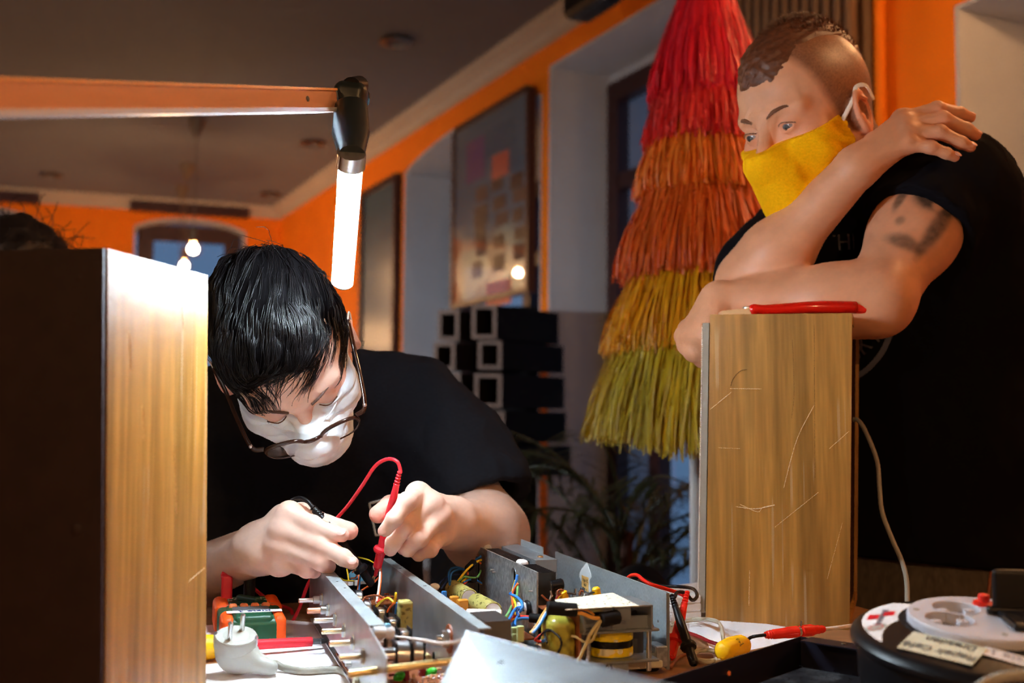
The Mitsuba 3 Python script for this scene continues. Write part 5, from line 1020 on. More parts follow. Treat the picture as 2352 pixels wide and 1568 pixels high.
c = on_reel(2366, 1432, HP); part(rk, 'socket_lid', rl_(tf(rbox(.046, .040, .006, .0028), rz(-.1), c + [.003, -.004, .003])), 'black_plastic', 40); part(rk, 'socket_lid', rl_(tf(rbox(.046, .007, .036, .0032), rz(-.1) @ rx(-.12), c + [.004, .022, .018])), 'black_plastic', 40, 'black spring lid standing open'); part(rk, 'lid_hinge', rl_(rod(c + rz(-.1) @ [-.026, .019, .004], c + rz(-.1) @ [.026, .019, .004], .0035, 12)), 'black_plastic')
for px, py in ((2104, 1399), (2308, 1457)): part(rk, 'screw', rl_(lathe([(0, 0), (.0026, 0), (.0022, .0006), (0, .0004)], 12, on_reel(px, py, HP))), 'cable_grey')
ang = np.linspace(D(118), D(194), 30); V, Fc = [], []
for i, a in enumerate(ang):
    r0_ = .0645 if i < 20 else .0645 + (.0905 - .0645) * ((i - 19) / 10) ** .8
    for r_ in np.linspace(r0_, .0920, 4): V.append([math.cos(a) * r_, math.sin(a) * r_, zcone(r_) + .0005])
for i in range(29):
    for j_ in range(3): b_ = i * 4 + j_; Fc += [[b_, b_ + 1, b_ + 5], [b_, b_ + 5, b_ + 4]]
mm2 = trimesh.Trimesh(V, Fc, process=False); part(rk, 'maker_label', rl_(mm2), 'label_white', False, 'white arc-shaped maker label')
def cone_patch(px, py, w, h, ang_, m, name, dz=.0008):
    l = on_reel(px, py, dz, True); R_ = cone_frame(l, [math.cos(ang_), math.sin(ang_), 0]); part(rk, name, rl_(tf(bx([-w / 2, -h / 2, 0], [w / 2, h / 2, .0004]), R_, l)), m, False); return R_, l
a_, b_ = on_reel(2016, 1430, 0, True), on_reel(2034, 1402, 0, True); aa = math.atan2(b_[1] - a_[1], b_[0] - a_[0])
cone_patch(2006, 1417, .0085, .0120, aa - 1.57, 'print_red', 'maker_mark'); cone_patch(2042, 1409, .0085, .0120, aa - 1.57, 'print_red', 'maker_mark')
l = on_reel(2025, 1416, .0008, True); part(rk, 'maker_text', rl_(text('brennenstuhl', .0050, cone_frame(l, b_ - a_), l, .0003)), 'ink_grey', False)
l = on_reel(2012, 1441, .0006, True); R_ = cone_frame(l, [1, .3, 0]) @ np.diag([1.2, .8, 1]); part(rk, 'test_seal', rl_(tf(lathe([(0, 0), (.0078, 0), (.0078, .0004), (0, .0004)], 24), R_, l)), 'grey_plastic'); part(rk, 'test_seal', rl_(tf(lathe([(.0046, .0004), (.0056, .0006), (.0046, .0006)], 24), R_, l)), 'print_red')
l0, l1 = on_reel(2090, 1472, 0, True), on_reel(2240, 1506, 0, True); aa = math.atan2(l0[1] - l1[1], l0[0] - l1[0])
R_, c_ = cone_patch(2163, 1488, .0560, .0285, aa, 'label_cream', 'handwritten_label'); part(rk, 'handwriting', rl_(text('Repair Café', .0072, R_, c_ + R_ @ [0, .0050, .0005], .0002, True)), 'ink', False); part(rk, 'handwriting', rl_(text('Dresden', .0070, R_, c_ + R_ @ [-.003, -.0085, .0005], .0002, True)), 'ink', False)
R_, c_ = cone_patch(2326, 1512, .0400, .0125, aa + .12, 'label_white', 'name_label'); part(rk, 'label_text', rl_(text('Kiste 1', .0072, R_, c_ + R_ @ [0, 0, .0005], .0002)), 'ink_grey', False)
part(rk, 'carry_strap', sweep(catmull([PZ(2225, 1640, TABLE + .006), P(2240, 1592, .735), P(2268, 1567, .735), P(2312, 1554, .735), P(2400, 1548, .735)], 6), .0052, 10, flat=(.6, 1.2), up=[0, 0, 1]), 'grey_plastic', True)
cd = solo('hanging_cord', tube([P(1956, 962, 1.43), P(1972, 966, 1.42), P(1990, 995, 1.41), P(2014, 1058, 1.40), P(2020, 1120, 1.39), P(2026, 1175, 1.38), P(2048, 1235, 1.36), P(2070, 1285, 1.33), P(2082, 1330, 1.28), P(2084, 1385, 1.22), PZ(2084, 1432, TABLE + .004)], .0029, 10, 7), 'cable_grey', 'grey cord hanging beside the right wooden box in front of the black T-shirt', 'cord')

# ------------------------------------------------------------------ fringe decoration on its pole
fk = thing('fringe_decoration', 'tall tiered fringe decoration fading from red over orange to yellow beside the window door', 'decoration')
RF = np.random.default_rng(12); fd = 2.06; S = fd / FPX
def zpx(y): return P(1625, y, fd)[2]
ax0 = P(1622, 400, fd)
TI = [(8, 232, 66, 128, C(206, 8, 26), C(226, 40, 58)), (196, 340, 108, 142, C(200, 16, 20), C(222, 52, 48)), (296, 452, 120, 160, C(226, 96, 12), C(238, 132, 40)), (420, 640, 136, 205, C(206, 74, 8), C(228, 108, 36)), (606, 812, 162, 232, C(214, 140, 6), C(232, 168, 20)), (770, 1040, 205, 272, C(196, 160, 6), C(224, 200, 60))]
for ti, (y0, y1, r0, r1, c0, c1) in enumerate(TI):
    V, Fc, Cc, base = [], [], [], 0; n = 1500
    for i in range(n):
        a = RF.uniform(0, 2 * math.pi); da = RF.normal(0, .05); L = 1 + RF.normal(0, .035); w = RF.uniform(.0010, .0024); z0_, z1_ = zpx(y0 + RF.uniform(-4, 8)), zpx(y1)
        if ti == 5: L *= 1 + .13 * math.cos(a + .15)
        ra, rb = r0 * S * RF.uniform(.86, 1.0), r1 * S * RF.uniform(.78, 1.06); m = 6; tw = RF.uniform(-1, 1); col = np.array(c0) + (np.array(c1) - c0) * RF.uniform(0, 1); sh = RF.uniform(.85, 1.2)
        for j in range(m + 1):
            t = j / m; rr = ra + (rb - ra) * (1 - (1 - t) ** 1.5) + .006 * math.sin(5 * t + i); aa = a + da * t; z = z0_ + (z1_ - z0_) * t * L + .02 * max(0, .12 - t)
            p = np.array([ax0[0] + rr * math.cos(aa), ax0[1] + rr * math.sin(aa), z]); tq = aa + math.pi / 2 + tw * t
            e = np.array([math.cos(tq), math.sin(tq), 0]) * w * (1 if t < .9 else .75); V += [p - e, p + e]; Cc += [col * sh] * 2
        for j in range(m): b_ = base + 2 * j; Fc += [[b_, b_ + 1, b_ + 3], [b_, b_ + 3, b_ + 2]]
        base += 2 * (m + 1)
    part(fk, 'fringe_tier', trimesh.Trimesh(np.array(V), np.array(Fc), process=False), 'fringe', False, label=['bright red fringe tier', 'red fringe tier', 'orange fringe tier', 'dark orange fringe tier', 'golden yellow fringe tier', 'yellow fringe tier'][ti], kind='stuff', color=np.array(Cc))
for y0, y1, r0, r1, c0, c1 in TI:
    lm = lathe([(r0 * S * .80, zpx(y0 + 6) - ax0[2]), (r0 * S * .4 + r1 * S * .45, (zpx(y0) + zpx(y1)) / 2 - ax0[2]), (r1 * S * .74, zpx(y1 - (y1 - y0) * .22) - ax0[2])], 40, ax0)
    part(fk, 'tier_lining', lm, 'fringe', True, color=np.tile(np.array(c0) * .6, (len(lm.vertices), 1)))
pl = P(1602, 1200, fd); part(fk, 'pole', rod([pl[0], pl[1], 0.02], [pl[0], pl[1], zpx(-6)], .0145, 16), 'white_plastic', label='white standing pole'); part(fk, 'base', lathe([(0, 0), (.10, 0), (.10, .012), (.03, .02), (0, .02)], 32, [pl[0], pl[1], 0]), 'dark_steel'); part(fk, 'top_knot', lathe([(0, .05), (.02, .045), (.028, .02), (.034, -.01), (0, -.01)], 20, [ax0[0], ax0[1], zpx(12)]), 'wire_white')

# ------------------------------------------------------------------ plants
def frond(k, o, az, L, lift, droop, nl=26, lw=.010, ll=.22, m='leaf', seed=0):
    R_ = np.random.default_rng(seed); d = np.array([math.cos(az), math.sin(az), 0]); pts = []; p = np.array(o, float); el = lift
    for i in range(14): pts.append(p.copy()); p = p + (d * math.cos(el) + np.array([0, 0, math.sin(el)])) * L / 13; el -= droop / 13
    pts = np.array(pts); st = part(k, 'frond', sweep(pts, np.linspace(.006, .0015, 14), 6), m); V, Fc, b_ = [], [], 0; side = np.cross(d, [0, 0, 1])
    for i in range(nl):
        t = .25 + .75 * i / nl; q = pts[min(int(t * 13), 12)]; tan = nrm(pts[min(int(t * 13) + 1, 13)] - pts[min(int(t * 13), 12)]); l = ll * (1 - .55 * abs(t - .45)) * R_.uniform(.8, 1.1)
        for s in (-1, 1):
            dr_ = nrm(side * s * .8 + tan * .75 + np.array([0, 0, R_.uniform(-.35, .05)])); mid = q + dr_ * l * .5; end = q + dr_ * l + np.array([0, 0, -.22 * l]); wv = nrm(np.cross(dr_, [0, 0, 1])) * lw * .5
            V += [q, mid - wv, mid + wv, end]; Fc += [[b_, b_ + 1, b_ + 2], [b_ + 1, b_ + 3, b_ + 2]]; b_ += 4
    part(st, 'leaflets', trimesh.Trimesh(np.array(V), np.array(Fc), process=False), m, False)
def palm(label, px, d, ztop_, n, L, seed, ll=.20, lift=(.8, 1.45)):
    k = thing('potted_palm', label, 'plant', None); o = P(px, 1200, d); o = np.array([o[0], o[1], 0]); R_ = np.random.default_rng(seed)
    part(k, 'pot', lathe([(0, 0), (.11, 0), (.15, .26), (.155, .28), (.14, .28), (.135, .25), (0, .25)], 28, o), 'pot'); part(k, 'stem', sweep([o + [0, 0, .25], o + [.01, 0, ztop_]], [.022, .014], 8), 'pot')
    for i in range(n): frond(k, o + [R_.normal(0, .02), R_.normal(0, .02), ztop_ - R_.uniform(0, .25)], i * 2.4 + R_.uniform(-.3, .3), L * R_.uniform(.8, 1.1), R_.uniform(*lift), R_.uniform(1.2, 2.1), ll=ll, seed=seed * 100 + i)
palm('dark feathery potted palm below the yellow fringe', 1432, 2.75, .72, 20, .56, 3, .18)
palm('dark potted palm with long narrow leaves, cut by the right edge of the picture', 2436, 2.32, 1.0, 9, .62, 9, .26, (.9, 1.5))
k = thing('leafy_plant', 'small bright green plant low at the right edge of the picture', 'plant'); o = P(2384, 1215, 1.95); part(k, 'pot', lathe([(0, -.30), (.07, -.30), (.09, -.12), (0, -.12)], 20, o), 'pot'); part(k, 'shelf', bx(o + [-.10, -.10, -o[2]], o + [.10, .10, -.30]), 'black_wood'); RL = np.random.default_rng(2)
for i in range(40): v_ = RL.normal(0, 1, 3) * [1, 1, .8]; q = o + v_ * .05 + [0, 0, -.03]; w_ = nrm(RL.normal(0, 1, 3)) * .012; u_ = nrm(RL.normal(0, 1, 3)) * .022; part(k, 'leaf', trimesh.Trimesh([q, q + u_ * .5 + w_, q + u_ * .5 - w_, q + u_], [[0, 1, 2], [1, 3, 2]], process=False), 'leaf_bright', False)
part(k, 'stem', rod(o + [0, 0, -.13], o + [0, 0, .02], .004, 6), 'leaf')
bg = thing('black_bag', 'rounded black bag standing behind the amplifier back panel', 'bag'); o = P(1468, 1340, 1.95); F_ = Field(o - [.10, .12, .30], o + [.10, .12, .10], .006); F_.ell(o + [0, 0, -.05], (.062, .06, .085), k=0); F_.cap(o + [-.02, 0, -.12], o + [.02, 0, -.24], .058, .06, k=.03); part(bg, 'body', relax(F_.mesh(), 2), 'black_matt', True); part(bg, 'buckle', tf(rbox(.02, .01, .03, .004), ry(.4), o + [-.055, -.03, -.02]), 'grey_plastic', 40)
part(bg, 'bench', bx([o[0] - .16, o[1] - .10, 0], [o[0] + .05, o[1] + .07, o[2] - .298], .004), 'black_wood')
# ------------------------------------------------------------------ people
R0 = np.array([[-1, 0, 0], [0, -1, 0], [0, 0, 1.0]])      # local x = the person's right, y = forward, z = up; facing the viewer
class Head:
    """Places head-local points (metres; origin between the ears) in the world."""
    def __init__(s, R, o, k=1.0): s.R, s.o, s.k = R, np.asarray(o, float), k
    def inv(s, p): return (np.asarray(p, float) - s.o) @ s.R / s.k
    def __call__(s, p): return s.o + s.k * np.asarray(p, float) @ s.R.T
HLO, HHI = (-.125, -.20, -.21), (.125, .145, .15)
def head_field(lids=0.5, neck=(0, -.038, -.17)):
    """neck: head-local end of the neck."""
    F = Field(HLO, HHI, .0019)
    F.ell((0, -.012, .034), (.0740, .0955, .0895), k=0); F.ell((0, .034, .046), (.0625, .056, .064), k=.03); F.ell((0, .034, -.035), (.0575, .058, .068), k=.03)
    F.ell((0, .074, -.091), (.022, .017, .017), k=.025)
    for s in (-1, 1):
        F.cap((s * .056, .0, -.05), (s * .022, .066, -.094), .015, .013, k=.03); F.ell((s * .046, .060, -.018), (.021, .022, .017), k=.025)
        F.cap((s * .012, .0905, .024), (s * .047, .074, .024), .0095, .0085, k=.016)
    for s in (-1, 1): F.ell((s * .032, .101, .0035), (.0185, .0155, .0115), k=.014, op='cut')
    F.cap((0, .089, .014), (0, .114, -.030), .0075, .0108, k=.012); F.ell((0, .1135, -.033), (.0115, .0115, .0105), k=.008)
    for s in (-1, 1):
        F.ell((s * .0115, .1035, -.036), (.0075, .0095, .0075), k=.006); F.ell((s * .032, .0785, .0035), (.0142, .0142, .0142), k=.005)
        if lids > .2: F.ell((s * .032, .0935, .0032 - .0015 * (1 - lids)), (.0128, .0075, .0018 + .0042 * lids), k=.0012, op='cut')
    F.ell((0, .096, -.060), (.023, .010, .006), k=.008); F.ell((0, .094, -.070), (.020, .010, .0065), k=.006)
    for s in (-1, 1):      # ears
        Re = rz(s * -.35) @ rx(-.18); F.ell((s * .081, -.004, -.010), (.0085, .0205, .033), Re, k=.006); F.ell((s * .075, .002, -.014), (.010, .014, .022), Re, k=.008)
        F.ell((s * .0895, .000, -.007), (.0075, .0125, .0215), Re, k=.003, op='cut'); F.cap((s * .085, .006, -.016), (s * .084, .004, -.030), .0045, .005, k=.004); F.cap((s * .0875, -.008, .004), (s * .0865, .002, .010), .0028, .0024, k=.003)
    F.cap((0, -.020, -.04), neck, .054, .055, k=.035)
    return F
def hand(F, wrist, wr, mcp, fingers, thumb, rad=1.0, palm_r=.0125):
    """wrist, four knuckles, four chains (PIP, DIP, tip), thumb chain; all world points."""
    for m in mcp: F.cap(wrist, m, wr * .72, palm_r * rad, k=.012)
    for i in range(3): F.cap(mcp[i], mcp[i + 1], palm_r * .92 * rad, palm_r * .88 * rad, k=.008)
    pc = (np.asarray(mcp[1]) + np.asarray(mcp[2]) + np.asarray(wrist)) / 3; 
    base = [.0098, .0099, .0094, .0084]
    for i, (m, ch) in enumerate(zip(mcp, fingers)):
        b = base[i] * rad; p = [m, *ch]; rr = [b * 1.08, b * .97, b * .86, b * .74]
        for j in range(3):
            F.cap(p[j], p[j + 1], rr[j], rr[j + 1], k=.007 if j == 0 else .003)
            mid = (np.asarray(p[j]) * .5 + np.asarray(p[j + 1]) * .5); 
        F.ell(p[1], [b * 1.07] * 3, k=.003); F.ell(p[2], [b * .92] * 3, k=.002); F.ell(m, [b * 1.22] * 3, k=.006)
    t = thumb; F.cap(wrist, t[0], wr * .6, .0145 * rad, k=.012); F.cap(t[0], t[1], .0145 * rad, .0115 * rad, k=.010); F.cap(t[1], t[2], .0112 * rad, .0100 * rad, k=.004); F.cap(t[2], t[3], .0102 * rad, .0098 * rad, k=.003)
def nail(parent, tip, dip, normal, w=.0052, l=.0056):
    d = nrm(np.asarray(tip) - dip); n = nrm(np.asarray(normal) - d * (np.asarray(normal) @ d)); R = np.stack([np.cross(d, n), d, n], 1)
    part(parent, 'fingernail', tf(trimesh.creation.icosphere(3, 1), R @ np.diag([w, l, .0016]), np.asarray(tip) + n * .0058 + d * .0005), 'nail', True)
def skin_col(v, base, red=None, amount=.5):
    """Flesh tone with redder joints; red: list of (point, radius)."""
    c = np.tile(np.asarray(base, float), (len(v), 1)); n = meshkit.fbm(v * 60, 3, 5)[:, None]; c = c * (0.90 + .20 * n)
    n2 = meshkit.fbm(v * 260, 2, 8)[:, None]; c = c * (0.96 + .08 * n2)
    for p, r in red or []:
        w = np.exp(-((v - p) ** 2).sum(1) / r ** 2)[:, None] * amount; c = c * (1 - w) + c * np.array([1.10, .74, .70]) * w
    return np.clip(c, 0, 1)
def tidy(F, n=2): return relax(F.mesh(), n)
def folds(sc, amp, seed, d=(0, 0, 1), k2=.35):
    """Cloth folds: smooth ridges stretched along d."""
    d = nrm(d)
    def fn(p):
        q = p - np.outer(p @ d, d) * (1 - k2); n = meshkit.fbm(q * sc, 3, seed); return amp * (np.abs(n - .5) * 2 - .35)
    return fn

# ================================================================== seated man with probes
HA = Head(ry(D(-13)) @ rx(D(60)) @ rz(D(9)) @ R0, (0, 0, 0), .925); HA.o = P(696, 946, 1.20) - HA.k * HA.R @ [0, .095, .004]
m1 = thing('person', 'person in dark T-shirt and white mask bending over the amplifier with two probes', 'person')
SK1 = C(228, 194, 176)
q = lambda px, py, d: P(px, py, d)
sh_r, sh_l = q(455, 985, 1.54), q(945, 955, 1.52)         # his right shoulder (left in the picture), his left
def neck_end(H, p, most=.165):
    e = H.inv(p); b = np.array([0, -.020, -.04]); v = e - b; return b + v * min(1, most / np.linalg.norm(v))
nl1 = neck_end(HA, (sh_r + sh_l) / 2 + [0, .0, .045])
hF = head_field(.12, nl1); hm = tidy(hF, 2); hl = np.array(hm.vertices)
hc = skin_col(hl, SK1, [((0, .115, -.033), .02), ((.045, .07, -.02), .03), ((-.045, .07, -.02), .03), ((.085, -.01, 0), .03), ((-.085, -.01, 0), .03)], .6)
hm = trimesh.Trimesh(HA(hl), hm.faces, process=False)
q = lambda px, py, d: P(px, py, d)
el_r, el_l = q(395, 1345, 1.60), q(1128, 1228, 1.43)
wr_r, wr_l = q(600, 1258, 1.245), q(1036, 1200, 1.272)
# hand with the black probe
mA = [q(664, 1180, 1.205), q(650, 1217, 1.200), q(640, 1252, 1.203), q(646, 1289, 1.212)]
fA = [[q(718, 1205, 1.185), q(766, 1225, 1.170), q(787, 1229, 1.165)], [q(742, 1253, 1.172), q(789, 1280, 1.158), q(808, 1292, 1.155)],
      [q(737, 1289, 1.172), q(752, 1300, 1.190), q(742, 1296, 1.205)], [q(704, 1308, 1.188), q(722, 1311, 1.203), q(712, 1303, 1.218)]]
tA = [q(652, 1190, 1.235), q(692, 1178, 1.225), q(752, 1204, 1.203), q(802, 1219, 1.182)]
FA = Field(np.min([el_r, wr_r, *mA, *tA] + sum(fA, []), 0) - .06, np.max([el_r, wr_r, *mA, *tA] + sum(fA, []), 0) + .06, .0017)
FA.cap(el_r, wr_r, .043, .0275, k=0, sq=((0, 0, 1), 1.0)); FA.ell(el_r + (wr_r - el_r) * .28, [.046] * 3, k=.03); FA.ell(wr_r, [.0275, .027, .025], k=.02)
hand(FA, wr_r, .029, mA, fA, tA)
FA.cap(q(606, 1270, 1.222), q(640, 1292, 1.21), .020, .013, k=.012)
FA.displace(lambda p: .0004 * (meshkit.fbm(p * 220, 2, 4) - .5))
mhA = tidy(FA); vA = np.array(mhA.vertices); red = [(p, .011) for p in mA] + [(c[0], .010) for c in fA] + [(c[2], .010) for c in fA] + [(tA[3], .016), (tA[3], .016)]
cA = skin_col(vA, SK1, red, .6)
# hand with the red probe
mB = [q(960, 1135, 1.212), q(990, 1158, 1.206), q(1008, 1186, 1.210), q(1016, 1226, 1.222)]
fB = [[q(935, 1152, 1.158), q(905, 1192, 1.148), q(885, 1217, 1.152)], [q(932, 1206, 1.168), q(904, 1246, 1.170), q(897, 1262, 1.180)],
      [q(964, 1236, 1.170), q(937, 1260, 1.184), q(926, 1260, 1.198)], [q(988, 1261, 1.190), q(962, 1272, 1.198), q(950, 1268, 1.210)]]
tB_ = [q(1000, 1172, 1.250), q(945, 1152, 1.238), q(896, 1158, 1.214), q(868, 1181, 1.196)]
al = [el_l, wr_l, *mB, *tB_] + sum(fB, []); FB = Field(np.min(al, 0) - .06, np.max(al, 0) + .06, .0017)
FB.cap(el_l, wr_l, .046, .0270, k=0); FB.ell(el_l + (wr_l - el_l) * .25, [.048] * 3, k=.03); FB.ell(wr_l, [.027, .027, .025], k=.02); FB.cap(el_l, sh_l, .046, .05, k=.02)
hand(FB, wr_l, .030, mB, fB, tB_)
FB.displace(lambda p: .0004 * (meshkit.fbm(p * 220, 2, 4) - .5))
mhB = tidy(FB); vB = np.array(mhB.vertices); red = [(p, .012) for p in mB] + [(c[0], .010) for c in fB] + [(c[2], .010) for c in fB] + [(tB_[3], .018), (tB_[3], .018)]
cB = skin_col(vB, SK1, red, .6)
# torso, pelvis and legs under the clothes (below the table they are only roughly shaped)
nk = HA(nl1); ch = q(700, 1125, 1.60); be = q(690, 1420, 1.70); pelv = np.array([be[0], be[1] + .05, .52])
TF = Field(np.min([sh_r, sh_l, ch, pelv], 0) - [.2, .55, .25], np.max([sh_r, sh_l, ch, pelv, nk], 0) + [.2, .25, .1], .006)
TF.cap(sh_r, sh_l, .050, .050, k=0); TF.cap(nk, (sh_r + sh_l) / 2 + [0, .02, -.02], .055, .075, k=.06); TF.ell(ch, (.16, .10, .17), k=.06); TF.ell(be, (.15, .10, .19), k=.06); TF.ell(pelv, (.17, .13, .12), k=.06)
TF.cap(sh_r, el_r, .050, .044, k=.04); TF.cap(sh_l, el_l, .050, .046, k=.04)
kn = [pelv + [s * .16, -.30, .03] for s in (-1, 1)]
for s, kq in zip((-1, 1), kn): TF.cap(pelv + [s * .09, 0, 0], kq, .085, .06, k=.05); TF.cap(kq, [kq[0], kq[1] + .02, .09], .055, .042, k=.03)
tm = tidy(TF); tv = np.array(tm.vertices)
body = trimesh.Trimesh(np.vstack([hm.vertices, vA, vB, tv]), np.vstack([hm.faces, mhA.faces + len(hl), mhB.faces + len(hl) + len(vA), tm.faces + len(hl) + len(vA) + len(vB)]), process=False)
part(m1, 'body', body, 'skin', True, color=np.vstack([hc, cA, cB, skin_col(tv, SK1)]))
for (c, t, n) in ((fA[0], 0, (.3, -.8, .55)), (fA[1], 0, (.25, -.85, .45)), (fB[0], 0, (-.35, -.9, .1))): nail(m1, c[2], c[1], n)
# T-shirt
SF = Field(np.min([sh_r, el_r, ch, pelv], 0) - [.16, .2, .06], np.max([sh_l, el_l, ch, nk], 0) + [.17, .2, .10], .0042)
slr, sll = sh_r + (el_r - sh_r) * .86, q(1092, 1120, 1.465)
def cut_end(F, c, d, r, inner, depth=.05):
    """Open sleeve: flat end at c (normal d) with a hollow of the inner radius."""
    F.ell(c + d * .12, (r * 1.5, r * 1.5, .12), frame(d), k=.004, op='cut', p=8.0); F.cap(c - d * depth, c + d * .02, inner, inner, k=.006, op='cut')
SF.cap(sh_r, slr, .076, .072, k=.0); SF.chain([sh_l, q(1030, 1040, 1.49), sll], [.072, .070, .070], k=.03)
SF.displace(folds(26, .009, 33, (.5, 0, -.8), .3), .03)
cut_end(SF, q(1098, 1146, 1.45), nrm([.35, -.42, -.85]), .09, .057); cut_end(SF, slr, nrm(el_r - sh_r), .085, .060)
SF.cap(sh_r + [0, 0, -.004], sh_l + [-.03, 0, -.004], .072, .072, k=.03); SF.cap(nk + [0, .03, -.045], (sh_r + sh_l) / 2 + [0, .02, 0], .062, .09, k=.05); SF.ell(ch, (.190, .132, .20), k=.06); SF.ell(be + [0, 0, .03], (.182, .130, .21), k=.06); SF.ell(pelv + [0, 0, .06], (.186, .146, .12), k=.06)
SF.cap(q(825, 905, 1.52), q(940, 940, 1.52), .050, .066, k=.03)
SF.displace(folds(15, .017, 3, (.25, 0, 1), .18), .03); SF.displace(folds(34, .007, 9, (.6, 0, -.8), .3), .03)
sm = tidy(SF, 3); part(m1, 'tshirt', sm, 'tshirt_navy', True, 'dark navy T-shirt')
neck_c = nk + [0, .02, -.02]
# printed square outline on the shirt front
from trimesh.ray.ray_triangle import RayMeshIntersector
def on_mesh(rm, px, py, off=.0008):
    h = rm.intersects_location([CAM], [nrm(ray(px, py))], multiple_hits=True)[0]
    if len(h) == 0: return None
    p = h[np.argmin(np.linalg.norm(h - CAM, axis=1))]; return p - nrm(ray(px, py)) * off
near = sm.submesh([np.nonzero((np.abs(sm.triangles_center - ch) < [.14, .3, .16]).all(1))[0]], append=True); RI = RayMeshIntersector(near)
for a, b in (((848, 1156), (900, 1142)), ((848, 1156), (863, 1229)), ((863, 1229), (915, 1222)), ((900, 1142), (915, 1222))):
    pts = [on_mesh(RI, a[0] + (b[0] - a[0]) * t, a[1] + (b[1] - a[1]) * t) for t in np.linspace(0, 1, 8)]; pts = [p for p in pts if p is not None]
    if len(pts) > 3: part(m1, 'shirt_print', sweep(np.array(pts), .0017, 4), 'print_white', label='white square outline printed on the shirt')
# trousers and stool
JF = Field(np.min([pelv, *kn], 0) - [.16, .16, .60], np.max([pelv, *kn], 0) + [.16, .20, .12], .009); JF.ell(pelv, (.184, .144, .12), k=0)
for s, kq in zip((-1, 1), kn): JF.cap(pelv + [s * .09, 0, 0], kq, .095, .072, k=.04); JF.cap(kq, [kq[0], kq[1] + .02, .11], .066, .055, k=.03)
part(m1, 'trousers', tidy(JF), 'jeans', True)
for s, kq in zip((-1, 1), kn): part(m1, 'shoe', tf(rbox(.095, .27, .085, .035), np.eye(3), [kq[0], kq[1] - .05, .043]), 'black_matt', True)
k = thing('stool', 'round stool under the seated person behind the table', 'stool'); part(k, 'seat', lathe([(0, 0), (.17, 0), (.18, .012), (.17, .03), (0, .034)], 28, [pelv[0], pelv[1], pelv[2] - .150]), 'dark_wood')
for a in range(4): part(k, 'leg', rod([pelv[0] + .12 * math.cos(a * 1.57 + .78), pelv[1] + .12 * math.sin(a * 1.57 + .78), pelv[2] - .15], [pelv[0] + .17 * math.cos(a * 1.57 + .78), pelv[1] + .17 * math.sin(a * 1.57 + .78), 0], .014), 'dark_wood')

# hair: a cap and combed strands
HCc, HCr = np.array([0, -.014, .042]), np.array([.0805, .0995, .0925])
HFd = Field((-.12, -.15, -.13), (.12, .13, .17), .0024)
HFd.ell(HCc, HCr, k=0); HFd.ell((0, -.052, -.02), (.077, .060, .070), k=.02); HFd.ell((.01, .045, .098), (.052, .04, .030), k=.03); HFd.ell((.0, .062, .070), (.058, .034, .034), k=.02)
HFd.displace(lambda p: .006 * (meshkit.fbm(p * [70, 16, 70], 3, 2) - .5) * 2)
HFd.ell((0, .125, -.075), (.13, .115, .115), k=.01, op='cut'); HFd.ell((-.066, .108, .040), (.042, .060, .060), k=.012, op='cut'); HFd.ell((.01, .148, .050), (.085, .070, .072), k=.012, op='cut')
for s in (-1, 1): HFd.ell((s * .090, .004, -.020), (.018, .026, .032), k=.01, op='cut')
HFd.ell((0, -.03, -.15), (.12, .12, .07), k=.01, op='cut')
hr = tidy(HFd, 2); hr = trimesh.Trimesh(HA(hr.vertices), hr.faces, process=False); part(m1, 'hair', hr, 'hair_base', True, 'black hair with a fringe hanging over the forehead')
RH = np.random.default_rng(21); strands = []
from scipy.spatial import cKDTree
hcap = relax(HFd.mesh(), 2); hn = np.array(hcap.vertex_normals); hv = np.array(hcap.vertices)
fm_ = trimesh.Trimesh(hl, hm.faces, process=False); fn_l = np.array(fm_.vertex_normals); up_ = (hl[:, 2] > .012) & (hl[:, 1] > .02)
KV, KN = np.vstack([hv, hl[up_]]), np.vstack([hn, fn_l[up_]]); KT = cKDTree(KV)
def strand(start, flow, L, lift, r=.0005, n=12, bend=(0, 0, 0), zend=None):
    p = np.asarray(start, float); f = np.asarray(flow, float); out = []
    for i in range(n + 1):
        d_, ii = KT.query(p, 4); w_ = 1 / (d_ + 1e-4); w_ /= w_.sum(); v_ = (KV[ii] * w_[:, None]).sum(0); nn = nrm((KN[ii] * w_[:, None]).sum(0)); p = p - nn * ((p - v_) @ nn) + nn * lift * (.35 + .65 * math.sin(math.pi * min(1, .15 + i / n)))
        out.append(p); t = nrm(f - nn * (f @ nn)); p = p + t * L / n; f = f + np.asarray(bend) / n
        if zend is not None and p[2] < zend and p[1] > .03: break
    if len(out) > 2: strands.append(sweep(HA(np.array(out)), np.linspace(r, r * .3, len(out)), 3, caps=False))
sel = np.nonzero((hv[:, 2] > -.02) & (hn @ np.array([0, 0, 1.0]) > -.5))[0]
for c in RH.choice(sel, 620):
    st = hv[c]; front = st[1] > .0
    if front or st[2] > .07: fl = np.array([.30 + RH.normal(0, .12), 1.0, -.25])
    else: fl = np.array([np.sign(st[0]) * .2, .35, -1.0])
    L = RH.uniform(.035, .060); lf = RH.uniform(.001, .005)
    for j in range(5): strand(st + RH.normal(0, .0022, 3), fl + RH.normal(0, .05, 3), L * RH.uniform(.75, 1.1), lf + RH.uniform(-.001, .001), .0005, 9, (.25, 0, -.3))
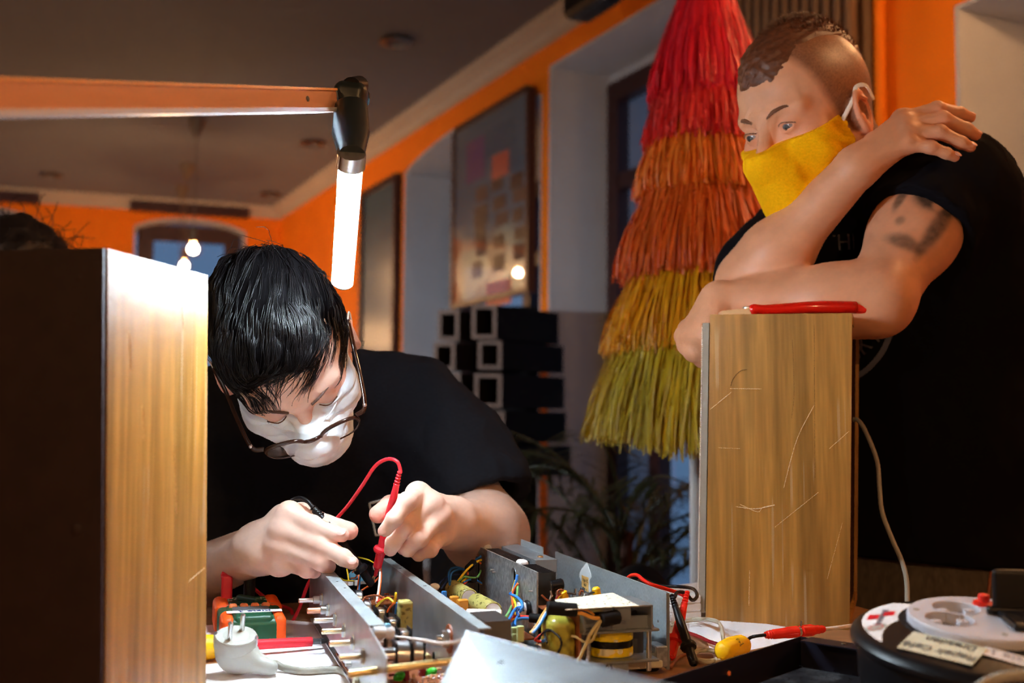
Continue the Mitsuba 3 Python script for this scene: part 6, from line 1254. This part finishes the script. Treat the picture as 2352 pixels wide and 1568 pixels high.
for c in range(88):      # fringe locks: from the front of the cap down the forehead, curving to the person's right
    x0 = RH.uniform(-.056, .060); st = np.array([x0 - .012, .040 + RH.normal(0, .006), .118]); ze = float(np.interp(x0, [-.06, -.03, 0, .03, .06], [.106, .098, .088, .079, .080])) + RH.uniform(-.003, .014)
    for j in range(8): strand(st + RH.normal(0, .0022, 3), np.array([.10 + RH.normal(0, .05), .6, -.8]), RH.uniform(.075, .095), .0035 + RH.uniform(-.0015, .0025), .00055, 14, (1.1, 0, -.2), ze + RH.uniform(-.002, .004))
for c in range(20):      # sweep of the lowest locks along the brow line
    st = np.array([RH.uniform(-.035, .02), .076, RH.uniform(.080, .092)])
    for j in range(6): strand(st + RH.normal(0, .0018, 3), np.array([.75, .2, -.55]), RH.uniform(.03, .05), .0025 + RH.uniform(-.001, .002), .0005, 9, (.7, 0, .15))
for c in range(14): # flyaways on the crown
    st = hv[RH.choice(sel)]; st = np.array([st[0] * .6, -abs(st[1]), .12]); p0 = hv[KT.query(st)[1] % len(hv)]; pts = [p0]; v_ = nrm(p0) * .007 + RH.normal(0, .003, 3)
    for i in range(6): pts.append(pts[-1] + v_); v_ = v_ + RH.normal(0, .003, 3) + np.array([0, .001, -.0012])
    strands.append(sweep(HA(np.array(pts)), .0003, 3, caps=False))
part(m1, 'hair_strands', cat(strands), 'hair_black', True, kind='stuff')
# eyebrows and closed lids' lashes
for s in (-1, 1):
    part(m1, 'eyebrow', sweep(HA(catmull([(s * .014, .1005, .021), (s * .026, .0975, .0255), (s * .040, .0875, .0265), (s * .050, .0755, .0225)], 5)), np.linspace(.0017, .0008, 16), 6, flat=(1, .5)), 'brow_dark', True)
    part(m1, 'eyelashes', sweep(HA(catmull([(s * .0205, .0905, .0005), (s * .027, .0935, -.0016), (s * .034, .0935, -.0018), (s * .044, .0875, .000)], 4)), .0007, 5), 'brow_dark', True)
# surgical mask
def mask_field(top, full=1.0, chin=-.112, h=.0018):
    F = Field((-.10, .0, -.15), (.10, .15, .03), h)
    F.ell((0, .038, -.043), (.0625 * full, .0625, .074), k=0); F.cap((0, .098, -.010), (0, .1225, -.033), .0105, .0135, k=.016); F.ell((0, .094, -.066), (.030, .021, .030), k=.03); F.ell((0, .075, -.098), (.028, .020, .018), k=.03)
    for s in (-1, 1): F.cap((s * .060, .012, -.045), (s * .048, .055, -.030), .012, .016, k=.02)
    return F
def trim(F, planes):
    for o, n in planes: F.half(o, n)
    return F
def grown(hf, add, tip):
    F = Field(HLO, HHI, .0019); F.V = hf.V - np.float32(add); g = F.V; F.V = np.minimum(g, .05)
    F.cap((0, .100, -.012), (0, .122, -.034), .0095, tip, k=.022); F.ell((0, .100, -.066), (.028, .020, .030), k=.035); F.ell((0, .080, -.094), (.028, .020, .022), k=.03)
    for s_ in (-1, 1): F.cap((s_ * .010, .112, -.036), (s_ * .050, .062, -.040), .010, .010, k=.03)
    return F
MF = grown(hF, .0042, .0135)
MF.displace(lambda p: .0022 * np.maximum(0, np.sin((p[:, 2] + .25 * np.abs(p[:, 0])) * 330)) ** 3 * (p[:, 1] > .03) - .0010 * (meshkit.fbm(p * 70, 2, 3) - .5) * 4)
trim(MF, [((0, .112, -.003), nrm((0, .08, 1.0))), ((0, .026, 0), (0, -1, .0)), ((0, 0, -.119), (0, .2, -1))])
mm = tidy(MF, 2); mm = trimesh.Trimesh(HA(mm.vertices), mm.faces, process=False); k_mask = thing('face_mask', 'white surgical face mask worn by the bending person', 'face mask')
put(k_mask + '__fabric', mm, 'mask_paper', True)
part(k_mask, 'nose_seam', sweep(HA(catmull([(.052, .0735, -.0050), (.034, .0985, -.0070), (.014, .1110, -.0085), (0, .1225, -.0105), (-.014, .1110, -.0085), (-.034, .0985, -.0070), (-.052, .0735, -.0050)], 5)), .0009, 5), 'mask_paper', True)
for s in (-1, 1):
    part(k_mask, 'ear_loop', sweep(HA(catmull([(s * .066, .034, -.014), (s * .0765, .020, .006), (s * .0845, .004, .022), (s * .090, -.014, .016), (s * .088, -.018, -.010)], 6)), .0013, 6), 'mask_elastic', True)
# glasses slipped down the nose
kg = thing('glasses', 'brown acetate glasses slipped down onto the white mask', 'glasses')
def lens_ring(cx, n=28):
    a = np.arange(n) * 2 * np.pi / n; return np.stack([cx + .0245 * np.sign(np.cos(a)) * np.abs(np.cos(a)) ** .8, .1245 - .008 * np.abs((cx + .0245 * np.cos(a)) / .06) ** 2, -.0205 + .0165 * np.sign(np.sin(a)) * np.abs(np.sin(a)) ** .85], 1)
tilt = lambda p: np.asarray(p) @ rx(0).T
for s in (-1, 1):
    ring = lens_ring(s * .0335); part(kg, 'rim', sweep(HA(ring), np.where(ring[:, 2] > -.0205, .0022, .0010), 8, closed=True, caps=False), 'acetate', True)
    fan = np.vstack([ring.mean(0) + [0, .0015, 0], ring]); f = [[0, 1 + i, 1 + (i + 1) % 28] for i in range(28)]; part(kg, 'lens', trimesh.Trimesh(HA(fan), f, process=False), 'lens', True)
    part(kg, 'temple', sweep(HA(catmull([(s * .0575, .1170, -.0090), (s * .0705, .1100, -.0075), (s * .0775, .070, -.001), (s * .0815, .03, .008), (s * .0855, .002, .022), (s * .084, -.022, .010)], 6)), .0019, 8, flat=(1.4, .8), up=[0, 0, 1]), 'acetate', True)
    part(kg, 'hinge', tf(trimesh.creation.icosphere(2, .0024), np.eye(3), HA((s * .0710, .1085, -.0070))), 'chrome', True)
part(kg, 'bridge', sweep(HA(catmull([(.0105, .1245, -.0125), (.004, .1280, -.0095), (-.004, .1280, -.0095), (-.0105, .1245, -.0125)], 5)), .0022, 8), 'acetate', True)

# ================================================================== standing man with the yellow mask
m2 = thing('person', 'person in black T-shirt and yellow mask leaning over the right wooden box, arms folded', 'person')
HB = Head(ry(D(-3)) @ rz(D(-56)) @ rx(D(19)) @ R0, (0, 0, 0)); HB.o = P(1978, 256, 1.405) - HB.R @ [-.080, -.002, -.010]
SK2 = C(208, 148, 112)
sl2, sr2 = q(2165, 425, 1.47), q(1850, 560, 1.66)
nl2 = neck_end(HB, (sl2 + sr2) / 2 + [.045, .03, .06], .145)
hF2 = head_field(.30, nl2); hm2 = tidy(hF2, 2); hl2 = np.array(hm2.vertices)
hc2 = skin_col(hl2, SK2, [((0, .115, -.033), .02), ((.045, .07, -.02), .03), ((-.045, .07, -.02), .03), ((.085, -.01, 0), .035), ((-.085, -.01, 0), .035)], .7)
# cropped sides: stubble-coloured scalp
yb_ = np.interp(hl2[:, 2], [-.07, -.045, -.03, .0, .03, .060, .085, .12], [-.06, -.030, .018, .030, .044, .055, .063, .08])
sc_ = np.clip((yb_ - hl2[:, 1]) / .014 + .5, 0, 1) * np.clip((hl2[:, 2] + .075) / .02, 0, 1) * (np.abs(hl2[:, 0]) < .0835) * np.clip((hl2[:, 2] + .055 + 3 * np.maximum(0, -.01 - hl2[:, 1])) / .015, 0, 1)
st = (0.56 + .30 * meshkit.noise(hl2 * 700, 2))[:, None] * np.clip(sc_, 0, 1)[:, None] * np.array([1, 1, 1.0])
hc2 = hc2 * (1 - st) + np.array(C(86, 48, 26)) * st
hm2 = trimesh.Trimesh(HB(hl2), hm2.faces, process=False)
eL, wL = q(2012, 688, 1.375), q(1655, 694, 1.425)
eR, wR = q(1722, 650, 1.47), q(1968, 384, 1.375)
mC = [q(2073, 274, 1.385), q(2080, 288, 1.372), q(2083, 306, 1.362), q(2082, 330, 1.356)]
fC = [[q(2152, 250, 1.380), q(2205, 261, 1.388), q(2228, 270, 1.394)], [q(2166, 273, 1.362), q(2220, 297, 1.365), q(2241, 310, 1.369)],
      [q(2158, 303, 1.350), q(2207, 327, 1.350), q(2229, 338, 1.353)], [q(2138, 338, 1.345), q(2174, 352, 1.345), q(2193, 361, 1.347)]]
tC = [q(2010, 330, 1.405), q(2060, 290, 1.425), q(2110, 282, 1.440), q(2150, 290, 1.445)]
mD = [q(1594, 806, 1.405), q(1580, 790, 1.425), q(1574, 772, 1.448), q(1580, 756, 1.468)]
fD = [[q(1622, 826, 1.405), q(1645, 806, 1.415), q(1638, 786, 1.420)], [q(1612, 826, 1.425), q(1640, 808, 1.435), q(1634, 786, 1.440)], [q(1606, 816, 1.446), q(1634, 802, 1.455), q(1630, 782, 1.46)], [q(1606, 800, 1.466), q(1630, 790, 1.474), q(1628, 772, 1.478)]]
tD = [q(1640, 720, 1.405), q(1634, 752, 1.390), q(1640, 786, 1.388), q(1650, 808, 1.392)]
al = [eL, wL, eR, wR, sl2, *mC, *mD, *tC, *tD] + sum(fC, []) + sum(fD, []); F2 = Field(np.min(al, 0) - .06, np.max(al, 0) + .065, .0022)
F2.cap(sl2, eL, .056, .044, k=0); F2.ell(sl2 + (eL - sl2) * .45, [.055, .055, .055], k=.03); F2.ell(eL, [.042] * 3, k=.02)
F2.cap(eL, wL, .043, .0270, k=.018); F2.ell(eL + (wL - eL) * .27, [.046, .042, .045], k=.03)
F2.cap(eR, wR, .042, .0270, k=.004); F2.ell(eR + (wR - eR) * .25, [.045] * 3, k=.03); F2.cap(eR, eR + (sr2 - eR) * .7, .043, .05, k=.02)
hand(F2, wR, .030, mC, fC, tC, .98); hand(F2, wL, .030, mD, fD, tD, 1.0)
F2.displace(lambda p: .0004 * (meshkit.fbm(p * 220, 2, 4) - .5))
am = tidy(F2); av = np.array(am.vertices)
red = [(p, .012) for p in mC] + [(c[0], .010) for c in fC + fD] + [(c[2], .010) for c in fC + fD] + [(eL, .03)]
ac = skin_col(av, SK2, red, .5)
# tattoo on the upper arm, laid out along the arm (t) and around it (phi)
ad = nrm(eL - sl2); Ra = frame(ad, [0, -1, 0]); rel = av - sl2; t_ = rel @ ad / np.linalg.norm(eL - sl2); ph = np.arctan2(rel @ Ra[:, 1], rel @ Ra[:, 0]); rad_ = np.linalg.norm(rel - np.outer(rel @ ad, ad), axis=1)
arm = (rad_ < .068) & (t_ > .15) & (t_ < .80)
def blob(t0, p0, dt, dp): return np.exp(-(((t_ - t0) / dt) ** 2 + ((ph - p0) / dp) ** 2) ** 2)
PSG = 1.0 if (Ra[:, 1] @ np.array([-1, 0, 0])) > 0 else -1.0
bl = lambda t0, p0, dt, dp: blob(t0, p0 * PSG, dt, dp)
dark = np.clip(1.0 * bl(.40, .34, .09, .34) + .85 * bl(.55, -.12, .22, .20) + .75 * bl(.72, .40, .05, .50) + .8 * bl(.44, .92, .10, .12) + .6 * bl(.36, .05, .08, .6) + .5 * bl(.60, .70, .03, .12), 0, 1)
dark = dark * (1 - .9 * bl(.43, .12, .035, .12)) * (.75 + .5 * meshkit.fbm(av * 160, 3, 6)) * arm
ac = ac * (1 - .88 * np.clip(dark, 0, 1))[:, None] + np.array([.012, .018, .018]) * np.clip(dark, 0, 1)[:, None]
nk2 = HB(nl2); ch2 = q(2085, 640, 1.60); hip2 = q(2085, 1330, 1.66); wa2 = q(2090, 1000, 1.63); RT = rz(D(-38))
T2 = Field([hip2[0] - .33, hip2[1] - .35, .05], [hip2[0] + .35, hip2[1] + .40, nk2[2] + .08], .0075)
T2.cap(sl2, sr2, .042, .042, k=0); T2.cap(nk2, ch2 + [0, 0, .1], .056, .07, k=.03); T2.ell(ch2, (.14, .085, .16), RT, k=.05); T2.ell(wa2, (.130, .095, .20), RT, k=.06); T2.ell(hip2, (.165, .12, .13), RT, k=.06); T2.cap(sl2, sl2 + (eL - sl2) * .6, .045, .042, k=.02); T2.cap(sr2, sr2 + (eR - sr2) * .6, .04, .04, k=.02)
kn2 = [np.array([hip2[0] - .07, hip2[1] - .06, .42]), np.array([hip2[0] + .12, hip2[1] - .03, .42])]; ft2 = [np.array([hip2[0] - .10, hip2[1] + .0, .10]), np.array([hip2[0] + .16, hip2[1] + .02, .10])]
for s, a_, b_ in zip((-1, 1), kn2, ft2): T2.cap(hip2 + [s * .085, 0, -.02], a_, .085, .06, k=.05); T2.cap(a_, b_, .056, .042, k=.03)
t2m = tidy(T2); t2v = np.array(t2m.vertices)
body2 = trimesh.Trimesh(np.vstack([hm2.vertices, av, t2v]), np.vstack([hm2.faces, am.faces + len(hl2), t2m.faces + len(hl2) + len(av)]), process=False)
part(m2, 'body', body2, 'skin', True, color=np.vstack([hc2, ac, skin_col(t2v, SK2)]))
for c, n in ((fC[1], (.45, -.55, .7)), (fC[2], (.4, -.6, .7)), (fC[3], (.3, -.65, .7)), (fC[0], (.4, -.2, .9))): nail(m2, c[2], c[1], n, .0050, .0054)
S2 = Field([ch2[0] - .33, hip2[1] - .42, hip2[2] - .10], [hip2[0] + .34, hip2[1] + .36, nk2[2] + .10], .0045)
sle = sl2 + (eL - sl2) * .40; S2.cap(sl2, sle + (eL - sl2) * .1, .076, .070, k=.0); S2.displace(folds(24, .005, 43, (.5, 0, -.8), .3), .03); cut_end(S2, sle, nrm(eL - sl2), .09, .0600)
S2.cap(sl2 + [0, 0, -.002], sr2, .072, .074, k=.02); S2.cap(nk2 + [.02, .03, -.045], ch2 + [0, 0, .1], .068, .11, k=.05); S2.ell(ch2, (.184, .133, .20), RT, k=.05); S2.ell(wa2, (.170, .132, .22), RT, k=.06); S2.ell(hip2 + [0, 0, .03], (.184, .142, .14), RT, k=.05)
S2.cap(sl2 + [.040, .03, -.02], q(2245, 560, 1.57), .070, .080, k=.05); S2.cap(q(2225, 560, 1.60), q(2235, 1240, 1.66), .080, .072, k=.06); S2.cap(sr2, sr2 + (eR - sr2) * .80, .078, .066, k=.025)
S2.displace(folds(15, .011, 13, (.1, 0, 1), .2), .03); S2.displace(folds(34, .004, 19, (.6, 0, -.8), .3), .03); S2.half(hip2 + [0, 0, .025], (-.10, -.1, -1))
s2m = tidy(S2, 3); part(m2, 'tshirt', s2m, 'tshirt_black', True, 'black T-shirt with faint lettering')
near = s2m.submesh([np.nonzero((s2m.triangles_center[:, 1] < ch2[1]) & (s2m.triangles_center[:, 2] > wa2[2] - .1))[0]], append=True); R2I = RayMeshIntersector(near)
def stitched(txt, h, px, py, ang, m='shirt_print'):
    """Lettering laid on the shirt around a pixel's point."""
    a = on_mesh(R2I, px, py, .001); b = on_mesh(R2I, px + 14, py, .001); c = on_mesh(R2I, px, py - 14, .001)
    if a is None or b is None or c is None: return
    n = nrm(np.cross(b - a, c - a)); x = nrm(b - a); y = np.cross(n, x); x, y = x * math.cos(ang) + y * math.sin(ang), y * math.cos(ang) - x * math.sin(ang)
    part(m2, 'shirt_lettering', text(txt, h, np.stack([x, y, n], 1), a + n * .001, .0008, False), m, False)
stitched('SKY', .024, 1984, 790, D(38)); stitched('THE', .022, 1938, 556, D(4)); 
arc = [on_mesh(R2I, x, y, .002) for x, y in ((1962, 868), (1995, 845), (2025, 810), (2046, 765), (2060, 735))]; arc = [p for p in arc if p is not None]
if len(arc) > 3: part(m2, 'shirt_print', sweep(catmull(arc, 4), .0040, 5, flat=(.25, 1), up=[0, -1, 0]), 'ink_grey')
J2 = Field([hip2[0] - .33, hip2[1] - .30, .05], [hip2[0] + .38, hip2[1] + .32, hip2[2] + .12], .008); J2.ell(hip2 + [0, 0, -.01], (.180, .138, .12), RT, k=0)
for s, a_, b_ in zip((-1, 1), kn2, ft2): J2.cap(hip2 + [s * .085, 0, -.02], a_, .098, .075, k=.04); J2.cap(a_, b_, .072, .066, k=.03)
J2.displace(folds(18, .008, 23, (0, 0, 1), .4), .03)
jm = tidy(J2); part(m2, 'trousers', jm, 'trouser', True, 'dark grey-brown trousers')
RJ = RayMeshIntersector(jm)
for pts in ([(2275, 1310), (2292, 1316), (2312, 1322)], [(2276, 1312), (2272, 1345), (2268, 1380)]):
    w_ = [on_mesh(RJ, *p, .001) for p in pts]; w_ = [p for p in w_ if p is not None]
    if len(w_) > 2: part(m2, 'pocket_seam', sweep(catmull(w_, 5), .0022, 6), 'wire_brown', True)
for b_ in ft2: part(m2, 'shoe', tf(rbox(.10, .28, .09, .035), np.eye(3), [b_[0], b_[1] - .05, .046]), 'black_matt', True)
# short hair: reddish strip on top, eyebrows, eyes
H2 = Field((-.10, -.14, -.02), (.10, .12, .16), .0021); H2.ell((0, -.016, .042), (.064, .102, .0965), k=0); H2.ell((0, .034, .070), (.052, .058, .056), k=.02)
H2.displace(lambda p: .0075 * (meshkit.fbm(p * [150, 45, 150], 3, 3) - .45)); H2.ell((0, .118, -.005), (.12, .05, .080), k=.008, op='cut'); H2.ell((0, -.05, -.03), (.14, .13, .085), k=.02, op='cut')
for s in (-1, 1): H2.ell((s * .085, -.01, .04), (.042, .16, .085), k=.012, op='cut')
h2 = tidy(H2, 2); h2 = trimesh.Trimesh(HB(h2.vertices), h2.faces, process=False); part(m2, 'hair', h2, 'hair_red', True, 'short reddish-brown hair on top of the head')
RS = np.random.default_rng(4); ss_ = []
for i in range(1500):
    x, y = RS.uniform(-.047, .047), RS.uniform(-.095, .075); w_ = 1 - (x / .060) ** 2 - ((y + .018) / .098) ** 2
    if w_ < .05: continue
    p = np.array([x, y, .0425 + .0965 * math.sqrt(w_)]); d = nrm(nrm(p - [0, -.018, .03]) + np.array([0, .75, .1]) + RS.normal(0, .2, 3)); L = RS.uniform(.007, .013)
    ss_.append(sweep(HB(np.array([p - d * .002, p + d * L * .5, p + d * L + np.array([0, .001, -.001])])), [.00055, .0005, .0002], 3, caps=False))
part(m2, 'hair_strands', cat(ss_), 'hair_red', True, kind='stuff')
for s in (-1, 1):
    part(m2, 'eyebrow', sweep(HB(catmull([(s * .013, .1005, .0195), (s * .025, .0985, .0255), (s * .040, .0885, .0275), (s * .052, .0735, .0215)], 5)), np.concatenate([np.linspace(.0016, .0030, 6), np.linspace(.0030, .0012, 10)]), 6, flat=(1, .4)), 'brow', True)
    e = np.array([s * .032, .0790, .0035]); g = nrm(np.array([.10, .92, -.36])); part(m2, 'eyeball', tf(trimesh.creation.icosphere(3, .0124), np.eye(3), HB(e)), 'eye_white', True)
    part(m2, 'iris', lathe([(0, .0024), (.0045, .0014), (.0060, 0), (.0055, -.0006), (0, -.0006)], 20, HB(e + g * .0109), HB.R @ g), 'iris', True); part(m2, 'pupil', lathe([(0, .0027), (.0014, .0026), (.0024, .0018), (0, .001)], 14, HB(e + g * .0109), HB.R @ g), 'pupil', True)
    part(m2, 'eyelashes', sweep(HB(catmull([(s * .0195, .0900, .0050), (s * .027, .0950, .0080), (s * .035, .0945, .0080), (s * .0455, .0865, .0035)], 4)), .0007, 5), 'brow', True)
M2 = grown(hF2, .0040, .0140); M2.ell((0, .082, -.102), (.032, .024, .020), k=.03)
for s in (-1, 1): M2.cap((s * .070, .014, -.030), (s * .050, .060, -.045), .007, .012, k=.02)
M2.displace(lambda p: .0016 * np.sin((p[:, 2] - .55 * p[:, 1]) * 260) * np.clip((.085 - p[:, 1]) / .05, 0, 1))
trim(M2, [((0, .118, -.019), nrm((0, .16, 1.0))), ((0, .028, 0), nrm((0, -1, .15))), ((0, 0, -.130), (0, .2, -1))])
m2m = tidy(M2, 2); m2m = trimesh.Trimesh(HB(m2m.vertices), m2m.faces, process=False); km = thing('face_mask', 'yellow cotton face mask worn by the leaning person', 'face mask'); put(km + '__fabric', m2m, 'mask_cotton', True)
for s in (-1, 1):
    lp = [(s * .0665, .036, -.022), (s * .0760, .024, -.006), (s * .0835, .010, .010), (s * .0862, .002, .0225), (s * .0905, -.012, .020), (s * .089, -.022, .000)]
    part(km, 'ear_loop', sweep(HB(catmull(lp, 6)), .0030, 8, flat=(.45, 1), up=[0, -1, 0]), 'mask_elastic', True, 'white elastic ear loop')

# ================================================================== a third person's head behind the left box
k3 = thing('person', 'person mostly hidden behind the left wooden box, only the crown of the head showing', 'person')
o3 = P(28, 668, 1.9); F3 = Field(o3 - [.16, .16, .34], o3 + [.16, .16, .17], .0042); F3.ell(o3 + [0, 0, .0], (.080, .098, .110), k=0); F3.ell(o3 + [0, -.03, -.07], (.058, .06, .07), k=.03); F3.cap(o3 + [0, .02, -.10], o3 + [0, .04, -.24], .055, .06, k=.03)
b3 = tidy(F3); part(k3, 'body', b3, 'skin', True, color=skin_col(np.array(b3.vertices), SK1))
F3 = Field(o3 - [.18, .18, .2], o3 + [.18, .18, .2], .004); F3.ell(o3 + [0, .01, .018], (.098, .115, .118), k=0); F3.displace(lambda p: .016 * (meshkit.fbm(p * 42, 3, 4) - .5)); F3.ell(o3 + [0, -.14, -.14], (.12, .1, .10), k=.02, op='cut')
part(k3, 'hair', tidy(F3), 'hair_dark', True); ms = []
for i in range(160):
    d = nrm(RS.normal(0, 1, 3) * [1, .8, .5] + [.3, 0, .6]); p = o3 + [0, .01, .018] + d * [.098, .115, .118]; v_ = d * .006 + RS.normal(0, .004, 3); pts = [p]
    for j in range(5): pts.append(pts[-1] + v_); v_ = v_ + RS.normal(0, .0025, 3) + [0, 0, -.001]
    ms.append(sweep(np.array(pts), .0008, 3, caps=False))
part(k3, 'hair_strands', cat(ms), 'hair_dark', True, kind='stuff')
F3 = Field(o3 - [.32, .2, .85], o3 + [.32, .25, -.13], .01); F3.cap(o3 + [-.17, .05, -.27], o3 + [.17, .05, -.27], .075, .075, k=0); F3.ell(o3 + [0, .05, -.48], (.20, .13, .30), k=.06); part(k3, 'jumper', tidy(F3), 'black_matt', True)
